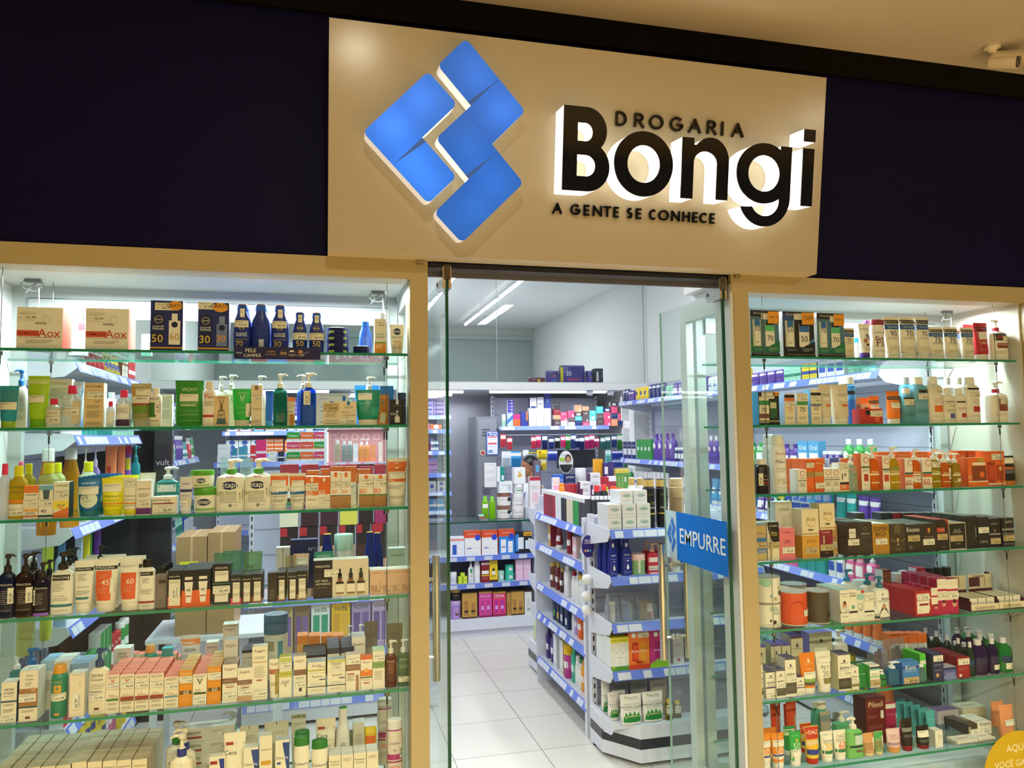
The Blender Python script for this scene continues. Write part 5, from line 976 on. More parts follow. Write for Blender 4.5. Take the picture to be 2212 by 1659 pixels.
R2(2138, 2166, 814, 'flip:f0ece4:f6f4ee', 'tall white bottle in the back row by the pump', '', row=2)
R2(2147, 2185, 823, 'pump:f4ecd8:f0ece0:b02c38', 'cream pump bottle with dark red collar and brown label', 'p -.3 .95 .28 .58 8a4838;l .5 4 e0c0a0 -.2 .8;l .22 3 a87860', '.4 .52 .7 58,99', dirx=1)
# third
R3(1616, 1632, 994, 'flip:2a201c:2a201c', 'dark bottle cut by the frame', 'b .35 .42 b83028;b .1 .28 e8dcc4')
R3(1639, 1667, 992, 'flip:2a201c:f0e8dc', 'dark brown bottle with white cap', 't Doctor .2 .42 .6 d8c8b8;b .30 .34 b83028;l .26 2 a89888 -.2 .8;t darrow .3 .52 .4 c8b8a8', '-.6 .42 .3 79,99 r')
R3(1633, 1650, 992, 'flip:2a201c:f0e8dc', 'dark brown bottle behind the white-capped one', '', row=1)
R3(1677, 1707, 940, 'spray:f4f0ea:f2e8d4', 'tall white thermal water spray, front one', 't Avène 0 .68 .75 c87868;t EAU -.4 .56 .3 4a4644;t THERMALE -.2 .53 .6 4a4644;l .42 3;l .1 2', '.1 .20 .9 127,99')
R3(1659, 1685, 938, 'spray:f0f0ee:f0f0ea', 'tall white thermal water spray, rear one', 't Avène 0 .68 .75 a88880;l .5 6', yf=.135)
av = 'o .1 .82 .6 c03038;o .1 .82 .48 f2e4d0;t Avène 0 .62 .75 c89080;b .50 .53 5a6458;l .42 5'
R3(1725, 1743, 1014, 'box:f2e4c8:e4e6e4:f0eee4', 'small white carton with red ring, left of the orange cartons', av, '', dep=.06)
R3(1743, 1760, 992, 'box:ea6a24:e06020:ec7838', 'tall orange carton with brown seal', 'b .45 .62 a88850;o 0 .25 .6 f08858;o 0 .25 .5 ea6a24', '.1 .82 1.1 87,99', dep=.05, n=3)
R3(1761, 1780, 992, 'box:ea6a24:e06020:ec7838', 'tall orange carton with price near its base', 't Avène 0 .88 .7 f8d0b0;b .48 .62 c0a868', '.1 .20 1.1 87,99', dep=.05, n=3)
R3(1781, 1797, 1012, 'box:f2e4c8:e4e6e4:f0eee4', 'small white carton with red ring, left of its twin', av, '', dep=.06, n=2)
R3(1798, 1815, 1012, 'box:f2e4c8:e4e6e4:f0eee4', 'small white carton with red ring, right of its twin', av, '', dep=.06, n=2)
R3(1815, 1834, 1000, 'box:f2e4c8:e8e4dc:f08848', 'cream carton with orange foot marked 50', 'b .04 .24 ec6c28;t 50 -.2 .16 .5 f8ecd8;b .24 .32 2c2a38;t 1ª .0 .52 .5 2a2420', '.1 .86 1 70,99', dep=.05)
R3(1834, 1856, 982, 'pump:^dce8d8:f4f0e4', 'clear pump bottle with green text', 't Avène 0 .6 .7 e89080;p -.3 .8 .42 .46 48a060;p .1 .8 .26 .3 78b888', dirx=-1)
R3(1862, 1880, 980, 'box:f2e4c8:e06428:ec7838', 'tall white carton with orange side and red ring', 'o .2 .82 .6 c03038;o .2 .82 .48 f2e4d0;b .61 .65 3a5a34;p -.4 .6 .25 .44 b84028;l .55 2;l .15 1', '', dep=.05)
pg = 't Avène 0 .42 .7 f8e0b0;p -.9 .9 .34 .38 f0e0b8;p -.7 .9 .16 .18 f0e0b8'
R3(1880, 1903, 964, 'pump:~f08c1c:f4f0e4', 'orange gel pump bottle at the far left of its row', pg, '', dirx=1)
R3(1908, 1923, 985, 'box:f2e4c8:e87038:f0ece0', 'white carton with orange patch and red ring', 'o .2 .84 .7 c03038;o .2 .84 .56 f2e4d0;b .58 .62 3a5a34;p -.6 .7 .25 .44 c84828;l .55 2', '', dep=.05)
R3(1923, 1947, 965, 'pump:~dcc41c:f4f0e4', 'yellow gel pump bottle left of its neighbours', 'p -.7 .9 .44 .52 8a9838;'+pg, '', dirx=1)
R3(1956, 1973, 990, 'box:f2e4c8:e87038:a8d8c0', 'white carton with teal and orange bands marked 60', 'o .5 .84 .6 c03038;o .5 .84 .48 f2e4d0;b .48 .54 3c6c60;b .38 .47 e06c38;t 60 -.2 .22 .7 c87858;b .13 .15 d85838', '', dep=.05)
R3(1973, 1993, 970, 'pump:~f08428:f4f0e4', 'orange gel pump bottle with price label', pg, '0 .25 1 96,99', dirx=1)
R3(1994, 2014, 990, 'box:f2e4c8:f0e4c8:f0ece0', 'white carton with teal and orange bands and pink ring, marked 60', 'o .3 .84 .6 c85060;o .3 .84 .48 f2e4d0;b .48 .54 3c6c60;b .38 .47 e06c38;t 60 -.2 .22 .7 c87858;b .13 .15 d85838', '', dep=.05)
R3(2014, 2036, 970, 'pump:~c8b820:f4f0e4', 'olive yellow gel pump bottle with price label', pg, '.1 .6 .9 99,99', dirx=1)
R3(2036, 2058, 978, 'pump:~f0882c:f4f0e4', 'shorter orange gel pump bottle', pg, '.7 .4 .4 56,99 r', dirx=1, n=2)
R3(2060, 2079, 979, 'pump:~c8ac28:f4f0e4', 'shorter yellow gel pump bottle', pg, '.5 .22 .6 89,99', dirx=1, n=2)
og = 'f -1 0 -.5 1 1 1 1 0 ee7428;p -.6 .9 .2 .72 8c4424;p -.5 .8 .74 .84 f4e4c8;t 60 -.8 .34 .2 f0c8a8;b .16 .2 f0d8b8;o .4 .42 .25 ec7430'
R3(2092, 2134, 989, 'kit:ee7428:d85c20:f08848', 'orange gift box with brown window and gold bow', og+';p .0 .7 .86 1 c8a040', '', dep=.06)
R3(2134, 2172, 975, 'kit:ea6c28:e06020:f08c50', 'orange gift box with fruit pictures', 'p -1 -.1 .1 .7 a83c20;p -.8 -.2 .2 .6 c85030;p 0 .9 .15 .6 b04424;o .5 .5 .2 e8c060;b .04 .08 f0d8b8', '.1 .84 .7 74,99', dep=.06)
for a_, b_ in ((2071, 2090), (2094, 2112), (2114, 2131)): R3(a_, b_, 974, 'box:f06c30:e86428:f07c40', 'orange carton in the second row', 't Avène 0 .85 .8 f8d8c0', row=1, dep=.05)
R3(2173, 2204, 985, 'tube:1e1a18:c87828', 'black tube with amber cap by the right wall', 'b .54 .62 c86838;b .40 .52 5a5a5c;l .75 2 a8a8a8', '.1 .84 .9 68,99')
for k in range(4): R3(1770+k*24, 1790+k*24, 990, 'box:f0ece8:c8c8e0:%s' % ('7880c8' if k % 2 else 'f08850'), 'pale carton with coloured lid in the second row', 'b .8 1 %s' % ('5a62b8' if k % 2 else 'f07c38'), row=1, dep=.05)
for k in range(4): R3(1900+k*38, 1930+k*38, 976, 'box:f07030:e06028:f48848', 'orange carton in the back row', 'l .9 1 f8d0a8', row=2, dep=.05)
# fourth
R4(1630, 1656, 1130, 'box:8a9cb0:c8d0d8:e0e4e4', 'silver blue perfume carton at the left frame', 'b .62 .92 c8a868;b .3 .6 4478b0;b 0 .2 c8b078;t DONNA 0 .72 .7 7a98b8', '0 .42 1 59,99 dark', dep=.06)
R4(1659, 1684, 1128, 'box:e8d4a0:d8d4c0:e8e4d4', 'cream perfume carton with black curved panel', 'f -1 1 1 1 1 .5 .4 .42 -.3 .52 -.8 .8 1c1814;t LA_RIVE 0 .90 .7 e8dcb8;t Miss .2 .72 .5 d8b868;t Dream .2 .66 .5 d8b868;f -.5 .04 -.3 .04 -.2 .34 -.5 .34 c8a858', '.1 .40 1 59,99 dark', dep=.06)
R4(1685, 1718, 1141, 'box:e87c84:d87078:f0b0b0', 'pink perfume carton', 't LARIVE 0 .86 .5 a84858;t HER 0 .60 .25 8a3040;t CHOICE 0 .54 .45 8a3040', '.1 .30 .8 59,99', dep=.06)
R4(1678, 1714, 1084, 'box:dcd8c0:e0e0dc:f0ece0', 'tall glittering white carton with tower drawing', 't Juliana .1 .86 .6 8a8a68;f -.3 .3 .3 .3 .1 .75 -.1 .75 c8cca0;t CUBA 0 .25 .3 9a9a80', yf=.13, dep=.06)
bel = 'o .1 .52 .55 d8b468;o .1 .54 .5 ecd094;o -.2 .5 .3 d8b468;o -.2 .52 .26 ecd094;t Belle .1 .62 .5 c09a50;p -.3 .3 .2 .25 5a4a28;b .06 .09 b8882c'
r = R4(1734, 1771, 1158, 'box:d8a03c:c89030:e8c880', 'golden perfume carton lettered BUZZ', 't BUZZ .05 .76 .5 8a5010;l .1 1', '.0 .36 .75 19,99 dark', dep=.075)
R4(1733, 1769, 1100, 'box:ecd094:dcd0a8:f0e8d0', 'pale gold carton stacked on the BUZZ carton', bel, base=r[1]+.0008, dep=.075)
r = R4(1771, 1800, 1145, 'box:8c2030:701828:a04048', 'dark red perfume carton', 't Corelan 0 .92 .6 f0c8b8;o -.3 .7 .25 4a1018;p -.45 -.2 .5 .8 c8a890;b .02 .3 2a1814;t CUBA 0 .16 .3 a8885c', '.1 .36 1 59,99 dark', dep=.06, yf=.064)
R4(1771, 1804, 1088, 'box:ecd094:dcc890:f0e8d0', 'pale gold carton stacked on the dark red carton', bel, base=r[1]+.0008, dep=.06, yf=.064)
R4(1801, 1831, 1137, 'box:e4b078:d8a068:ecd0a8', 'peach gold perfume carton', 't be_original 0 .55 .8 8a3c20;l .42 1;t CUBA 0 .14 .3 6a4028', '.0 .32 .8 59,99', dep=.06)
pk = dict(dep=.065, n=3)
R4(1832, 1856, 1128, 'box:3a3024:4a443c:6a6860', 'dark perfume carton with pale square', 'p -.7 .5 .52 .8 e8dcc4;t CAROL -.1 .68 .5 4a4038', '.0 .40 1 59,99', **pk)
R4(1856, 1885, 1128, 'box:40382c:4a443c:6a6860', 'dark perfume carton with round crest', 'o 0 .80 .25 8a8478;o 0 .80 .2 40382c;t Secret .0 .66 .6 b8b0a4;l .55 1 8a8478 -.5 .5', '', **pk)
R4(1886, 1922, 1132, 'box:b8842c:a87828:e8dcc0', 'golden brown perfume carton with bold black lettering', 't SUPER 0 .84 .85 2a1c0c;t RICH 0 .66 .6 2a1c0c', '.0 .42 .75 59,99', **pk)
R4(1923, 1957, 1132, 'box:4a3c28:40362a:7a7668', 'bronze perfume carton with trophy', 'p -.4 .4 .68 .95 6a5c40;o 0 .95 .4 6a5c40 .15;f -.2 .5 .2 .5 .08 .38 -.08 .38 b8a070;p -.04 .04 .28 .4 b8a070;p -.14 .14 .26 .3 b8a070;f -.9 .46 -.3 .36 -.3 .42 -.9 .52 7a6c50;f .9 .46 .3 .36 .3 .42 .9 .52 7a6c50;t CUBA 0 .14 .3 a8986c', '', **pk)
R4(1958, 1990, 1133, 'box:3c3426:40382c:6a6860', 'dark perfume carton with gothic white lettering', 't Excess 0 .82 .85 f0ece4;l .74 1 b8b0a0 -.3 .3;o -.4 .18 .25 6a5c40', '0 .50 .8 59,99 dark', **pk)
R4(1990, 2024, 1131, 'box:3a3024:40382c:6a6860', 'dark perfume carton with red and yellow shield', 'f -.2 .84 .2 .84 .2 .72 0 .64 -.2 .72 a83020;f 0 .84 .2 .84 .2 .72 0 .64 d8a030;t ADVENTURE 0 .52 .6 a89c88', '-.05 .34 .8 59,99', **pk)
R4(2024, 2050, 1122, 'box:33291f:40382c:c0503c', 'dark perfume carton with red corner and red patch', 'f .3 1 1 1 1 .6 .8 .9 b84830;p -.9 .4 .58 .74 b84830;t VEGAS -.2 .66 .5 e0a090;t CUBA 0 .1 .4 8a7c68', '-.1 .44 .85 59,99 dark', **pk)
R4(2051, 2087, 1129, 'box:2e271e:40382c:c8c4b8', 'dark perfume carton with cream border', 'b 0 .03 e0d0a8;b .97 1 e0d0a8;p -1 -.95 0 1 e0d0a8;p .95 1 0 1 e0d0a8;t BLUE 0 .72 .35 b8b0a0;t CONCEPT 0 .64 .55 b8b0a0;t CUBA 0 .22 .3 a8986c', '-.15 .42 .75 59,99 dark', **pk)
R4(2088, 2112, 1115, 'box:2e2a26:3a342c:8a8880', 'tall dark perfume carton with vertical silver lettering', 'r SILVER_SPIRIT .75 .5 .75 c8c4bc', '', **pk)
R4(2113, 2138, 1117, 'box:2c2824:3a342c:8a8880', 'tall dark perfume carton with pale sticker, left of the thistle crest', 't LARIVE 0 .2 .7 a8a49c', '.0 .58 .9 59,99', **pk)
R4(2138, 2162, 1120, 'box:2a2624:3a342c:8a8880', 'dark perfume carton with small gold crest', 't LARIVE -.1 .82 .6 a8a49c;f -.15 .62 .15 .62 0 .5 b8a050;b .44 .48 a8a49c', '-.0 .22 .9 59,99 dark', **pk)
R4(2166, 2192, 1119, 'box:2a2624:3a342c:8a8880', 'dark perfume carton nearest the right wall', 't LARIVE .1 .86 .6 c8c4bc;b .56 .64 8a8a88;b .44 .46 a8a49c;b .06 .12 5a5854', '-.0 .30 .9 59,99 dark', **pk)
for a_, b_, c_ in ((1906, 1926, '3a3834'), (1930, 1948, 'a83040'), (1952, 1974, '2c2c30'), (1980, 2000, '3c3c40'), (2010, 2030, '2c2c30'), (1850, 1870, '504c48')): R4(a_, b_, 1108, 'box:%s:3a3a3c:98989c' % c_, '%s carton in the back row' % ('dark red' if c_[0] == 'a' else 'dark'), '', yf=.275, dep=.06)
# fifth
cat_ = 'o -.5 .82 .35 a8d4c0;o .5 .6 .12 c8a868;o -.2 .3 .1 88b8c8;o .1 .2 .15 c0b080;o .6 .4 .2 4a4438'
cat2 = 't daily .0 .84 .3 7ab0a0;t menu .1 .76 .35 7ab0a0;t baby .3 .62 .3 7ab0a0;o -.25 .33 .08 3a3834;o .05 .26 .14 2a2826;o .15 .12 .02 3a3834;l .15 1'
r = R5(1646, 1700, 1306, 'can:f2e8cc:a8a498', 'cream tin with cat face under another tin', cat2, '.7 .12 .3 69,99')
R5(1646, 1699, 1248, 'can:f2e8cc:a8a498', 'cream patterned tin stacked on the cat face tin', cat_, base=r[1]+.0006)
R5(1705, 1759, 1281, 'can:e0562c:c8b8a8', 'orange red tin with price label', 'o -.2 .55 .5 c83c20;o -.25 .5 .45 e0562c', '.7 .38 .5 88,99')
R5(1759, 1806, 1279, 'can:4a4434:b8b0a0', 'dark olive tin', 'o .6 .3 .25 2a2620;o .3 .25 .15 2a2620')
R5(1693, 1720, 1272, 'can:d8502c:c8b8a8', 'orange red tin behind the stacked cream tins', '', row=1)
R5(1708, 1757, 1265, 'can:a8a49c:989490', 'grey tin behind the orange one', '', yf=.2)
be = 't Bepantol 0 .88 .8 5a7088;b .30 .36 3a3c48;l .2 2;l .8 1;'
R5(1816, 1835, 1275, 'box:f0e4bc:e4dcc0:a8c8c0', 'slim cream carton with picture of child', be+'o 0 .55 .5 c89070;o 0 .62 .3 3a2a24', '.1 .40 1 37,99', dep=.05, n=3)
R5(1835, 1853, 1273, 'box:f0e4bc:e4dcc0:e8e4dc', 'slim cream carton lettered derma', 't Bepantol 0 .88 .8 3a3c48;t DERMA 0 .80 .8 3a3c48;o 0 .46 .4 70a8a0;b .28 .34 2a2c34', '', dep=.05, n=3)
R5(1853, 1868, 1275, 'box:e8e4bc:dcdcc0:b8d8d0', 'slim green-tinted carton with red corner', 'p .2 1 .9 1 c83040;b .7 .88 a0ccc0;l .4 3', '.1 .52 1 78,99', dep=.05, n=3)
R5(1868, 1889, 1280, 'box:f0e4bc:e4dcc0:e8e4dc', 'slim cream carton with navy line', be, '.1 .80 1 29,99', dep=.05, n=3)
R5(1843, 1868, 1236, 'pump:f2ece0:3a8cc0', 'white pump bottle with blue head, leftmost of three', '', row=1, dirx=1)
R5(1868, 1898, 1241, 'pump:f2ece0:3a7c9c', 'white pump bottle with blue head, middle of three', '', row=1, dirx=1)
R5(1888, 1906, 1312, 'drop:f0e8d0:f0ece0', 'small white dropper bottle in front', 'b .1 .3 3a3c48;t derm 0 .42 .7 5a5a60')
R5(1894, 1927, 1247, 'pump:f2ead2:3a7c98', 'white pump bottle with blue head and picture of a woman', 'f -.2 .58 0 .62 -.1 .52 2c4a88;t Bepantol .3 .46 .6 3a3c48;f -.6 .1 .6 .1 0 .36 2a2c3c;o 0 .26 .25 c89070;l .42 2', '', dirx=-1, yf=.09)
R5(1928, 1952, 1273, 'box:f0e4bc:e4dcc0:d0dcd8', 'slim cream carton beside the red cartons', be, '.3 .86 .8 39,99', dep=.05, n=2)
R5(1978, 2013, 1277, 'box:f0e0b8:b82430:c83840', 'red carton with cream cut-out panel', 'b 0 1 b82430;f -.8 .1 .6 .1 .8 .3 .7 .5 .9 .7 .7 .9 -.8 .9 f0e0b8;p -.5 .6 .42 .50 8c1c28;t LAVITAN 0 .66 .8 8c1c28;o -.4 .2 .2 e8d0a8', '0 .78 .7 69,99', dep=.05, n=4)
im = 'b .66 .72 b82448;b .84 .94 e8d8b0;b 0 .4 b8244c;o .3 .28 .4 d8a088;o .3 .36 .3 4a2c28'
R5(2013, 2027, 1270, 'box:f0e0b8:b82858:c03468', 'low magenta carton with picture of woman', im, '', dep=.05, n=3)
R5(2027, 2046, 1251, 'box:f0e0b8:b82858:c84878', 'tall magenta carton with picture of woman, left one', im, '.1 .54 1 49,99', dep=.05, n=4)
R5(2046, 2071, 1251, 'box:f0e0b8:b82858:c84878', 'tall magenta carton with picture of woman, right one', im, '.1 .54 .9 49,99', dep=.05, n=4)
for a_, b_, w_ in ((2099, 2158, 'left'), (2159, 2214, 'right')):
    X0, X1 = xcol(a_, .062, SH['R'][4]), xcol(b_, .062, SH['R'][4]); w = X1-X0; ww = w
    r = empty('display_tray', ((X0+X1)/2, .062, SH['R'][4]+.0006)); tr_m = mat('e8d8b4', 'card'); dm = mat('5c2838', 'card')
    b = MB(); b.box(-w/2, w/2, 0, .16, 0, .003, tr_m).box(-w/2, w/2, 0, .002, 0, .03, tr_m).box(-w/2, -w/2+.002, .002, .16, 0, .045, dm).box(w/2-.002, w/2, .002, .16, 0, .045, dm)
    b.build('tray', r)
    b = MB(); S = Surf(w, .03, 0); b.add([(0, 0, 0)], [], tr_m); gfx(b, S, 't Cicatricure 0 .55 .7 4a2434;l .2 1'); b.build('tray_print', r)
    b = MB(); b.box(-w*.5, w*.42, .162, .164, 0, .125, tr_m); S = Surf(w*.84, .125, -.324)
    b.box(-w*.5, w*.42, .1612, .1618, .03, .06, dm); b.box(-w*.48, -w*.05, .1612, .1618, .07, .112, dm).box(.02, w*.16, .1612, .1618, .07, .112, mat('a87848', 'card'))
    b.text('Cicatricure', lambda x, z: (-w*.1+x, .1608, .118+z), w*.5, mat('4a2434', 'card')); b.build('header_card', r)
    tag(r, 'cream cardboard counter display with purple lettered header card, %s of the pair by the wall' % w_, 'display box')
    for k in range(3): product('box:e8dcc0:5c2838:d8c8a8', w*.29, .05, .12, (X0+X1)/2+(k-1)*w*.31, .062+.075, SH['R'][4]+.0042, 'small purple-sided carton lying in the %s cardboard display' % w_, 'l .6 2')
R5(2140, 2165, 1235, 'box:e8d8b4:5c2838:d8c8a8', 'cream and purple carton at the top behind the cardboard displays', 'b .1 .35 5c2838;p -.3 .4 .4 .7 a87848', '0 .6 .6 51,99', yf=.245, base=SH['R'][4]+.001, dep=.03)
for k, (a_, b_, t_) in enumerate(((1912, 1930, 1232), (1940, 1960, 1240), (1962, 1975, 1236), (1985, 2005, 1228))): R5(a_, b_, t_, 'box:%s:d8d4d8:%s' % ((('8a5c48', 'e0e0e4', 'f0f0f4', 'd04058')[k],)*2), '%s carton in the back row' % ('brown', 'pale grey', 'white', 'red')[k], 'l .8 2', row=2, dep=.05)
for k in range(3): R5(2010+k*18, 2026+k*18, 1228-k, 'jar:70747c:2a2c30', 'small jar with dark round lid in the back row', '', row=2)
# sixth
mt = 'f -.1 .84 .1 .84 .25 .78 -.1 .76 4a3c48;t mantecorp 0 .74 .6 7a7068;t %s 0 .58 .75 3a3430;%s'
R6(1635, 1654, 1439, 'tube:e4e8cc:e8e8d8', 'pale green tube at the left frame', 'b .26 .34 88983c;b .14 .25 4a4438;t epidrat 0 .6 .8 3a3c34;l .5 2', '.1 .8 1 79,99')
R6(1655, 1677, 1449, 'box:f0e4bc:e0d8b8:4a4264', 'low cream carton with purple lid and violet line', mt % ('epidrat', 'b .38 .43 5c4468;b .95 1 4a4264;l .5 2'), '0 .14 1 97,99', dep=.04, n=2)
R6(1678, 1697, 1446, 'box:f0e4bc:e0d8b8:4a4264', 'low cream carton with purple lid and grey block', mt % ('epidrat', 'p -1 1 .08 .34 5c5648;b .95 1 4a4264;l .3 2 9a9488'), '.3 .42 .8 105,99', dep=.04, n=2)
R6(1698, 1721, 1421, 'box:f0e4bc:e0d8b8:4a4264', 'tall cream carton with purple lid priced 121', mt % ('epidrat', 'p -1 1 .08 .36 5c5648;b .96 1 4a4264;l .26 4 9a9488'), '.2 .46 1 121,99', dep=.06)
R6(1722, 1738, 1463, 'box:f0e4bc:e0d8b8:4a4264', 'smallest cream carton with purple lid', mt % ('epidrat', 'b .42 .47 5c4468'), '.2 .14 .9 104,99', dep=.035, n=2)
R6(1737, 1771, 1413, 'tube:ec8428:f0e4dc', 'orange tube with clear cap', 'f -.1 .86 .05 .86 .2 .78 -.1 .76 f8d8a8;t mantecorp 0 .73 .6 f0c890;t ivy_c .1 .60 .4 f0d0a0;b .30 .38 8ab04c;b .22 .30 5c5a44', '.1 .46 .85 91,99')
R6(1772, 1804, 1410, 'tube:f0e6c4:f2ecd8', 'cream tube marked 20 with brown label', 't ivy_c 0 .62 .5 3a3430;l .56 1 4a4438 -.4 .4;t 20 0 .46 .4 8a8478;p -.4 .9 .22 .36 8a8050', '.1 .82 .9 146,99')
R6(1768, 1797, 1402, 'tube:ece0bc:ece4cc', 'cream tube behind the one marked 20', 'b .3 .4 5c5648', row=1)
R6(1812, 1839, 1412, 'box:f0e4bc:d8d0b0:4a4264', 'large cream carton with purple lid and dark base', mt.replace('.58', '.62') % ('glycare', 'b .05 .34 4a4438;b .97 1 4a4264;l .26 5 9a9488'), '.2 .50 .9 259,99', dep=.06)
R6(1840, 1856, 1441, 'box:f0e4bc:d8d0b0:e0d8b8', 'small cream carton right of the large dark-based one', mt % ('glycare', 'b .14 .26 8a8458'), '.1 .40 1 277,99', dep=.04)
for a_, b_, t_, w_ in ((1638, 1656, 1394, 'leftmost'), (1668, 1690, 1391, 'left middle'), (1692, 1710, 1390, 'right middle'), (1712, 1737, 1373, 'tall right')): R6(a_, b_, t_, 'box:d8d0b0:c4bca0:5a4ea8', 'cream carton with violet lid in the second row, %s' % w_, mt % ('epidrat', 'b .95 1 5a4ea8'), row=1, dep=.06)
R6(1751, 1800, 1366, 'box:d0c8b0:7068b0:7a70b8', 'wide cream carton with violet side in the back row', mt % ('', 'l .5 4'), row=2, dep=.06)
R6(1805, 1838, 1363, 'pump:e4dcc8:f0ece4', 'white pump bottle with grey label in the back row', 'p -.6 .7 .2 .5 8a8878', row=2)
R6(1855, 1880, 1440, 'pouch:~4cb060:f0f0f0', 'green translucent pouch in a clear wrapper', 'l .6 1 d8f0d8')
R6(1880, 1901, 1437, 'box:f0e8bc:50b860:e8e4d0', 'cream carton with green side and dark header', 'b .84 .94 3c3c60;b .78 .84 78c8a8;b .46 .5 60b868;l .6 2', '-.05 .22 1.1 89,99 dark', dep=.05)
R6(1901, 1918, 1448, 'pump:~38a860:f0f0f0', 'small green pump bottle in a clear wrapper', 'b .4 .5 184830', dirx=-1)
R6(1921, 1948, 1432, 'pump:~3c88b8:e8f0f4', 'blue bottle inside the clear toiletry kit', '', dirx=1)
R6(1950, 1986, 1430, 'box:3c80c8:3070b8:4890d0', 'blue carton inside the clear toiletry kit', 'b .70 .80 2c3a78;t Kami 0 .75 .6 e0e8f0;l .6 2 c8dcf0', '0 .16 .9 49,99 dark', dep=.05)
R6(1987, 2003, 1436, 'flip:~74a0a0:e8f0f0', 'pale teal bottle inside the clear toiletry kit', '')
R6(1998, 2011, 1416, 'box:58c840:48b038:70d850', 'bright green carton', 'b .6 .75 e0e8b8;l .4 2 d0f0c0', dep=.05, n=2)
R6(2016, 2039, 1413, 'box:2c3058:262a50:4a4a78', 'navy carton priced 82', 'l .6 2 a8acd0;o -.2 .2 .3 c89870;l .4 2 a8acd0', '.0 .84 .9 82,99', dep=.05, n=2)
R6(2039, 2066, 1441, 'box:5c60a0:d0d0e8:c8c8d8', 'low violet gradient carton', 'b .78 .92 2c2c58;b .0 .3 8088c0;l .5 3 d8d8f0', dep=.05)
R6(2068, 2095, 1419, 'box:9c2028:8c1c28:7c1c30', 'dark red carton with price label', 'b .60 .62 c06058;l .5 4 d08888;p -.7 -.3 .06 .18 f0d8c8', '.05 .78 .9 96,99', dep=.05, n=3)
for a_, b_, t_, c_, w_, nn in ((2096, 2111, 1388, '~1c4438', 'dark green mouthwash bottle', 5), (2111, 2143, 1385, '~3c2060', 'violet mouthwash bottle, wide front one', 1), (2143, 2164, 1381, '~34205c', 'violet mouthwash bottle with price label', 4), (2166, 2196, 1380, '~2c9c4c', 'bright green mouthwash bottle by the wall', 4)):
    R6(a_, b_, t_, 'flask:%s:d8d4dc' % c_, w_, 'b .3 .5 %s' % ('2c2850' if 'viol' in w_ else '1c3c5c'), '.3 .2 .8 44,99' if 'price' in w_ or 'wall' in w_ else '', n=nn, ystep=.06)
for k in range(5): R6(2010+k*18, 2030+k*18, 1378+k*3, 'flask:~1c5450:e0e4e8', 'teal mouthwash bottle in the back rows', '', yf=.15+.045*(4-k))
for a_, b_, t_ in ((1890, 1925, 1388), (1935, 1975, 1385), (1980, 2010, 1392)): R6(a_, b_, t_, 'bag:6c3c50:~a89cb8', 'clear zip bag with wine-coloured card in the second row', 'p -.3 .3 .5 .8 3c2438', row=1, dep=.06)
for k in range(4): R6(1925+k*20, 1944+k*20, 1369, 'box:f0e8e8:f07838:f4804c', 'white carton with orange lid in the back row', 'b .7 1 f07838', row=2, dep=.05)
# seventh (bottom)
R7(1644, 1672, 1589, 'tube:f08c24:f0e8d4', 'orange and cream sun tube, left one', 'b .16 .42 f0e4c4;t SUNLESS 0 .88 .7 f8c070;b .36 .41 3c4c90;t 30 0 .50 .6 f8e8d0', '0 .72 .9 31,99')
R7(1674, 1701, 1587, 'tube:f08c24:f0e8d4', 'orange and cream sun tube, right one', 'b .16 .42 f0e4c4;t SUNLESS 0 .88 .7 f8c070;b .36 .41 3c4c90;t 30 0 .50 .6 f8e8d0', '0 .72 .9 33,99')
R7(1652, 1686, 1577, 'tube:e8842c:f0e8d4', 'orange tube behind the pair', '', row=1)
R7(1712, 1737, 1583, 'tube:2ca850:f0ead8', 'green and cream sun tube marked 50', 'b .16 .48 f0e8d0;t SUNLESS 0 .88 .7 78d888;o .2 .74 .3 a8b848;t 50 .1 .58 .6 d8f0c8', '-.1 .4 .9 39,99')
R7(1699, 1724, 1572, 'tube:2c9c50:f0ead8', 'green sun tube in the second row', 'b .7 .9 d8d0b8', row=1)
zk = 'b .84 .93 f0e4c8;b .66 .98 c83820;t OAZ .1 .84 .7 f4e8d0;b .50 .62 e8c8a0;b .40 .50 f0b828;b .26 .40 2c3c90;o .2 .46 .35 f0c030;b .16 .26 e8c840'
R7(1747, 1777, 1572, 'tube:e0c040:c83020', 'red, yellow and blue children\'s sun tube', zk.replace('b .84 .93 f0e4c8;', ''))
R7(1735, 1760, 1565, 'tube:e0c040:c83020', 'red and blue children\'s sun tube behind', zk.replace('b .84 .93 f0e4c8;', ''), row=1)
R7(1780, 1807, 1583, 'tube:f0e4bc:f0ead8', 'cream tube with green band marked 30', 'b .28 .38 2c7c48;t 30 .1 .50 .6 f0b030;l .7 3', '.0 .84 .8 31,99')
R7(1808, 1835, 1580, 'tube:f0e4bc:f0ead8', 'cream tube with green band marked 60', 'b .28 .38 2c7c48;t 60 .2 .50 .6 e85820;t OAZ .1 .80 .6 8a8468;l .7 3')
R7(1835, 1870, 1553, 'pump:78c06c:f0e4c4', 'pale green pump bottle with silver label', 'p -.2 .8 .35 .58 c8dcd0;p -.3 .9 .58 .64 4c8c50;b .28 .33 2a3038;p -.1 .6 .16 .22 7a5c50', dirx=-1)
R7(1810, 1845, 1540, 'pump:60b080:f0e4c4', 'sea green pump bottle in the second row', '', row=1, dirx=1)
R7(1870, 1896, 1587, 'tube:d8a070:e0c8a0', 'brown gradient tube', 'b .72 .94 e09450;b .3 .6 b88858;p .5 .9 .3 .8 f0dcb0')
R7(1894, 1914, 1582, 'tube:88a870:d8c8a0', 'green and brown tube', 'b .72 .94 4ca85c;b .3 .6 8a8850;p .5 .9 .3 .8 f0dcb0')
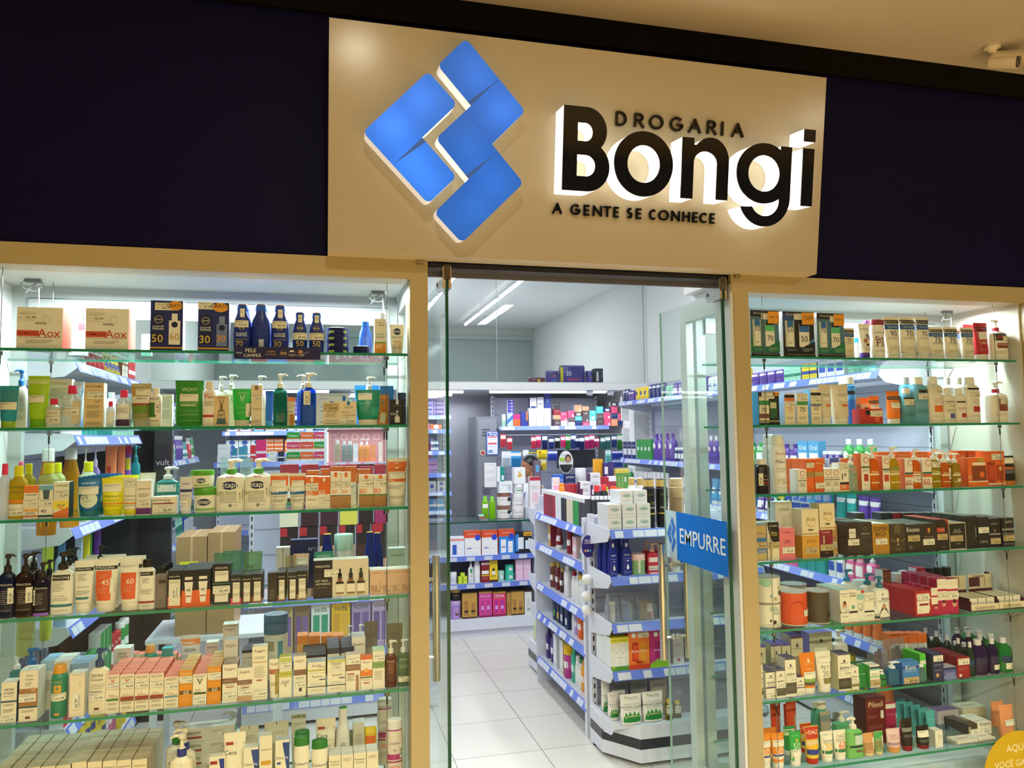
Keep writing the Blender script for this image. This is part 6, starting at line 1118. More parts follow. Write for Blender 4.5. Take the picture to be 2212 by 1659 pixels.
R7(1873, 1916, 1507, 'box:6c1c1c:541414:7c3030', 'large dark brown carton lettered in cream', 't Pilexil .0 .86 .7 f0dcb8;l .78 1 b87858;l .62 3 b88878 -.8 .1;p .45 .75 .55 .72 e8d8c8;l .4 3 b88878', row=1, dep=.08)
R7(1918, 1946, 1520, 'tube:a82450:f0dcd0', 'magenta tube with cream head in the second row', 'b .84 .95 f0e0d4;b .2 .36 e0c4a8;l .7 2 e0a0b0', row=1, n=2, ystep=.06)
R7(1924, 1954, 1578, 'tube:ecc4c4:e8a860', 'pink and orange tube', 't OSANA -.2 .72 .5 b07880;l .64 3 b07880;b .24 .28 d8a8b0;b .16 .24 f0a040;b .34 .44 a88898')
for k in range(5): R7(1944+k*16, 1964+k*16, 1513+k*6, 'tube:4ca4a8:58b0b0', 'teal tube in the staggered row', 'l .7 1 a8dcdc', yf=.26-.035*k)
R7(1955, 1979, 1555, 'tube:221c1c:8c1c24', 'black tube with red cap, left one', 'b .6 .72 8a8a80;l .5 3 a8a8a0')
R7(1988, 2016, 1571, 'tube:221c1c:8c1c24', 'black tube with red cap and price label', 'l .4 3 88a8a8', '-.1 .66 .8 54,99')
R7(1970, 1992, 1571, 'tube:d02c60:c02050', 'magenta tube with pale shoulder', 'b .76 .95 e8c8b8;b .3 .4 e8a0a8', '.2 .5 .7 39,99', yf=.05)
R7(2021, 2037, 1578, 'box:f0e4c8:d8d4c8:e8e0cc', 'slim cream carton beside the black tubes', 'r Asepxia -.5 .2 .3 3a3c50', '.4 .66 .5 39,99 r', dep=.04)
R7(2037, 2068, 1598, 'box:e8b060:dca858:e8d4b0', 'low orange and cream soap carton', 't Asepxia 0 .72 .8 5a4a3c;b .5 .8 e8d0b0', dep=.06, n=2)
R7(2068, 2112, 1600, 'box:e4d8b8:d8ccb0:e8e0cc', 'low wide cream soap carton', 't Asepxia 0 .3 .8 3a3c50;b 0 .12 3a3c50', dep=.06)
r = R7(2114, 2150, 1600, 'box:e4d8b8:d8ccb0:e8e0cc', 'low cream carton under the white one', 't Asepxia 0 .6 .8 3a3c50;b .1 .3 4a3c60', dep=.06)
R7(2112, 2142, 1560, 'box:e8dcc0:d8ccb0:f0ece0', 'cream carton with price label stacked in front', 't Asepxia .1 .84 .8 3a3c50', '.1 .36 .9 29,99', yf=.125, dep=.05, n=2)
for k in range(3): R7(2060+k*16, 2080+k*16, 1555+k*5, 'box:4a4034:3c3830:5a5048', 'dark brown carton with pale edge', 'p -.9 -.5 .2 .8 b8a888', '.3 .4 .9 28,90' if k == 2 else '', yf=.22-.047*k, dep=.045)
R7(2030, 2075, 1536, 'box:c4b8c0:a8a0a8:6a5c80', 'pale lilac carton in the back row', 'l .6 6', row=2, dep=.06)
R7(2080, 2130, 1528, 'box:dccf9c:c8c4a0:c8ccb4', 'pale yellow green carton in the back row', 'b .6 .64 c8c060;l .4 4', row=2, dep=.07)
for a_, b_, t_ in ((2152, 2180, 1518), (2170, 2200, 1526)): R7(a_, b_, t_, 'pouch:e89868:d88858', 'peach refill pouch by the right wall', 'l .6 3 c87848', '.2 .45 .7 58,99' if a_ > 2160 else '', row=1 if a_ < 2160 else 0)
for a_, b_ in ((1671, 1693), (1700, 1722), (1718, 1740)): R7(a_, b_, 1522, 'tube:d84824:e05830', 'tall orange red tube in the back row', 'p .4 .8 .3 .7 b8b0a0', row=2 if a_ < 1710 else 1)
for a_, b_ in ((1757, 1776), (1768, 1800)): R7(a_, b_, 1518, 'lot:54a890:f0e4c4', 'sea green bottle in the back row', 'p -.5 .6 .6 .7 486838', row=2 if a_ < 1760 else 1)
R7(1780, 1803, 1540, 'tube:9c9480:a8a090', 'grey taupe tube in the second row', 'b .78 .92 6c7c7c', yf=.12)
R7(1805, 1825, 1541, 'tube:^b8b4ac:b8b4ac', 'translucent grey tube in the second row', '', yf=.28)
# round promotional sticker on the pane
c = atY(2200, 1672, .0105); b = MB(); rr = (atY(2272, 1672, .0105)-c).length
b.prism([(rr*math.cos(2*PI*i/40), rr*math.sin(2*PI*i/40)) for i in range(40)], 1, -.0006, 0, mat('c8a818', 'card')); ym = mat('f0e8c0', 'card')
for t_, z_, w_ in (('AQUI,', .60, .62), ('VOCÊ GANHA', .28, 1.35), ('DESCONTO', -.06, 1.1)): b.text(t_, lambda x, z, z_=z_: (x, -.0010, z_*rr+z), w_*rr, ym)
tag(b.build('round_sticker', None, (c.x, .0118, c.z)), 'round mustard yellow promotional sticker stuck low on the right window pane', 'sticker')
# ================================================================ INSIDE THE SHOP
MET = mat('c4c8dc', 'plastic', rough=.4); STRIP = mat('6a82dc', 'gloss', rough=.25); LBL = mat('cdd3e2', 'card'); METD = mat('8a8e9c', 'plastic'); METW = mat('dfe2ee', 'plastic', rough=.35)
UNITS = {}
def unit(key, label, x, y, rz, L, dep, levels, top, back=True, base=None, strip=STRIP, shelf_ext=None, tilt=.018, H=.035, ends=True):
    """wall shelving: local x along its length, local -y is the front"""
    r = empty('shelving_unit', (x, y, 0), rz); tag(r, label, 'shelving')
    if back:
        b = MB(); b.box(0, L, -.02, -.002, .02, top, MET)
        for k in range(int((top-.1)/.16)): b.box(.001, L-.001, -.0215, -.0195, .12+.16*k, .124+.16*k, METD)
        b.build('back_panel', r)
    for px in ([0, L-.03] if L < 1.3 else [0, L/2-.015, L-.03]):
        b = MB(); b.box(px, px+.03, -.05, -.022, 0, top+.02, METW)
        for k in range(int(top/.05)): b.box(px+.011, px+.019, -.0505, -.0499, .04+.05*k, .066+.05*k, mat('2a2c34', 'plastic'))
        b.build('upright', r)
    for i, z in enumerate(levels):
        d_ = dep
        b = MB(); b.box(.005, L-.005, -d_, -.052, z-.022, z-.0005, METW); s = b.build('shelf', r)
        if i or base is None:
            if ends:
                for px in (.0, L-.004):
                    MB().prism([(-.052, z+.02), (-.052, z-.10), (-d_*.93, z-.055), (-d_-.012, z-.02), (-d_, z+.012)], 0, px, px+.004, METW).build('end_bracket', r)
        b = MB(); b.prism([(-d_-.003, z+.008), (-d_-.003-tilt, z-H), (-d_-.001-tilt, z-H), (-d_-.001, z+.008)], 0, .006, L-.006, strip)
        k = .03; random.seed(hash((key, i)) % 1000 if False else (len(key)*7+i*13))
        b.build('price_rail', s)
        if base is None and i == 0 and key == 'GE': bpy.data.objects.remove([c for c in s.children][0]); continue
        b = MB()
        while k < L-.1:
            wl_ = random.choice((.045, .06, .07))
            if random.random() < .62:
                b.add([(k, -d_-.0036-tilt*.15, z+.001), (k+wl_, -d_-.0036-tilt*.15, z+.001), (k+wl_, -d_-.0042-tilt*.92, z-H+.004), (k, -d_-.0042-tilt*.92, z-H+.004)], [(0, 3, 2, 1)], LBL)
            k += wl_+.004
        if b.f: b.build('price_labels', s)
    if base: MB().box(0, L, -dep-.01, -.052, .02, base, METW).build('base', r)
    UNITS[key] = (x, y, rz, L, dep, levels); return r
PAL = [('white', 'eef0f2', '3a5ab8'), ('navy', '24346c', 'e8eaf0'), ('purple', '5c3c9c', 'f0e8f0'), ('pink', 'e06c9c', 'f8f0f0'), ('dark red', '8c2434', 'f0e0d8'), ('green', '3c9c4c', 'f0f8e8'), ('teal', '2c9c98', 'f0f8f8'),
       ('yellow', 'ecd030', '3a4a90'), ('orange', 'ec7434', 'fff4e8'), ('sky blue', '5ca8dc', 'ffffff'), ('black', '22242a', 'd8c080'), ('lilac', 'b8a0d8', '5c3c8c'), ('red', 'd03038', 'ffffff'), ('cream', 'ece0c4', '8a5a3c'), ('grey', 'a4acb8', '3a4258'), ('mint', 'a0dcc4', '2c7c68')]
KIN = {'box': 'box', 'tube': 'tube', 'pump': 'pump bottle', 'lot': 'bottle', 'flip': 'bottle', 'jar': 'tub', 'flask': 'mouthwash bottle', 'pouch': 'refill pouch', 'pack': 'soft pack', 'roll': 'roll-on bottle', 'wave': 'shampoo bottle', 'spray': 'spray can'}
def fill(key, lv, where, x0, x1, kinds, hmax, pal=None, seed=1, wr=(.05, .085), facings=(2, 4), rows=1, gap=.006, stackp=0, inset=.012):
    ux, uy, rz, L, dep, levels = UNITS[key]; rnd = random.Random(seed*31+lv); z = levels[lv]+.0005; x = x0; c, s_ = math.cos(rz), math.sin(rz)
    pl = pal or [p[0] for p in PAL]
    while x < x1-.03:
        kd = rnd.choice(kinds); pn = rnd.choice(pl); p = next(q for q in PAL if q[0] == pn); w = round(rnd.uniform(*wr), 3); h = round(hmax*rnd.uniform(.62, .96), 3)
        if kd == 'jar': h = min(h, .10)
        if kd == 'roll': w, h = min(w, .05), min(h, .12)
        if kd == 'box' and stackp and rnd.random() < stackp: h = round(rnd.uniform(.035, .06), 3); h = min(h, hmax*.9); st = max(1, int(hmax*.95/h))
        else: st = 1
        nf = rnd.randint(*facings)
        d = .05 if kd in ('box', 'pouch', 'pack') else w*.62
        if kd in ('jar', 'roll', 'spray'): d = w
        band = rnd.choice(('b .35 .55 %s;l .75 2;l .25 2', 'o 0 .55 .5 %s;l .25 3', 'b .72 .86 %s;l .5 4', 'p -.8 .8 .25 .6 %s;t %s 0 .78 .7 %s')); 
        word = rnd.choice(('VITA', 'Dove', 'Care', 'Plus', 'Sensi', 'Rexona', 'Seda', 'Elseve', 'Colgate', 'Oral'))
        g = band % p[2] if band.count('%s') == 1 else band % (p[2], word, p[2])
        K = '%s:%s:%s' % (kd, p[1], rnd.choice((p[1], 'f0f0f0', p[2])))
        for q in range(nf):
            if x+w > x1: break
            for m in range(st):
                for rw in range(rows):
                    lx = x+w/2; ly = -dep+inset+d/2+rw*(d+.005)
                    lab = '%s %s on %s shelf, %s' % (pn, KIN[kd], ORD[lv], where)
                    product(K, w, h, d, ux+lx*c-ly*s_, uy+lx*s_+ly*c, z+m*(h+.0008), lab, g, rz=rz)
            x += w+gap
        x += gap*1.5
def I(x0, x1, top, y, z, K, d, g='', tg='', dep=None, n=1, dirx=1, cat=None, rz=0):
    X0, X1 = xcol(x0, y, z), xcol(x1, y, z)
    if .85 < y < 1.2 and 1.2 < X0 < 1.438: X1 = max(X1, 1.438+(X1-X0)*(.5 if K[:3] in ('bag', 'kit') else .85)); X0 = 1.438
    w = max(X1-X0, .01); h = max(atY((x0+x1)/2, top, y).z-z, .012); kd = K.split(':')[0]
    if dep is None: dep = {'box': min(w*.8, .08), 'kit': .06, 'pouch': .07, 'bag': .08, 'pack': .08}.get(kd, w*.62)
    if kd in ('jar', 'tin', 'can', 'spray', 'roll', 'drop'): dep = w
    for k in range(n): o = product(K, w, h, dep, (X0+X1)/2, y+dep/2+k*(dep+.004), z+.0005, d+('' if k == 0 else ', %s row back' % ORD[k]), g, tg if k == 0 else '', dirx=dirx, cat=cat, rz=rz)
    return o, z+h+.0006
CARTN[0] = 'toiletry_box'
# ---------- left wall run, seen through the left window
lvL = [.20, .53, .915, 1.30, 1.67, 1.965]
unit('LW', 'long lavender-railed wall shelving seen behind the left window, near section', -1.41, .60, PI/2, 1.15, .46, lvL, 2.1, base=.19)
unit('LX', 'lavender-railed wall shelving seen behind the left window, far section', -1.41, 2.35, PI/2, 1.9, .40, [.20, .55, .90, 1.2, 1.5, 1.8], 2.05, base=.19)
for lv, kinds, pal, hm in ((0, ('wave', 'pouch', 'pack'), ('yellow', 'purple', 'pink', 'lilac'), .26), (1, ('lot', 'wave', 'box'), ('purple', 'red', 'sky blue', 'green', 'orange'), .26), (4, ('pump', 'pouch', 'lot'), ('lilac', 'orange', 'teal', 'white', 'mint'), .24), (5, ('box', 'tube'), ('white', 'red', 'yellow', 'cream'), .12)):
    fill('LW', lv, 'near shelving behind left window', .03, 1.12, kinds, hm, pal, seed=3)
for lv in range(6): fill('LX', lv, 'far shelving behind left window', .04, 1.86, ('box', 'tube', 'pump', 'roll', 'lot'), .2 if lv < 5 else .16, None, seed=9, facings=(2, 5))

def WI(px0, px1, t, lv, K, d, g='', X=-1.0): y = atX((px0+px1)/2, 1040, X).y; t = max(t, prj((X, y, lvL[lv+1]-.045))[1]); return I(px0, px1, t, y, lvL[lv], K, d+' behind the left window', g)
for a_, b_, t_, K, d, g in ((72, 118, 955, 'lot:~e8a81c:f4f0ea', 'large amber shampoo bottle, left one', 'f -.4 .1 .4 .1 .0 .55 f4d070;t Johnsons 0 .2 .6 3a5a9a'), (122, 168, 950, 'lot:~e8a81c:f4f0ea', 'large amber shampoo bottle, right one', 'f -.4 .1 .4 .1 .0 .55 f4d070;t Johnsons 0 .2 .6 3a5a9a'), (172, 188, 962, 'pump:c8d8b8:f0f0f0', 'pale green pump bottle', ''), (190, 212, 958, 'pump:9880c8:d0c0e8', 'lilac pump bottle with triangle', 'f -.6 .1 .6 .1 0 .5 6848a8'), (220, 246, 950, 'pouch:f08858:e87848', 'glossy orange pouch, left one', 'p -.5 .1 .2 .7 c83828'), (247, 264, 950, 'pouch:f08858:e87848', 'glossy orange pouch, right one', ''), (265, 278, 962, 'pouch:8858c0:7848b0', 'violet and yellow pouch', 'b .6 .8 f0e030;b .85 1 c83060'), (280, 300, 947, 'pump:28a0a8:2898a0', 'teal pump bottle', 'o 0 .3 .5 e8e040')):
    WI(a_, b_, t_, 3, K, d, g)
for a_, b_, t_, K, d, g in ((158, 172, 1133, 'box:c8d8f4:b8c8e8', 'pale blue carton', ''), (170, 186, 1133, 'pouch:ecdc30:e0d020', 'yellow pouch with white edge', 'o 0 .5 .3 f0f0e0'), (187, 194, 1132, 'box:4ca84c:3c9840', 'green carton', ''), (195, 210, 1130, 'pouch:6c3c9c:5c308c', 'violet pouch', 'b .4 .6 f0f0f0'), (112, 140, 1150, 'flip:a8c8ec:4c90dc', 'pale blue baby bottle with blue cap', 't baby 0 .5 .6 f0f4f8'), (30, 70, 1145, 'pump:~d0d8a0:eef0ee', 'pale yellow pump bottle', ''), (78, 104, 1180, 'pouch:b8c040:a8b030', 'olive green pouch with trees', 'o -.3 .6 .3 7c8a28')):
    WI(a_, b_, t_, 2, K, d, g)
# dark make-up tower with vertical lettering
r = empty('makeup_tower', (-1.36, 1.92, 0)); tag(r, 'tall black make-up display tower with white lettering behind the left window', 'display stand')
MB().box(0, .34, 0, .36, 0, 1.78, mat('1c1a1c', 'plastic')).box(.34, .50, .30, .34, .0, 1.78, mat('242224', 'plastic')).build('tower_body', r)
b = MB(); b.box(.40, .50, .285, .296, 1.30, 1.74, mat('4a484c', 'gloss')); b.text('vult', lambda x, z: (.45+x, .284, 1.52+z), .075, mat('e8e8ec', 'card')); b.build('brand_plate', r)
# cardboard delivery boxes
kr = mat('a8845c', 'card')
def cardboard(px0, px1, t, y, z, lab, txt):
    X0, X1 = xcol(px0, y, z), xcol(px1, y, z); h = atY((px0+px1)/2, t, y).z-z; w = X1-X0
    b = MB(); b.box(-w/2, w/2, -.16, .16, 0, h, kr); b.box(-w*.04, w*.04, -.1605, .1605, h*.75, h+.0008, mat('c8a878', 'card'))
    if txt: b.box(-w*.38, w*.22, -.1612, -.160, h*.30, h*.75, mat('e0dc30', 'card')); S = Surf(w, h, .3228); gfx(b, S, 't CUIDADO -.15 .64 .5 2a2c1c;t VIDRO -.18 .42 .4 2a2c1c')
    tag(b.build('cardboard_box', None, ((X0+X1)/2, y+.16, z)), lab, 'cardboard box')
cart = empty('low_table', (-.78, 1.16, 0)); tag(cart, 'low white table carrying cardboard boxes behind the left window', 'table')
MB().box(0, .62, 0, .42, .70, .72, METW).build('tabletop', cart)
for (x, y) in ((.02, .02), (.57, .02), (.02, .37), (.57, .37)): MB().box(x, x+.03, y, y+.03, 0, .70, METW).build('leg', cart)
cardboard(377, 444, 1160, 1.2, .7205, 'brown cardboard box with yellow warning tape behind the left window', True)
cardboard(446, 505, 1150, 1.2, .7205, 'plain brown cardboard box right of the taped one', False)
CARTN[0] = 'hair_dye_box'
# ---------- hair care unit in the middle, faces the street
lvC = [.13, .40, .715]
unit('HC', 'white shelving with boxes of hair dye, seen through the left window', -.42, 2.35, 0, 1.02, .42, lvC, 1.45, base=.12, ends=False)
def lim(px, t, y, z, mx): return max(t, prj((xcol(px, y, z), y, z+mx))[1])     # keep an item below the shelf above it
def HC(px0, px1, t, lv, K, d, g='', **k): return I(px0, px1, lim((px0+px1)/2, t, 1.945, lvC[lv], .27) if lv < 2 else t, 1.945, lvC[lv], K, d, g, **k)
face = 'b .72 1 2c1c20;o 0 .42 .55 3c241c;o .0 .44 .32 d8a888;p -.3 .3 0 .2 d8a888;p -1 -.2 .88 1 b82838'
for k, (a_, b_, t_) in enumerate(((604, 642, 1141), (646, 686, 1139), (690, 728, 1136.5), (732, 766, 1134.5), (770, 800, 1132.5), (804, 862, 1130))):
    HC(a_, b_, t_, 2, 'box:%s:5c2838:3c2028' % ('6c4438', '8c5c48', 'c8a078', 'b88c60', '4c2c24', '2c1c20')[k], 'hair dye box with portrait, dark to light order', face)
zf = atY(700, 1136, 1.945).z
for k, (a_, b_, t_, w1, c_) in enumerate(((604, 644, 1004, 'SOFT', 'f0e8b0'), (650, 688, 1004, 'KOLESTON', '3c1c2c'), (692, 730, 1006, 'KOLESTON', '442030'), (734, 772, 1004, 'COLOR', 'e8dc60'), (776, 806, 1008, 'KOLESTON', '2c1820'), (810, 862, 1004, 'casting', 'a82c68'))):
    I(a_, b_, t_, 1.945, zf+.001, 'box:%s:a83040:b8384c' % c_, 'hair dye box in the upper row of the dye shelving', 'b .86 1 b02838;t %s 0 .6 .85 %s;o 0 .3 .5 d8a888;o 0 .4 .45 %s' % (w1, '3a3a20' if c_[0] in 'ef' else 'f0e8e8', '4c2c24'))
for k, (a_, b_, c_, w1) in enumerate(((596, 632, 'c8b080', 'native'), (636, 668, '8c7458', 'native'), (672, 712, 'e0f0e4', 'seda'), (716, 756, 'ecbc30', 'seda'), (760, 800, 'a898c8', 'ELSEVE'), (804, 840, 'b8a8d0', 'ELSEVE'), (842, 868, 'e8c030', 'seda'))):
    HC(a_, b_, 1296, 1, 'kit:%s:%s:e8e8e8' % (c_, c_), 'boxed shampoo pair lettered %s' % ('in green' if k == 2 else 'in %s' % ('white', 'brown', '', 'yellow', 'violet', 'dark violet', 'gold')[k]), 't %s 0 .9 .7 2c5c4c;p -.8 -.1 .15 .78 %s;p .1 .8 .15 .78 %s;l .1 1' % (w1, '2c9c80' if k == 2 else 'd8a040' if k in (0, 3) else '6c5898', '2c9c80' if k == 2 else 'e0b048' if k in (3, 6) else '7c68a8'))
for k, (a_, b_) in enumerate(((596, 660), (664, 730), (734, 800), (804, 872))):
    HC(a_, b_, 1452, 0, 'pack:%s:e0e0e0' % ('dcd4c4', 'e8e4dc', 'd8e8d8', 'e4dcc8')[k], 'pale soft pack on the bottom shelf of the dye shelving', 'o .5 .5 .3 3c7c58;l .7 2')
# ---------- pink backlit skin care cabinet
r = empty('display_cabinet', (.06, 3.15, 0)); tag(r, 'backlit skin care cabinet with dusty pink back panel behind the left window', 'cabinet')
pkb = mat('a07878', 'card'); b = MB(); b.box(0, .62, .28, .30, .9, 1.72, pkb).box(0, .62, 0, .30, 0, .9, METW).box(0, .62, .0, .30, 1.72, 1.86, METW).box(-.02, 0, 0, .30, 0, 1.86, METW).box(.62, .64, 0, .30, 0, 1.86, METW); b.build('carcass', r)
b = MB(); S = Surf(.62, 1, -.556); 
for k in range(7):
    for m in range(2):
        cx = .05+k*.085; cz = 1.66-m*.24; ring = [(cx+.024*math.cos(t*PI/8), cz+.024*math.sin(t*PI/8)) for t in range(17)]
        for (p0, p1) in zip(ring, ring[1:]): b.box(min(p0[0], p1[0])-.0008, max(p0[0], p1[0])+.0008, .2785, .2795, min(p0[1], p1[1])-.0008, max(p0[1], p1[1])+.0008, mat('d8b8b4', 'card'))
b.build('wall_pattern', r); MB().box(.004, .012, .27, .279, .95, 1.7, mat('fff8e0', 'emit', e=3)).build('light_strip', r)
for z in (1.18, 1.47):
    s = MB().box(.002, .618, .02, .278, z-.018, z-.001, mat('e0a0b8', 'gloss')).build('shelf', r)
    b = MB()
    for k in range(5): b.box(.06+k*.11, .14+k*.11, .0185, .0195, z-.017, z-.003, LBL)
    b.build('price_labels', s)
for k, (a_, b_, t_, K_, w_) in enumerate(((722, 735, 950, 'flip:~d0d0b8:f0f0f0', 'clear'), (738, 749, 953, 'flip:8a9894:f4f4f4', 'grey'), (750, 762, 953, 'flip:8a9894:f4f4f4', 'grey'), (763, 773, 958, 'box:e4ecec:e4ecec', 'white'), (775, 787, 948, 'pump:f0a058:f4f4f4', 'orange'), (788, 798, 948, 'pump:f0a058:f4f4f4', 'orange'), (799, 811, 960, 'box:f09868:f09868', 'coral'), (818, 826, 955, 'box:f0d8d8:e8d0d0', 'pale pink'), (845, 854, 957, 'box:70d0b8:60c0a8', 'mint'), (856, 864, 957, 'box:70d0b8:60c0a8', 'mint'))):
    I(a_, b_, t_, 3.20, 1.47, K_, '%s skin care item in the backlit pink cabinet' % w_, 'l .5 2;l .3 1')
CARTN[0] = 'medicine_box'
# ---------- medicine racks at the back
zb_ = [atY(1000, v, 4.95).z for v in (1102, 1062, 1022.5, 974.6, 928.5, 898)]
unit('MR', 'tall medicine rack with blue rails beside the grey locker', -.9, 5.35, 0, 2.22, .40, zb_, 2.08, base=None, ends=False)
for lv in range(6):
    fill('MR', lv, 'tall medicine rack', .04, 2.17, ('box',), (zb_[lv+1]-zb_[lv]-.04) if lv < 5 else .20, ('white', 'white', 'sky blue', 'navy', 'pink', 'green', 'orange', 'mint', 'lilac'), seed=21+lv, wr=(.07, .12), facings=(1, 3), stackp=.62)
unit('CB', 'low blue-railed rack stacked with bright supplement boxes behind the left window', -.84, 4.2, 0, 1.40, .30, [.5, .9, atY(650, 998, 3.9).z], 1.5, ends=False)
cz = UNITS['CB'][5][2]; cols = [('2c9c3c', 'green'), ('e04c3c', 'red'), ('d8406c', 'pink'), ('ec6c30', 'orange')]
for i in range(5):
    for j in range(3):
        h = .056; c_ = cols[(i*3+j*2) % 4]
        a_ = 619+i*29.5; X0, X1 = xcol(a_, 3.93, cz), xcol(a_+28.5, 3.93, cz)
        product('box:%s:e8e8e8:f0f0f0' % c_[0], X1-X0, .083, .06, (X0+X1)/2, 3.965, cz+.001+j*.0845, '%s supplement box with white foot in the collagen stack' % c_[1], 'b 0 .28 f0f0f0;t Colágeno 0 .62 .8 f4f4e8;o 0 .14 .06 %s;b .28 .38 e87838' % c_[0])
for k, (a_, b_, t_, c_, w_) in enumerate(((470, 496, 960, 'f0f4f4', 'white'), (500, 512, 968, '3c90b8', 'blue'), (516, 534, 965, '4ca0c0', 'teal'), (540, 552, 962, 'e03040', 'red and yellow'), (553, 575, 950, 'e83078', 'magenta'), (580, 596, 975, 'f0f0e0', 'cream'), (600, 614, 975, '24304c', 'dark navy'))):
    I(a_, b_, t_, 3.93, cz, 'box:%s:e8e8f0' % c_, '%s medicine box left of the collagen stack' % w_, 'l .8 2;b .4 .5 f0f0f0;l .3 2')
# ---------- grey locker with notices
lk = mat('70747c', 'plastic', rough=.45); Xa, Xb = xcol(1030, 4.98, 1), xcol(1075, 4.98, 1)
r = empty('steel_locker', (Xa, 4.98, 0)); tag(r, 'grey steel locker with vents and notices beside the medicine rack', 'locker'); w = Xb-Xa
MB().box(0, w, 0, .45, 0, 1.86, lk).build('locker_body', r); b = MB(); b.box(.015, w-.01, -.012, -.001, .06, 1.83, mat('7c8088', 'plastic', rough=.4))
for z in (1.66, 1.69, 1.72, 1.06, 1.09, 1.12): b.box(.06, .14, -.016, -.0125, z, z+.012, mat('4a4c54', 'plastic'))
b.build('locker_door', r); MB().lathe([(0, .012), (.01, .012), (.012, .006)], CH, 10, .03, -.014).build('lock', r)
def notice(px0, px1, py0, py1, y, lab, g, base_='f0f0f0', name='notice'):
    X0, X1 = xcol(px0, y, 1.4), xcol(px1, y, 1.4); z1, z0 = atY(px0, py0, y).z, atY(px0, py1, y).z; b = MB(); w, h = X1-X0, z1-z0
    b.box(-w/2, w/2, 0, .001, 0, h, mat(base_, 'card')); gfx(b, Surf(w, h, 0), g); tag(b.build(name, None, ((X0+X1)/2, y-.002, z0)), lab, 'notice')
notice(1051, 1077, 932, 983, 4.963, 'blue framed notice taped on the grey locker door', 'p -.85 .85 .03 .97 e4e8f4;p -.8 .8 .80 .94 2c4cb0;t Bongi .1 .87 .6 f0f0f8;p -.8 .8 .74 .78 c03040;l .68 3 3a4a80;p -.7 .7 .45 .52 c85058;l .38 3 3a4a80;p -.7 0 .1 .22 7098d0', '2c50b8')
notice(1046, 1072, 1000, 1053, 4.963, 'white typed sheet taped on the grey locker door', 'l .92 3 8a8a90;l .7 6 9a9aa0;l .4 6 9a9aa0')
b = MB(); z = atY(1043, 978, 4.963).z; b.prism([(.028*math.cos(t*PI/12), .028*math.sin(t*PI/12)) for t in range(24)], 1, -.001, 0, mat('d8c8b8', 'card')); b.prism([(.02*math.cos(t*PI/12), .02*math.sin(t*PI/12)) for t in range(24)], 1, -.002, -.001, mat('a83838', 'card'))
tag(b.build('round_sticker', None, (xcol(1043, 4.963, 1.4), 4.963, z)), 'small round red and white sticker on the locker door', 'sticker')
# ---------- rear wall rack behind the assistant
Xa = xcol(1078, 4.95, 1.7); zr = atY(1240, 921, 4.95).z
unit('RR', 'wide wall rack with bright blue rail full of small boxes behind the counter', Xa, 5.35, 0, 3.05-Xa, .40, [.75, 1.05, zr], 2.07, ends=False)
yR = 4.965; CARTN[0] = 'pharmacy_box'
for k, (a_, b_, t_, K_, d_, g_) in enumerate(((1085, 1092, 895, 'box:c8d8c8:b8c8b8', 'small pale green box', 'b 0 .5 88b8a0'), (1096, 1108, 893, 'box:a8c8f0:90b0e0', 'pale blue box', 'f -1 .2 1 .6 1 .9 -1 .5 3c68c8'), (1109, 1124, 895, 'box:e85c2c:e0e0e0', 'orange and magenta box', 'b .6 1 c02878'), (1125, 1140, 889, 'box:2c3888:242c70', 'navy box with orange edge', 'p .6 1 .4 1 e87838'))): I(a_, b_, t_, yR, zr, K_, d_+' on the blue-railed rack', g_)
for j in range(5): product('box:38309c:e8e4f4', .062, .030, .05, xcol(1102, yR, zr)+.01, yR+.03, zr+.135+j*.0315, 'flat violet box in the small pile on the blue-railed rack', 'l .7 2 f0f0ff;p .2 .6 .3 .7 f0f0ff')
for k in range(3):
    o, zt_ = I(1143+k*16, 1158+k*16, 882, yR, zr, 'box:f0f2f6:e4e8ee', 'tall white mask box on the blue-railed rack', 'r INSOH .2 .45 .3 a8b0c8')
    I(1145+k*15.5, 1159+k*15.5, (859, 858, 850)[k], yR, zt_, 'box:%s:2a3a70' % ('f0f2f6', 'e8ecf4', '24388c')[k], ('white', 'white arched', 'dark blue')[k]+' box on top of the mask boxes', ('p -.8 .8 .0 .2 2c3c78;l .7 4', 'o 0 .3 .6 7868b0;o 0 .25 .45 e8ecf4;l .8 2', 'r CARE 0 .5 .5 d8e0f8')[k])
rnd = random.Random(5)
for k in range(11):
    a_ = 1197+k*15.5; zz_ = zr
    for j in range(rnd.randint(3, 4)):
        c_ = rnd.choice((('24346c', 'navy'), ('8c2434', 'dark red'), ('e0507c', 'pink'), ('f0f2f4', 'white'), ('54c8c8', 'turquoise'), ('5c4c50', 'brown'), ('2c2c34', 'black'), ('e89870', 'peach')))
        hgt = rnd.choice((.045, .06, .075)); ww = (xcol(a_+14, yR, zr)-xcol(a_, yR, zr))
        product('box:%s:%s' % (c_[0], 'e8e8ec' if j % 2 else c_[0]), ww, hgt, .06, xcol(a_+7, yR, zr)+rnd.uniform(-.003, .003), yR+.035, zz_+.001, '%s box in the uneven stacks on the blue-railed rack' % c_[1], rnd.choice(('t CIMED 0 .5 .6 f0f0f0', 'l .7 2 d8d8d8', 'p -.5 .6 .2 .7 f0f0f0', 'p .3 .8 .1 .4 f4f4f4')))
        zz_ += hgt+.0015
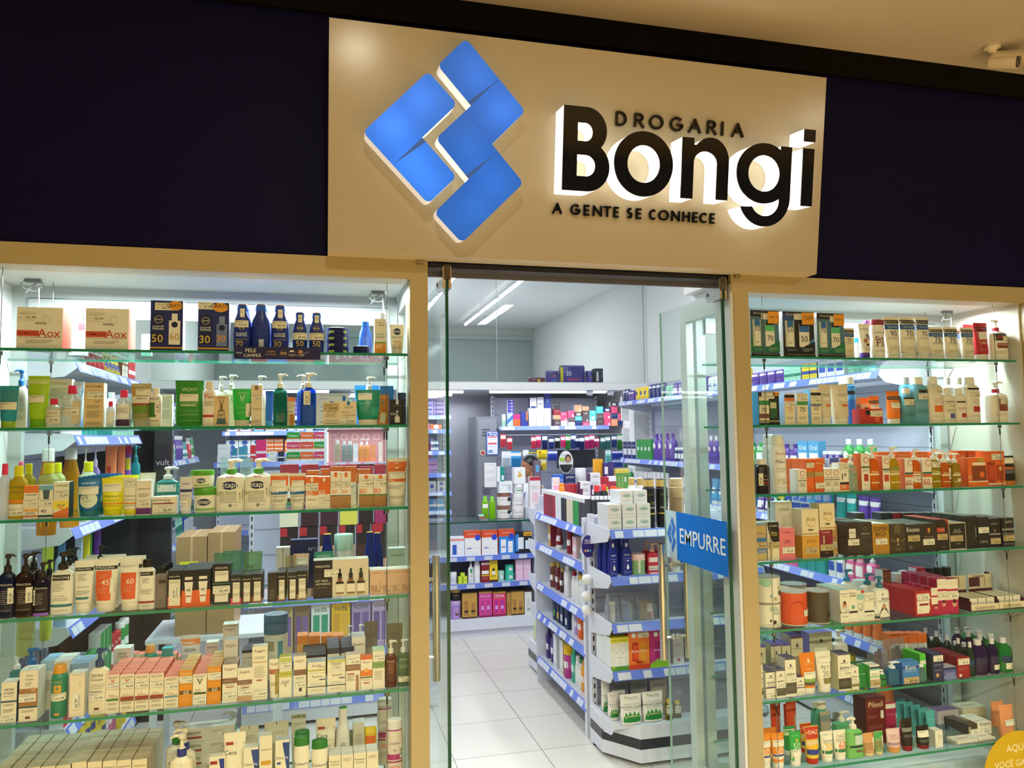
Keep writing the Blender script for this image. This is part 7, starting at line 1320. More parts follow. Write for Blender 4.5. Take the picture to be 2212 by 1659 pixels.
# hooks with hanging packs below the rail
rail = MB().tube([(xcol(1090, 4.93, 1.66), 4.93, 1.66), (xcol(1370, 4.93, 1.66), 4.93, 1.66)], .006, METD).tube([(xcol(1085, 4.93, 1.30), 4.93, 1.475), (xcol(1250, 4.93, 1.30), 4.93, 1.475)], .006, mat('e8dc20', 'plastic'))
tag(rail.build('hanging_rail'), 'thin rails carrying hanging packs below the blue-railed shelf', 'rail')
def hang(px0, px1, py0, py1, c_, d_, g_='', y=4.90):
    X0, X1 = xcol(px0, y, 1.4), xcol(px1, y, 1.4); z1, z0 = atY(px0, py0, y).z, atY(px0, py1, y).z; w, h = X1-X0, z1-z0; b = MB(); m = mat(c_, 'card')
    b.box(-w/2, w/2, 0, .004, 0, h, m); b.box(-w*.4, w*.4, -.014, 0, h*.08, h*.55, mat(c_, 'clear', body=.5)); b.tube([(0, .002, h), (0, .004, h+.02), (0, .03, h+.022)], .0015, METD, 5)
    gfx(b, Surf(w, h, .0), g_ or 'b .65 .9 f0f0f0;l .6 1'); tag(b.build('hanging_pack', None, ((X0+X1)/2, y, z0)), d_+' hanging behind the counter', 'blister pack')
hc = [('e04858', 'coral'), ('e8407c', 'pink'), ('24306c', 'navy'), ('2c4488', 'blue'), ('2a2c34', 'black'), ('c02c70', 'magenta'), ('28706c', 'teal'), ('3c8c40', 'green'), ('7c3890', 'purple'), ('1c5c8c', 'dark blue')]
for k, (px, c_) in enumerate(((1082, 0), (1096, 0), (1148, 0), (1158, 1), (1172, 2), (1186, 3), (1199, 4), (1212, 1), (1222, 7), (1234, 3), (1242, 2), (1252, 2), (1264, 5), (1274, 5), (1284, 5), (1298, 6), (1308, 6), (1322, 3), (1334, 7), (1344, 3))):
    hang(px, px+11, 938+(k*7) % 9, 966+(k*5) % 7, hc[c_][0], hc[c_][1]+' blister pack')
for k, (a_, b_, t_, bt, c_, w_) in enumerate(((1084, 1104, 975, 1007, 'dce8f0', 'white syringe'), (1104, 1126, 975, 1010, '3c9cd8', 'sky blue'), (1130, 1142, 972, 1000, 'e8f0f0', 'pale'), (1160, 1182, 972, 990, 'ecd828', 'yellow'), (1183, 1204, 973, 995, '3c58c0', 'blue and orange'), (1165, 1180, 992, 1016, 'e8d83c', 'yellow portrait'), (1308, 1320, 972, 1000, '88d8d8', 'turquoise'), (1322, 1348, 973, 992, '2c4cc0', 'blue yellow'), (1322, 1345, 993, 1010, '2c50b8', 'blue green'), (1348, 1366, 993, 1010, '3c8c50', 'green'), (1368, 1392, 985, 1012, '1c4c6c', 'dark teal'))):
    hang(a_, b_, t_, bt, c_, w_+' pack', 'b .7 .9 f0f0f0;l .4 2' if k != 3 else 'b .2 .5 f0e8d0;o -.4 .7 .2 d03040', y=4.88)
for (a_, b_, t_, bt, n_) in ((1344, 1362, 849, 909, 'upper left'), (1346, 1372, 925, 988, 'lower left'), (1374, 1392, 847, 911, 'upper right'), (1374, 1391, 921, 986, 'lower right')):
    y = 4.72; X0, X1 = xcol(a_, y, 1.6), xcol(b_, y, 1.6); z1, z0 = atY(a_, t_, y).z, atY(a_, bt, y).z; b = MB(); w, h = X1-X0, z1-z0
    b.box(-w/2, w/2, 0, .012, 0, h, mat('eceef0', 'card')); b.box(w/2, w/2+.012, .002, .012, h*.02, h*.98, mat('28282c', 'plastic')); gfx(b, Surf(w, h, 0), 'l .95 3 a8acb4;l .75 4 b8bcc4;l .3 3 b8bcc4'); tag(b.build('paper_sheaf', None, ((X0+X1)/2, y, z0)), 'white sheaf of papers on a clip hanging behind the counter, %s' % n_, 'papers')
zc = atY(1260, 1010, 4.9).z
tag(MB().box(xcol(1205, 4.89, 1.4), xcol(1288, 4.89, 1.4), 4.915, 4.925, zc, atY(1245, 972, 4.9).z, mat('26272c', 'plastic')).build('black_panel'), 'flat black panel behind the counter below the hanging packs', 'panel')
yk = 2.222; zk = atY(1223, 1022, yk).z; rc = empty('counter_card', (xcol(1223, yk, zk), yk, 1.2045)); zk -= 1.2045; b = MB()
def ovl(cx, cz, rx, rz, n=28, a0=0, a1=None): return [(cx+rx*math.cos(t*2*PI/n), zk+cz+rz*math.sin(t*2*PI/n)) for t in range(a0, a1 or n)]
b.prism(ovl(0, .075, .052, .078), 1, 0, .002, mat('eef0ee', 'card')).prism(ovl(0, .075, .048, .072, a0=15, a1=28), 1, -.0012, -.0004, mat('26282a', 'card')).prism(ovl(.015, .10, .022, .028), 1, -.0024, -.0016, mat('3a2c24', 'card')).prism(ovl(.015, .094, .015, .021), 1, -.0034, -.0026, mat('c09074', 'card')).box(-.045, -.01, -.0012, -.0004, zk+.082, zk+.106, mat('a8d040', 'card')); b.text('G-TECH', lambda x, z: (-.02+x, -.0014, zk+.124+z), .04, mat('3a68a8', 'card'))
b.build('card_face', rc); MB().box(-.006, .006, .002, .006, 0, zk+.05, METD).box(-.03, .03, -.02, .03, 0, .003, METD).build('card_stand', rc); tag(rc, 'oval advertising card with smiling portrait in front of the black panel', 'display card')
notice(1417, 1436, 937, 1002, 4.27, 'tall blue notice fixed on the white column', 'p -.8 .8 .03 .97 e4e8f4;b .88 .97 2c50b8;t Bongi .1 .91 .7 f0f0f8;p -.8 .8 .74 .78 c03040;p -.6 .7 .6 .68 3c58b8;p -.8 .8 .48 .53 c85058;p -.7 0 .1 .3 88a8e0;p .2 .7 .12 .3 c0a8d8', '2c50b8')
CARTN[0] = 'oral_care_box'
# ---------- right wall run, seen through the right window and the door
lvR = [.20, .52, .82, 1.12, 1.42, 1.965]
unit('RW', 'long lavender-railed wall shelving along the right wall', 3.21, 4.15, -PI/2, 3.55, .36, lvR, 2.15, base=.19)
for lv, kinds, pal, hm in ((0, ('wave', 'pack', 'lot'), None, .24), (1, ('box', 'pump', 'tube'), None, .22), (2, ('box', 'pump', 'lot'), ('white', 'pink', 'lilac', 'mint', 'teal'), .22), (3, ('box', 'tube', 'flip'), ('sky blue', 'teal', 'white', 'purple', 'green'), .22), (4, ('flask', 'flask', 'box', 'roll'), ('teal', 'sky blue', 'purple', 'green', 'navy'), .25), (5, ('pack', 'box', 'pack'), ('green', 'purple', 'white', 'yellow', 'navy', 'mint'), .15)):
    fill('RW', lv, 'right wall shelving', .03, 3.5, kinds, hm, pal, seed=40, wr=(.06, .10), facings=(2, 4))
for k in range(9):
    y = 1.0+k*.075; b = MB(); c_ = ('3c68d8', '3c68d8', '48a8e0', '3c68d8', '5c88e0', '3c58c8', 'e8e040', '48b8a8', '88c8e8')[k]
    b.box(-.001, .001, -.03, .03, -.13, 0, mat(c_, 'card')).box(-.012, -.001, -.024, .024, -.11, -.05, mat('cfe4f4', 'film', body=.3)).box(-.0016, -.001, -.026, .026, -.03, -.01, mat('f0f4f8', 'card'))
    tag(b.build('hanging_pack', None, (2.80, y, 1.37)), '%s toothbrush pack hanging below the right wall shelf' % {'3': 'blue', '4': 'turquoise', '5': 'light blue', 'e': 'yellow', '8': 'pale blue'}[c_[0]], 'blister pack')
CARTN[0] = 'hair_care_box'
# ---------- gondola: side shelves towards the aisle, end shelves towards the door
gz = [.17, .465, .66, .925, 1.125]
unit('GS', 'white gondola shelving with slanted price rails facing the aisle', 1.86, 2.26, -PI/2, .98, .415, gz, 1.17, base=None)
ez = [.20, .455, .69, .925, 1.16]
unit('GE', 'white gondola end shelving facing the door, with octagonal plinth', 1.43, 1.24, 0, .88, .34, ez, 1.20, base=None)
ge = [o for o in bpy.data.objects if o.name.startswith('shelving_unit')][-1]
pl = MB(); pp = [(-.005, -.03), (-.005, -.20), (.13, -.385), (.75, -.385), (.885, -.20), (.885, -.03)]
pl.prism(pp, 2, .02, .085, METW).prism([(x, y) for x, y in pp], 2, .085, .135, mat('2c2c30', 'plastic')).prism(pp, 2, .135, .1985, METW); pl.build('plinth', ge)
for (x, y) in ((.02, -.06), (.86, -.06)): MB().lathe([(0, .02), (.02, .018)], mat('222226', 'plastic'), 12, x, y).build('foot', ge)
gs = [o for o in bpy.data.objects if o.get('label', '').startswith('white gondola shelving with')][0]
far = MB(); far.box(.95, .985, -.43, -.02, 0, 1.19, METW); far.build('end_panel', gs)
far = MB(); far.box(-.004, .0, -.43, -.02, 0, 1.19, METW); far.build('end_panel', gs)
# far end shelves, seen from the side behind the post
fe = empty('end_shelving', (1.47, 2.28, 0)); tag(fe, 'far gondola end with bracket shelves, seen edge-on left of the aisle post', 'shelving')
MB().box(0, .7, 0, .03, 0, 1.24, METW).build('back_panel', fe)
for z in (.46, .66, .90, 1.12): 
    MB().box(.005, .70, .03, .30, z-.02, z, METW).build('shelf', fe)
    MB().prism([(.03, z+.02), (.03, z-.13), (.28, z-.06), (.31, z-.01), (.30, z+.015)], 0, 0, .005, METW).build('bracket', fe)
MB().box(0, .70, .03, .34, .02, .20, METW).box(-.001, 0, .06, .34, .08, .13, mat('3a3a3c', 'plastic')).build('plinth', fe)
for z, K_, d_, h in ((.905, 'box:a82830:982028', 'red box', .10), (.665, 'box:ece8dc:3a3a3c', 'small cream box', .03), (.665, 'box:ece8dc:3a3a3c', 'small cream box', .03), (.465, 'box:b82c30:a82830', 'red carton', .09), (.2, 'lot:2c58b8:f0f0f0', 'blue bottle', .2), (.2, 'lot:d8e8b0:f04838', 'pale green bottle', .17)):
    k = len([t for t in THINGS if 'far gondola end' in t['label']]); product(K_, .07, h, .06, 1.52+.001*k, 2.36+(.07*(k-4)+.05 if z < .3 else 0)+(.07 if k == 2 else 0), z+.0006, d_+' on the far gondola end', 'l .6 2 e8e8e8')
# side shelves: products face the aisle (-X)
def GSI(px, lv, w, h, K, d, g='', tg='', dy=0, X=1.475):
    z = gz[lv]; y = 1.6
    for _ in range(3):
        q = prj((X, y, z)); y = atX(px, q[1], X).y
    return product(K, w, h, .05 if K[:3] in ('box', 'kit') else w*.62 if K.split(':')[0] not in ('jar', 'roll') else w, X+.028, y, z+.0008, d+', gondola aisle side', g, tg, rz=-PI/2)
yy = 2.14
for k, (c_, w_, wd) in enumerate((('9c2434', 'dark red', .062), ('9c2434', 'dark red', .062), ('8c2030', 'dark red', .062), ('a82838', 'dark red', .062), ('e8ecf0', 'white', .055), ('e8ecf0', 'white', .055), ('26262a', 'black', .05), ('26262a', 'black', .05), ('e0cc98', 'cream', .055), ('e0cc98', 'cream', .055), ('2c9848', 'green', .05), ('2c9848', 'green', .05), ('3a3c40', 'dark grey', .05), ('3a3c40', 'dark grey', .05))):
    product('box:%s:%s:f0f0f2' % (c_, c_), wd, .165, .085, 1.455+.045, yy-wd/2, gz[4]+.0008, '%s hair colour box standing on the gondola\'s top aisle shelf' % w_, 'b .86 1 e8e8ec;r KERATON 0 .45 .28 %s' % ('b0282c' if c_ == 'e8ecf0' else 'e8e4dc' if c_ != 'e0cc98' else '8a6a38'), rz=-PI/2); yy -= wd+.0035
sd = [(3, [(1186, .05, .15, 'box:d8b060:8c2434', 'small wine and gold box'), (1200, .07, .17, 'tube:8c1c28:f0ece8', 'dark red tube with white cap'), (1222, .06, .17, 'wave:8c1c28:f0f0f0', 'dark red bottle'), (1240, .07, .12, 'box:f0c8cc:e8b8c0', 'pink and white box'), (1250, .05, .13, 'lot:48b898:e8e8e8', 'mint bottle'), (1258, .05, .11, 'box:e8a0b8:f0f0f0', 'pink carton')]),
      (2, [(1188, .05, .16, 'roll:~a06858:c8a050', 'amber bottle with gold cap'), (1198, .06, .17, 'flip:6c1820:c8a050', 'dark red bottle with gold cap'), (1206, .05, .15, 'lot:4c2018:c8a050', 'brown bottle with gold cap'), (1218, .07, .22, 'pump:ece8ec:f0f0f0', 'white pump bottle with lilac base'), (1232, .06, .17, 'lot:f0ece8:9c1c38', 'white bottle with wine cap'), (1240, .06, .19, 'pump:f0f0ec:f0f0f0', 'white pump bottle'), (1248, .055, .17, 'wave:f0f0ea:e8b020', 'white bottle with yellow cap, far'), (1254, .055, .17, 'wave:f0f0ea:e8b020', 'white bottle with yellow cap, near')]),
      (1, [(1196, .055, .16, 'box:1c2c50:283c64', 'dark navy carton with green patch'), (1204, .055, .16, 'box:1c2c50:283c64', 'dark navy carton with yellow patch'), (1212, .055, .17, 'box:22406c:283c64', 'dark blue carton with mint patch'), (1222, .055, .16, 'box:1c2c50:283c64', 'dark navy carton with white label'), (1232, .05, .15, 'lot:f0eef4:e8e8e8', 'white bottle'), (1238, .05, .16, 'flip:b094d0:b094d0', 'lilac bottle'), (1248, .075, .17, 'flip:ec6820:e86020', 'orange bottle'), (1258, .05, .15, 'flip:982838:982838', 'wine bottle')]),
      (0, [(1178, .06, .19, 'flip:3c1c70:2c1458', 'dark violet bottle, far'), (1188, .06, .19, 'flip:3c1c70:2c1458', 'dark violet bottle, near'), (1198, .07, .20, 'box:e8ecf0:d8e0e8', 'white carton'), (1212, .07, .20, 'box:e8e4dc:c8a850', 'white and gold carton'), (1222, .075, .20, 'jar:b8308c:e8b820', 'magenta tub with yellow lid'), (1232, .055, .20, 'flip:38b090:2ca080', 'mint shampoo bottle'), (1240, .055, .17, 'lot:f0f0ec:f0f0f0', 'white shampoo bottle'), (1247, .055, .17, 'lot:f0ece0:3c8c50', 'white shampoo bottle with tree'), (1253, .055, .17, 'flip:e8a018:e09010', 'amber shampoo bottle'), (1260, .055, .18, 'flip:e8509c:e04890', 'pink shampoo bottle, far'), (1268, .06, .20, 'flip:e86090:e05888', 'pink shampoo bottle, near')])]
for lv, lst in sd:
    for px, w, h, K, d in lst: GSI(px, lv, w, h, K, d, 'b .3 .5 f0f0f0;l .7 2' if 'carton' not in d else 'p -.6 .6 .15 .4 %s;l .8 2 a8b0c0' % ('58b048' if 'green' in d else 'e8c040' if 'yellow' in d else 'f0f0f0'))
# hanging promo card and bagged shower puffs on the post
b = MB(); b.prism([(.035*math.cos(t*PI/10), .06*math.sin(t*PI/10)) for t in range(20)], 1, 0, .001, mat('342c90', 'card'))
b.text('PELE', lambda x, z: (x, -.0006, .03+z), .035, mat('f0f0f8', 'card')); b.text('CAMPEÃ', lambda x, z: (x, -.0006, .018+z), .045, mat('f0f0f8', 'card'))
for k, c_ in enumerate(('e8c060', 'e0e0f0', '58b0d8')): b.box(-.02+k*.014, -.01+k*.014, -.0006, 0, -.03, -.018, mat(c_, 'card'))
q = atY(1270, 1180, 1.17); tag(b.build('hanging_card', None, (q.x, 1.17, q.z)), 'oval violet promotional card hanging on the gondola corner post', 'sign')
for k, py in enumerate((1252, 1288, 1318)):
    q = atY(1268, py, 1.16); b = MB(); pf = mat('eceef0', 'matte')
    rs = []
    for i in range(9):
        th = PI*i/8; rr = .028*math.sin(th); rs.append([(rr*math.cos(a)*(1+.08*math.sin(7*a+i)), rr*math.sin(a)*(1+.08*math.sin(7*a+i)), .028*math.cos(th)) for a in [2*PI*j/20 for j in range(20)]])
    b.rings(rs[::-1], pf); tag(b.build('shower_puff', None, (q.x, 1.16, q.z)), 'white shower puff hanging on the gondola post, %s of three' % ('top', 'middle', 'bottom')[k], 'shower puff')
# end shelves towards the door
def GE(px0, px1, t, lv, K, d, g='', tg='', **k):
    y = k.pop('y', .925); z = ez[lv]
    return I(px0, px1, lim((px0+px1)/2, t, y, z, (ez[lv+1]-z-.03)) if lv < 4 else t, y, z, K, d, g, tg, **k)
CARTN[0] = 'soap_carton'
soap = 'o .1 .62 .5 a8c4b8 .28;o .1 .62 .46 b8d0c4 .25;t Granado .1 .62 .6 7a9488;l .2 1'
hS = (atY(1300, 1092, .915).z-ez[4]); 
for row, z_ in ((0, 0), (1, 1)):
    for k, (a_, b_) in enumerate(((1309, 1338), (1341, 1370), (1372, 1401))):
        w = xcol(b_, .915, ez[4])-xcol(a_, .915, ez[4]); product('box:e8e4d8:dce4e4:f4f4f4', w, .066, .15, xcol((a_+b_)/2, .915, ez[4])+.012, .915+.075, ez[4]+.001+z_*.067, 'white soap carton with green oval, %s layer' % ('bottom', 'middle')[row], soap)
for k, (a_, b_) in enumerate(((1340, 1368), (1370, 1399))):
    w = xcol(b_, .93, 1.29)-xcol(a_, .93, 1.29); product('box:e8e4d8:dce4e4:f4f4f4', w, .066, .14, xcol((a_+b_)/2, .93, 1.29), 1.005, ez[4]+.001+2*.067, 'white soap carton with green oval, top layer', soap)
bg = 'b .86 .89 c8a850;t Horse .1 .42 .7 e0d8c0;b .28 .31 c8a850;l .7 2 a89048;t 77 .3 .5 .3 c8a850'
for a_, b_, y_, w_ in ((1396, 1421, .94, 'front'), (1424, 1449, .96, 'second')): GE(a_, b_, 1035, 4, 'roll:1c1b1e:c8a860:1c1b1e', 'black bottle with gold collar beside the soap cartons, %s' % w_, bg, y=y_)
GE(1455, 1485, 1033, 4, 'roll:c8a878:d8b888:f0d0d8', 'beige bottle with pink cap behind the door glass', 'b .3 .6 a88860', y=.97)
for k, (a_, b_) in enumerate(((1362, 1377), (1380, 1394))): GE(a_, b_, 1032, 4, 'roll:ece8e8:c8a860:f0f0f4', 'white bottle with gold collar behind the soap cartons', '', y=1.10)
# second shelf: blue lotions, green tub, red pump bottles
nl = 'o .0 .58 .3 1c34a0;t NIVEA 0 .58 .5 f0f0f4;l .48 1 c8d0f0;t Milk .1 .42 .25 f0f0f4;f -.1 .18 .2 .18 .3 .24 .05 .34 -.15 .24 f4f4f4;p -.25 .15 .8 .9 e8e0e0;l .12 3 a8b0e0'
for k, (a_, b_, t_, y_) in enumerate(((1306, 1330, 1167, .92), (1344, 1368, 1166, .94), (1295, 1318, 1164, 1.0), (1327, 1350, 1163, 1.01), (1288, 1308, 1161, 1.08), (1322, 1345, 1159, 1.09))):
    GE(a_, b_, t_, 3, 'lot:1c2c88:1c2c80', 'dark blue body lotion bottle, %s' % ('front left', 'front right', 'second row left', 'second row right', 'back row left', 'back row right')[k], nl if k < 2 else '', y=y_)
GE(1369, 1400, 1198, 3, 'jar:8cb078:eac4b8', 'green tub with pink lid beside the blue lotions', 'p -.3 .0 .1 .9 d8dcc0', y=.93)
for k, (a_, b_, t_, y_, w_) in enumerate(((1402, 1424, 1174, .93, 'front left'), (1424, 1446, 1175, .94, 'front right'), (1389, 1408, 1172, 1.02, 'rear left'), (1412, 1430, 1171, 1.03, 'rear right'))): GE(a_, b_, t_, 3, 'pump:c83040:e8b8a8', 'red pump bottle with pink head, %s' % w_, 'p -.9 .9 .40 .55 f0d8d0;p -.9 .9 .14 .28 e8d8d0;t MORANGO 0 .2 .8 3a2020;b 0 .08 f0b0b8' if k < 2 else '', y=y_)
GE(1452, 1474, 1196, 3, 'jar:e8dcc0:e8d8a8', 'cream jar behind the door glass', 'b .3 .6 c8b088', y=.95)
# third: gift bags
for k, (a_, b_, t_, c1, c2, w_) in enumerate(((1284, 1296, 1290, '6c7890', '~c0c8d0', 'narrow grey'), (1300, 1342, 1285, 'e8dcd0', '~90a8d0', 'large round-carded'), (1344, 1377, 1283, '8c98b8', 'a8c8c0', 'grey and mint'), (1378, 1424, 1282, 'a89078', 'f0b8b8', 'pink ribboned'), (1428, 1446, 1262, 'd8c4a8', '8c5c48', 'beige cow-print'))):
    GE(a_, b_, t_, 2, 'bag:%s:%s' % (c1, c2), '%s clear gift bag on the middle end shelf' % w_, 'o -.1 .55 .4 ece8e0;l .6 3 4c64a8 -.5 .3;l .4 2 4c64a8 -.5 .3' if k == 1 else 'p .1 .7 .3 .6 f0e4e0;l .5 2' if k == 3 else '', '' , y=.93)
# fourth: boxed sets
GE(1300, 1359, 1378, 1, 'kit:eef0d8:e8f0e4:f0e840', 'white and green twin bottle box with yellow top', 'b .84 1 ece43c;t LEVE_2_PAGUE_1 0 .91 .85 3a4a20;p -.6 -.1 .08 .74 f6f6f0;p .1 .7 .08 .74 f6f6f0;b 0 .14 5c9c3c;o -.7 .1 .15 a8d038;l .55 3 5c8c4c -.5 -.15;l .55 3 5c8c4c .15 .6;l .4 1', '', dep=.10, n=2)
GE(1359, 1404, 1358, 1, 'kit:ee8030:d86020:f09040', 'orange twin box with fruit patterns', 'p -.65 -.1 .2 .66 c03020;p .1 .7 .2 .66 e89828;p -.55 -.15 .24 .6 e85820;o -.5 .84 .22 f0f0e8;b .0 .12 d84820;t Rosa -.35 .45 .35 f8e0d0;t Terra .4 .45 .35 f8e8c0;p -.3 .3 .15 .2 b82820', '.4 .84 .7 39,99', dep=.07)
GE(1405, 1448, 1356, 1, 'kit:c03080:b02870:d04890', 'magenta twin box with fruit patterns', 'p -.5 .0 .25 .66 a01868;p .2 .7 .25 .66 a01868;o -.4 .84 .22 f0f0e8;b .0 .12 98c828;t Amora -.2 .45 .4 f0c8e0;f -.9 .12 .9 .12 .4 .26 -.4 .2 88c040', '.5 .84 .6 39,99', dep=.07)
GE(1455, 1478, 1372, 1, 'box:e8e0dc:d8d0cc', 'slim white carton behind the door glass', 'l .7 5;o 0 .15 .3 c86060', '', y=.95)
# plinth: stand-up soap refills
tp = 'b 0 .26 1c8434;b .26 .275 d8b038;t TACTO .1 .86 .5 8a8478;o -.5 .9 .1 b8c890;f -.7 .27 -.55 .42 -.4 .3 -.2 .44 0 .3 .2 .45 .4 .3 .6 .4 .7 .27 3c9c48;t SABONETE_LIQUIDO 0 .58 1.0 4a5a4c;l .52 2 7a8a78;t Com_Erva_e_Chá_Verde 0 .68 .7 8a8878;l .08 1 88c890'
for k, (a_, b_, t_, y_, w_) in enumerate(((1345, 1392, 1503, .875, 'front left'), (1393, 1438, 1497, .88, 'front right'), (1309, 1336, 1500, .95, 'third from the right'), (1326, 1356, 1495, 1.0, 'third row'), (1289, 1310, 1475, 1.04, 'leftmost, rear'))):
    I(a_, b_, lim(a_, t_, y_, .2, .20), y_, .20, 'pouch:ece8d8:d8d8c8', 'white and green stand-up soap refill on the plinth, %s' % w_, tp, dep=.06)
for k, (a_, b_, t_, y_) in enumerate(((1440, 1456, 1512, .89), (1458, 1474, 1515, .90))): I(a_, b_, t_, y_, .20, 'flip:~a89c38:e8c020', 'olive bottle with yellow cap on the plinth', 'b .3 .6 e0dca8;b 0 .2 2a2410', '0 .75 .9 12,99')
for k, (a_, b_) in enumerate(((1320, 1362), (1366, 1404), (1408, 1446))): I(a_, b_, lim(a_, 1472, 1.09, .2, .215), 1.09, .20, 'pouch:%s:d8d8c8' % ('9c9c98', 'a8a8a4', 'e0d0b8')[k], ('grey', 'pale grey', 'cream and yellow')[k]+' soap refill in the back of the plinth', 't TACTO 0 .8 .6 6a6a64', dep=.05)
CARTN[0] = 'supplement_box'
# top of the gondola (items between end shelf and aisle)
deck = tag(MB().box(1.50, 2.25, 1.26, 2.24, 1.192, 1.204, METW).build('deck_panel'), 'white top panel of the gondola', 'panel')
def GT_(px0, px1, t, y, K, d, g='', tg='', **k): return I(px0, px1, t, y, 1.2042, K, d+' on the gondola top', g, tg, **k)
GT_(1146, 1168, 1033, 2.19, 'box:f0c8cc:e8e0e4:f0ecec', 'pink and white carton', 'b .8 1 b83040;p -.7 .7 .2 .6 f0e8ea;l .5 3', '', dep=.05) if False else None
for (a_, b_, t_, y_, K, d, g) in ((1196, 1210, 1032, 2.05, 'box:f8d0dc:e8e0e8:f0f0f0', 'pink carton with ribbon', 'b .3 .7 f0a8c8;l .8 1'),
    (1197, 1219, 1026, 2.12, 'box:2c68d0:2450a8:3870d8', 'bright blue carton', 't FORTE 0 .8 .8 f0f4fc;t GESTAN 0 .7 .8 f0f4fc;o 0 .2 .5 f0f4fc'), (1221, 1244, 1024, 2.12, 'box:243060:1c2850:2c3870', 'navy carton', 't prima 0 .88 .7 f0f0f8;l .7 2 a8b0d8'),
    (1225, 1247, 1046, 1.95, 'box:b02830:982028:c03840', 'red carton', 't 11 .3 .4 .3 f8f0f0'), (1248, 1270, 1012, 2.14, 'jar:f0f0f0:e8e8ec', 'large white tub with printed label', 'p -.5 .4 .3 .7 dfe4e4;p -.5 0 .25 .35 3ca04c;l .6 3'),
    (1254, 1276, 1041, 1.9, 'box:e8e0e8:5c2848:f0e8f4', 'white carton with wine panel, front', 't COMPLEX .1 .88 .7 3a3440;p -1 -.5 .1 .7 5c2848;l .7 5'), (1276, 1298, 1022, 2.0, 'box:ece4ec:5c2858:f0ecf4', 'white carton with wine panel, tall', 't COMPLEX .1 .88 .7 3a3440;p -1 -.5 .1 .6 5c2858;l .7 5'),
    (1287, 1304, 992, 2.15, 'box:f0b020:e8a018:f0b838', 'yellow open-topped carton', 'l .7 3 c87818;p -.3 .3 .1 .2 4a4a20'), (1306, 1316, 1000, 2.12, 'box:3c3078:2c2460:4c4088', 'violet carton', 'p -.7 .7 .7 .9 f0f0f4;l .4 2 c8c0e8'), (1317, 1328, 998, 2.15, 'box:483c88:342c70:5c5098', 'violet carton beside the first', 'l .6 3 c8c0e8'),
    (1298, 1320, 1031, 2.05, 'box:b02030:981828:c02838', 'red supplement carton', 'p -.2 .6 .1 .5 f0e8e8'), (1316, 1332, 1029, 2.05, 'box:9c2838:e8e4e8:f0f0f4', 'wine carton with white lid', 'b .8 1 f0f0f4;l .5 2 e8c8d0'),
    (1332, 1360, 1014, 2.1, 'box:5c8c3c:c8b868:d8c048', 'olive green gift box with yellow top', 'b .88 1 d8c048;p -.6 -.5 .2 .8 a8c870;p -.1 0 .2 .8 a8c870;p .3 .5 .6 .75 f0f0e8'), (1210, 1222, 1044, 1.92, 'roll:ec8830:ec8830:ec8830', 'small orange jar', '')):
    GT_(a_, b_, t_, y_, K, d, g)
for k, (px, py, c_, w_) in enumerate(((1292, 1049, 'd83838', 'red'), (1300, 1050, '48b0e0', 'blue'), (1310, 1052, 'a8dc28', 'lime'), (1307, 1047, 'e84840', 'red'), (1328, 1051, 'ec5020', 'orange'), (1338, 1054, 'ec5828', 'orange'), (1351, 1056, 'ec5424', 'orange'), (1288, 1058, 'e8e8ec', 'white'))):
    GT_(px-6, px+6, py, 1.75+.05*((k*3) % 4), 'jar:2a2a30:%s' % c_, 'small jar with %s lid' % w_, 'l .6 1 b8b8c0')
for k, (px, c_) in enumerate(((1278, '2c2c30'), (1287, '2c2c30'), (1296, '303034'), (1305, '2c2c30'), (1314, '343438'))): GT_(px, px+8, 1072, 1.32, 'box:%s:2a2a2e:ececf0' % c_, 'dark grey boxed colour kit in the short row', 'b .8 1 ececf0')
CARTN[0] = 'carton'
# ---------- pharmacy counter
cn = empty('glass_counter', (.66, 3.5, 0)); tag(cn, 'white pharmacy counter with glass top and two blue-railed shelves', 'counter'); Lc = 1.14
zA, zB, zC = .66, .435, .15
b = MB(); b.box(0, Lc, .02, .55, .0, zC-.001, METW).box(0, Lc, 0, .02, .06, zC-.001, METW); b.build('plinth', cn)
MB().box(0, Lc, .45, .47, zC, .93, METD).build('back_panel', cn); MB().box(0, .02, .0, .45, zC, .93, METW).build('side_panel', cn); MB().box(Lc-.02, Lc, .0, .45, zC, .93, METW).build('side_panel', cn)
for z in (zA, zB):
    s = MB().box(.021, Lc-.021, .012, .449, z-.02, z-.0005, METW).build('shelf', cn); MB().box(.021, Lc-.021, -.002, .0115, z-.04, z+.002, STRIP).build('price_rail', s)
    b = MB()
    for k in range(7): b.box(.08+k*.15, .15+k*.15, -.0032, -.0022, z-.036, z-.004, LBL)
    b.build('price_labels', s)
s = MB().box(-.01, Lc+.01, -.01, .56, .935, .945, glas).build('glass_top', cn); MB().box(-.01, Lc+.01, -.012, -.0102, .934, .946, EDGED).build('shelf_edge', s)
yc = 3.525
hk = 'b .72 1 e0502c;b .66 .70 f0ece4;p -.75 -.1 .06 .60 f4f2ee;p .15 .75 .06 .52 f4f2ee;o .6 .72 .35 2848c8;l .4 2 d87050 -.6 -.2;l .3 2 d87050 .2 .6;p -.7 -.15 .28 .32 5878c8;t Helioderm 0 .88 .6 f4c8b0'
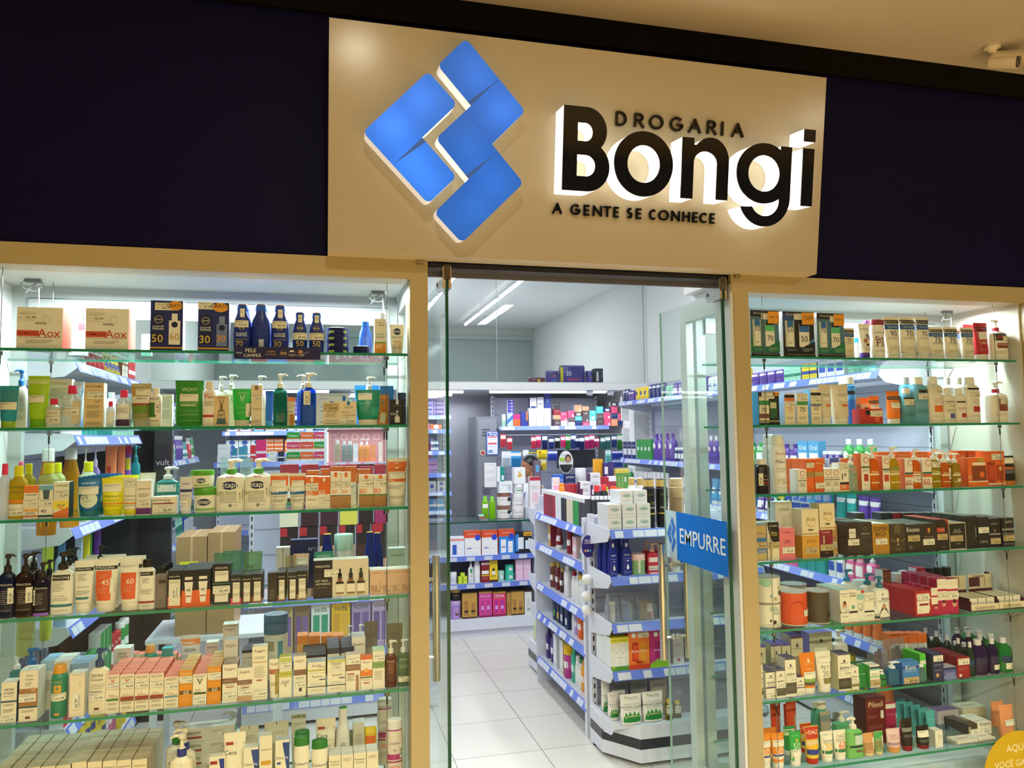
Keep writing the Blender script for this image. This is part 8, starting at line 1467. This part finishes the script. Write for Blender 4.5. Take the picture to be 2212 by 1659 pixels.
for (a_, b_, t_, K, d, g) in ((973, 1003, 1160, 'kit:e8f0f8:f0a088:f0f0f4', 'pale kit with blue bottle picture', 'p -.7 -.1 .1 .6 2c58b8;p .1 .7 .1 .6 f4f0f0;b .8 .9 e89080;l .4 2 d87050 .2 .6'), (1004, 1039, 1147, 'kit:f0f0ee:d84c28:e86838', 'orange and white sun kit with blue dot, left one', hk), (1041, 1075, 1146, 'kit:f0f0ee:d84c28:e86838', 'orange and white sun kit with blue dot, middle one', hk), (1078, 1112, 1144, 'kit:2c84d8:d84c28:e86838', 'orange and blue sun kit', hk.replace('b .66 .70 f0ece4;', 'b 0 .6 2c84d8;')), (1114, 1149, 1149, 'kit:1c1c24:2c6cc8:24242c', 'black and blue sun kit', 'p -1 -.6 .1 .9 3c88d8;p -.7 0 .2 .75 e8f0f4;p .2 .8 .2 .6 d8e8f4;p 0 1 .8 1 e8a828;t OFF .5 .86 .4 2a2010')):
    I(a_, b_, t_, yc, zA, K, d+' on the counter shelf', g)
for (a_, b_, t_, K, d, g) in ((973, 988, 1237, 'jar:f0f0f4:f4f4f4', 'white jar', 'l .4 2 4c5890'), (1012, 1024, 1211, 'pump:f0f0ee:f4f4f4', 'white pump bottle', 'p -.4 .5 .45 .65 4c9c70;l .35 3'), (1025, 1039, 1211, 'spray:f0f0ee:f0f0f0', 'white spray bottle', 'p -.4 .8 .1 .3 b83038'), (1040, 1057, 1213, 'box:8c1c20:7c181c:a03030', 'dark red carton lettered in white', 'b .84 .94 f0ece8;t Tirador 0 .89 .8 b82028;p -.9 .9 .4 .56 f0ece4;b .3 .36 e8b828;l .2 2 f0d0c0'), (1058, 1075, 1211, 'box:ecc820:e0b818:f0d040', 'yellow carton with dog picture', 't PETISCO 0 .88 .7 3a2a18;o 0 .58 .35 4a3020;p -.4 .4 .35 .5 e8e8f0;b .0 .1 3a2418;t MATA 0 .28 .6 8a3820'), (1076, 1091, 1234, 'jar:b0dccc:a8d4c4', 'pale mint jar', 'p -.3 .5 .3 .6 e8f0ec'), (1115, 1130, 1209, 'box:f0c8e0:e8b0d0:f4d8e8', 'pink carton, left one', 'b .5 .52 e890b8;l .8 2', ), (1131, 1147, 1208, 'box:f0c8e0:e8b0d0:f4d8e8', 'pink carton, right one', 'b .5 .52 e890b8;l .8 2')):
    I(a_, b_, t_, yc, zB, K, d+' on the lower counter shelf', g)
o, z1_ = I(1093, 1113, 1238, yc, zB, 'jar:38c8a8:34bc9c', 'mint tub at the bottom of a pair on the lower counter shelf', 'p -.3 .5 .3 .7 e0f0e8'); I(1093, 1112, 1221, yc, z1_, 'jar:38c8a8:34bc9c', 'mint tub stacked on another on the lower counter shelf', 'p -.3 .5 .3 .7 e0f0e8')
for j in range(3):
    for k in range(2 if j < 2 else 1): product('box:c8e020:a8c018:e0f048', .035, .028, .035, xcol(995+k*10+(5 if j == 2 else 0), yc, zB), yc+.02, zB+.001+j*.0288, 'tiny lime box in the small pile on the lower counter shelf', 'o 0 .5 .4 e8f080')
gk = 't KERA_BRILHO 0 .84 .85 c08850;o -.5 .62 .3 a87038;p -.75 -.2 .12 .62 b07c40;p .2 .75 .12 .62 b07c40;p -.75 -.2 .24 .32 3c2818;p .2 .75 .24 .32 3c2818;b 0 .06 4c2c20'
pk2 = 't %s 0 .84 .75 f8e0f0;p -.75 -.15 .14 .66 %s;p .15 .75 .14 .66 %s;p -.65 -.25 .3 .45 d8a8e0;p .25 .65 .3 .45 d8a8e0;b 0 .08 8c1c54;b .95 1 c8a048'
o, z1_ = I(974, 997, 1299, yc, zC, 'jar:b894d8:c8a8e0', 'lilac tub with portrait under the black tub on the counter plinth', 'o .2 .3 .35 3c2420;o .2 .34 .22 c89078;t Skala 0 .75 .6 6c3c98'); I(975, 997, 1273, yc, z1_, 'jar:1c1a20:c8a040', 'black tub with gold lid on the counter plinth', 'l .5 3 b0a078')
for (a_, b_, t_, K, d, g) in ((999, 1031, 1282, 'kit:c89c48:b08838:d8b868', 'gold shampoo kit, leftmost', gk), (1035, 1063, 1279, 'kit:d8489c:c03888:c8a048', 'pink shampoo kit', pk2 % ('Super_Liso', 'c83890', 'c83890')), (1065, 1093, 1279, 'kit:e0406c:c83060:c8a048', 'coral pink shampoo kit', pk2 % ('MEGA', 'b82898', 'b82898')), (1095, 1104, 1281, 'kit:b88848:a07838:c8a858', 'narrow gold kit half hidden', 'p -.5 .6 .12 .62 a87038'), (1105, 1132, 1279, 'kit:c89c48:b08838:d8b868', 'gold shampoo kit, rightmost', gk), (1134, 1149, 1279, 'kit:e8e8e0:d8d8d0:c8b088', 'white and green shampoo kit', 'p -.5 .6 .12 .7 d0d8d0;p -.2 .8 .2 .25 3c7c58')):
    I(a_, b_, t_, yc, zC, K, d+' on the counter plinth', g)
# things on the counter top
yt, zt_ = 3.62, .9456
I(1042, 1056, 1073, yt, zt_, 'flip:~a8e820:88e030', 'lime green lotion bottle on the counter, left one', 'p -.8 .8 .5 .68 f0f4d8;b .3 .34 589c28')
I(1058, 1071, 1073, yt+.02, zt_, 'flip:~a8e820:88e030', 'lime green lotion bottle on the counter, right one', '')
r = empty('card_terminal', (xcol(1043, 3.54, .946), 3.57, .9456)); tag(r, 'black card payment terminal lying on the glass counter', 'card terminal')
MB().prism([(-.06, 0), (.06, 0), (.06, .045), (-.05, .02)], 0, -.035, .035, mat('1a1a1c', 'plastic')).build('terminal_body', r); MB().add([(-.022, .0, .0345), (.022, .0, .0345), (.022, .045, .0435), (-.022, .045, .0435)], [(0, 1, 2, 3)], mat('70c8a0', 'emit', e=.6)).build('screen', r); MB().box(-.024, .024, -.045, -.012, .024, .030, mat('e07838', 'plastic')).build('keypad', r)
tubs = 'p -.6 .4 .25 .7 f0ece8;o .6 .5 .3 2a2420;l .5 2 5a4030'
for (a_, b_, base_t, w_, c1, c2, g) in ((1077, 1107, (1093, 1065), 'brown marbled', 'f0ece8', '8c6450', tubs), (1109, 1136, (1095, 1067), 'white and gold', 'f0f0f0', 'f4f4f4', 'f .1 .55 .6 .7 .5 .85 .1 .7 c8a030;l .5 2 5a5058;b .0 .2 b06828')):
    o, z1_ = I(a_, b_, base_t[0], yt, zt_, 'jar:%s:%s' % (c1, c2), '%s tub at the bottom of a pile on the counter' % w_, g); o, z2_ = I(a_, b_, base_t[1], yt, z1_, 'jar:%s:%s' % (c1, c2), '%s tub second in the pile on the counter' % w_, g)
    if a_ < 1100: o, z3_ = I(1079, 1107, 1040, yt, z2_, 'box:eceef0:e0e4e8', 'white carton lying on the brown marbled tubs', 'l .7 2;p .3 .8 .2 .7 c8ccd0'); I(1074, 1090, 1008, yt+.006, z3_, 'box:1c8c84:e8ecec', 'teal and white carton standing above the marbled tubs', 'p -1 -.2 0 1 eceeee;p .2 .8 .1 .4 e8ecec')
    else:
        o, z3_ = I(1111, 1134, 1046, yt, z2_, 'jar:eceeee:f4f4f4', 'white tub topping the gold pile on the counter', 'b .3 .4 48a048;l .6 2')
        o, _ = I(1111, 1135, 1010, yt, z3_, 'box:eef0ee:e4e8ea:f4f4f4', 'white gift cube with gold flower on the counter pile', 'f -.5 .5 0 .4 .5 .55 .1 .65 .3 .9 0 .7 -.3 .85 -.1 .6 c8a030;o 0 .58 .2 e0c050')
I(1145, 1168, 1030, 3.53, zt_+.0895, 'box:f0e4e8:e0d8e0:f4f0f4', 'white and red carton right of the tub piles', 'b .88 1 b83040;l .7 4;p -.5 .6 .2 .5 f0c8d0', dep=.05)
b = MB().box(xcol(1144, 3.5, 1), xcol(1175, 3.5, 1), 3.52, 3.8, .9458, .9458+.0888, METW); tag(b.build('riser_block'), 'low white riser on the right end of the counter', 'riser')
I(1155, 1170, 995, 3.62, .9458+.09, 'box:786070:685060:887080', 'tall taupe carton with three round marks', 'o 0 .55 .2 e8e0e8;o 0 .38 .2 e8e0e8;o 0 .2 .2 e8e0e8;p -.5 .4 .75 .9 58a8d8')
# ---------- lamps on ceilings
TUBE = mat('ffffff', 'emit', e=6)
def tubelamp(x, y0, y1, z, lab, axis='y'):
    L = y1-y0; b = MB()
    r = empty('tube_lamp', (x, y0, z)) if axis == 'y' else empty('tube_lamp', (y0, x, z))
    if axis != 'y': r.rotation_euler = (0, 0, -PI/2)
    MB().box(-.03, .03, 0, L, -.018, -.0005, METW).build('lamp_housing', r); MB().tube([(0, .01, -.030), (0, L-.01, -.030)], .012, TUBE, 10).build('light_tube', r); tag(r, lab, 'ceiling lamp')
k = 0
for X in (2.05, 1.33, -.25):
    for y0 in (4.75, 5.85, 6.95): tubelamp(X, y0, y0+1.02, 3.3, 'ceiling tube lamp over the mezzanine, %s row, %s from the glass' % ({2.05: 'right', 1.33: 'middle', -.25: 'left'}[X], {4.75: 'first', 5.85: 'second', 6.95: 'third'}[y0]))
for X in (1.9, -.2):
    for y0 in (1.2, 2.7): tubelamp(X, y0, y0+1.2, 3.3, 'ceiling tube lamp in the shop front, %s row, %s' % ('right' if X > 1 else 'left', 'near' if y0 < 2 else 'far'))
tubelamp(4.52, 1.62, 2.86, 2.12, 'thin tube lamp under the slab, right one', 'x'); tubelamp(4.55, .35, 1.38, 2.12, 'thin tube lamp under the slab, middle one', 'x'); tubelamp(4.55, -.95, .1, 2.12, 'thin tube lamp under the slab, left one', 'x'); tubelamp(5.08, .3, 1.36, 2.12, 'thin tube lamp under the slab, second row from the glass', 'x'); tubelamp(5.5, .3, 1.38, 2.12, 'thin tube lamp under the slab, third row from the glass', 'x')
# dome cameras under the slab, detector and round plate on the ceiling
for k, (px, py) in enumerate(((1276, 842), (1321, 846), (1370, 840))):
    p = atY(px, py, 4.36); r = empty('dome_camera', (p.x, 4.36+.03, 2.0995)); tag(r, 'white dome camera under the slab edge, %s of three' % ('left', 'middle', 'right')[k], 'camera')
    MB().lathe([(-.02, .035), (0, .038)], METW, 18).build('mount', r); MB().lathe([(-.062, .004), (-.058, .018), (-.045, .030), (-.02, .034)], METW, 18).build('dome', r)
    MB().lathe([(-.062, .002), (-.060, .016), (-.052, .022)], mat('18181c', 'gloss'), 14, -.008, -.012).build('lens', r)
p = atY(1245, 603, 4.6); r = MB().box(-.07, .07, -.07, .07, -.025, 0, METW).lathe([(-.04, .03), (-.026, .045)], METD, 18).build('smoke_detector', None, (p.x, 4.7, 3.2995)); tag(r, 'square smoke detector on the shop ceiling', 'smoke detector')
tag(MB().lathe([(-.008, .13), (0, .135)], mat('d0d0c8', 'soft'), 28).build('ceiling_plate', None, (2.28, 7.3, 3.2995)), 'flat round cover plate on the far ceiling', 'ceiling plate')
# nappy packs on the slab behind its glass
ys, zs = 4.45, 2.1655
for (a_, b_, t_, K, d, g, dp) in ((1145, 1180, 815, 'pack:5c2038:4c1c30', 'low wine red pack', 'o .1 .5 .2 ecb830;l .6 1 e0c8d0', .1), (1183, 1211, 800, 'pack:4c3c98:3c2c80', 'violet nappy pack', 'b .55 .8 3c2c78;o .1 .6 .15 e88040;p -.3 .3 .1 .3 3c6cb8', .12), (1213, 1268, 788, 'pack:34288c:2c2078', 'large violet nappy pack with yellow edge', 'p -1 -.8 0 1 ece020;t 25 -.4 .55 .2 f0f0f8;p -.5 .5 .2 .3 b03878;b .85 .95 5878d0', .14), (1270, 1284, 800, 'pack:483c9c:3c2c80', 'violet pack beside the large one', 'o 0 .5 .3 a87868', .12), (1286, 1303, 796, 'box:242840:1c2034:2c3048', 'navy carton with white bottle picture', 'f -.7 .2 -.1 .2 -.2 .8 -.6 .8 e8ecf4;o .5 .8 .12 58a8a0;o .5 .5 .12 58a8a0', .1)):
    X0, X1 = xcol(a_, ys, zs), xcol(b_, ys, zs); product(K, X1-X0, atY((a_+b_)/2, t_, ys).z-zs, dp, (X0+X1)/2, ys+dp/2, zs+.0005, d+' on the slab behind the glass', g)
I(1232, 1272, 812, 4.365, 2.1655, 'pack:2c60b0:2450a0', 'small green and blue pack in front of the large nappy pack', 'b .6 .85 e8e838;b .1 .5 3ca048', dep=.05) if False else None
# ---------- shop assistant
px_, py_ = 1143, 1006; yP = 4.25; hd = atY(px_, py_, yP)
person = None
def assistant():
    bm = bmesh.new(); 
    skin = mat('b07a58', 'soft', rough=.5)
    def ell(c, r, sub=3):
        q = bmesh.ops.create_icosphere(bm, subdivisions=sub, radius=1, matrix=Matrix.Translation(c) @ Matrix.Diagonal((*r, 1)))
        return q['verts']
    def limb(p0, p1, r0, r1):
        p0, p1 = Vector(p0), Vector(p1); d = p1-p0; m = Matrix.Translation((p0+p1)/2) @ d.to_track_quat('Z', 'Y').to_matrix().to_4x4()
        bmesh.ops.create_cone(bm, cap_ends=True, segments=16, radius1=r0, radius2=r1, depth=d.length, matrix=m); ell(p0, (r0,)*3, 2); ell(p1, (r1,)*3, 2)
    # local frame: faces -X (to the left in the picture), head centre at z=0
    ell((0, 0, .02), (.088, .072, .098)); ell((-.025, 0, -.045), (.062, .055, .062)); ell((-.045, 0, -.088), (.030, .032, .026))     # skull, face, chin
    ell((-.096, 0, -.030), (.014, .011, .012), 2); limb((-.078, 0, .012), (-.097, 0, -.026), .008, .011)                               # nose
    ell((-.086, 0, -.058), (.012, .022, .006), 2); ell((-.084, 0, -.067), (.011, .019, .006), 2)                                       # lips
    for s in (-1, 1):
        ell((.008, s*.074, -.012), (.018, .008, .030), 2); ell((-.074, s*.028, .008), (.012, .016, .009), 2); limb((-.080, s*.012, .024), (-.074, s*.044, .022), .006, .005)
    limb((.02, 0, -.06), (.035, 0, -.20), .048, .055)                                                                                  # neck
    ell((.04, 0, -.40), (.11, .17, .22)); ell((.04, 0, -.66), (.105, .15, .16)); ell((.04, 0, -.82), (.12, .17, .14))
    for s in (-1, 1):
        sh = (.04, s*.17, -.25); el = (.02, s*.21, -.50); wr = (-.20, s*.13, -.56)
        limb(sh, el, .052, .040); limb(el, wr, .040, .026)
        limb((.04, s*.085, -.86), (.03, s*.09, -1.18), .085, .055); limb((.03, s*.09, -1.18), (.05, s*.09, -1.47), .055, .035); limb((.05, s*.09, -1.48), (-.10, s*.09, -1.50), .034, .026)
        ell((-.235, s*.12, -.565), (.042, .036, .016), 2)
        for f in range(4): limb((-.262, s*(.148-.018*f), -.566), (-.315+.008*abs(f-1), s*(.150-.020*f), -.580), .0095, .008)
        limb((-.225, s*.090, -.562), (-.262, s*.068, -.572), .010, .008)
    me = bpy.data.meshes.new('person'); bm.to_mesh(me); bm.free(); me.materials.append(skin)
    o = bpy.data.objects.new('person', me); COL.objects.link(o)
    rm = o.modifiers.new('r', 'REMESH'); rm.mode = 'VOXEL'; rm.voxel_size = .0055; rm.use_smooth_shade = True
    sm = o.modifiers.new('s', 'SMOOTH'); sm.iterations = 4; sm.factor = .5
    hair = MB(); hm = mat('17110e', 'soft', rough=.35); rs = []
    for i in range(15):                                        # cap of hair: pole turned up and back, hairline above the brow and behind the ear
        th = PI*(.02+.56*i/14)
        ring = []
        for j in range(30):
            a = 2*PI*j/30; v = Vector((.097*math.sin(th)*math.cos(a), .083*math.sin(th)*math.sin(a), .107*math.cos(th)))
            v = Matrix.Rotation(math.radians(38), 3, 'Y') @ v
            ring.append((v.x*1.0+.008, v.y, v.z+.022))
        rs.append(ring)
    hair.rings(rs[::-1], hm, cap0=False)
    hair.rings([[(.118+.036*math.sin(t)*math.cos(a), .036*math.sin(t)*math.sin(a), -.035+.036*math.cos(t)) for a in [2*PI*j/16 for j in range(16)]] for t in [PI*(.02+.96*q/8) for q in range(9)]][::-1], hm)
    hair.build('hair', o, sharp=70)
    eyes = MB()
    for s in (-1, 1): eyes.rings([[(-.083+.004*math.cos(a)*math.sin(t), s*.029+.010*math.sin(t)*math.sin(a), .007+.0035*math.cos(t)) for a in [2*PI*j/12 for j in range(12)]] for t in [PI*(.05+.9*q/5) for q in range(6)]], mat('1a100c', 'gloss'))
    eyes.build('eyes', o)
    coat = MB(); cm = mat('e8eaf0', 'card'); 
    coat.rings([sup(a_, b_, z_, 2.3, 28) and [(x+.04, y, z) for x, y, z in sup(a_, b_, z_, 2.3, 28)] for z_, a_, b_ in ((-1.25, .155, .215), (-.95, .15, .205), (-.82, .14, .19), (-.64, .125, .172), (-.42, .13, .188), (-.28, .12, .205), (-.215, .095, .16), (-.185, .066, .085))], cm, cap0=False, cap1=False)
    coat.build('lab_coat', o)
    slv = MB()
    for s in (-1, 1): slv.tube([(.04, s*.175, -.245), (.035, s*.205, -.36), (.02, s*.222, -.50), (-.08, s*.19, -.535), (-.17, s*.145, -.555)], [.066, .062, .055, .048, .040], cm, 16)
    slv.build('sleeves', o)
    lan = MB(); bl = mat('2440b8', 'card')
    lan.tube([(-.02, .06, -.19), (-.085, .05, -.30), (-.1, .02, -.42)], .009, bl, 6).tube([(-.02, -.06, -.19), (-.085, -.05, -.30), (-.1, -.02, -.42)], .009, bl, 6).box(-.108, -.102, -.03, .03, -.50, -.42, bl)
    lan.build('lanyard', o)
    tr = MB()
    for s in (-1, 1): tr.tube([(.04, s*.088, -.86), (.03, s*.092, -1.18), (.05, s*.092, -1.46)], [.10, .075, .06], mat('23242c', 'card'), 16)
    tr.build('trousers', o)
    o.location = (hd.x, yP, hd.z); o.rotation_euler = (0, math.radians(0), math.radians(10)); o.scale = (1, 1, 1)
    return o
person = assistant(); k_ = hd.z/1.53; person.location.z = hd.z; person.scale = (k_, k_, k_)
tag(person, 'person with dark tied-back hair in a white coat looking down behind the counter', 'person')
# ================================================================ labels: make each single out one thing
from collections import defaultdict
import re
for o in THINGS:
    if '_gd' in o: del o['_gd']
    if '_s' in o: del o['_s']
    if '_rank' in o: del o['_rank']
byl = defaultdict(list)
for o in THINGS:
    l = o['label']; l = l.replace("left window's", "left window's").replace('  ', ' '); byl[l].append(o)
def cap16(l, keep=16):
    w = l.split()
    if len(w) <= keep: return l
    for a, b in ((' with ', ' , '),): pass
    l = re.sub(r"on (left|right) window's (\w+) shelf", r'on \2 \1 window shelf', l)
    w = l.split()
    for d in ('cream', 'slim', 'large', 'small', 'tall', 'dark', 'low', 'pale'):
        if len(w) > keep and w[0] == d: w.pop(0)
    drop = ['the', 'a', 'its', 'one', 'with', 'and', 'of']
    for d in drop:
        while len(w) > keep and d in w[1:]: w.remove(d) if w[0] != d else w.pop(w.index(d, 1))
    while len(w) > keep: w.pop(4)
    return ' '.join(w)
def short(l):
    for a, b in ((', second row back', ', 2nd row'), (', third row back', ', 3rd row'), (', fourth row back', ', 4th row'), (', fifth row back', ', 5th row'), (', sixth row back', ', 6th row'), ('in the second row, 2nd row', 'in rear rows'), ('large ', ''), ('small ', ''), (' with price label', ' with price'), ('in the front row ', ''), (' and price 249', ''), (', marked 60', ''), ('slim ', ''), ('tall ', ''), (' and red patch', ''), (' picture', ''), (' bands', ' bands'), ('sun care kit box', 'sun kit box')):
        if len(l.split()) <= 16: return l
        l = l.replace(a, b)
    return cap16(l)
for o in THINGS: o['label'] = short(o['label'])
for it in range(4):
    byl = defaultdict(list)
    for o in THINGS: byl[re.sub(r'[0-9]+', '#', o['label'].lower())].append(o)
    bad = 0
    for l, os_ in byl.items():
        if len(os_) == 1: continue
        bad += 1
        l = os_[0]['label']
        os_.sort(key=lambda o: (round(prj(o.location)[0]/6), -o.location.z))
        for i, o in enumerate(os_):
            l = o['label']; w = l.split(); suf = ', %s from left' % ordn(i) if it == 0 else ', %s alike' % ordn(i)
            if it == 0 and len(w) > 13: l2 = cap16(short(l), 13)
            else: l2 = cap16(l, 14) if it else l
            o['label'] = l2+suf
            if not o.get('group'): o['group'] = ' '.join(l.split()[:12])
    if not bad: break
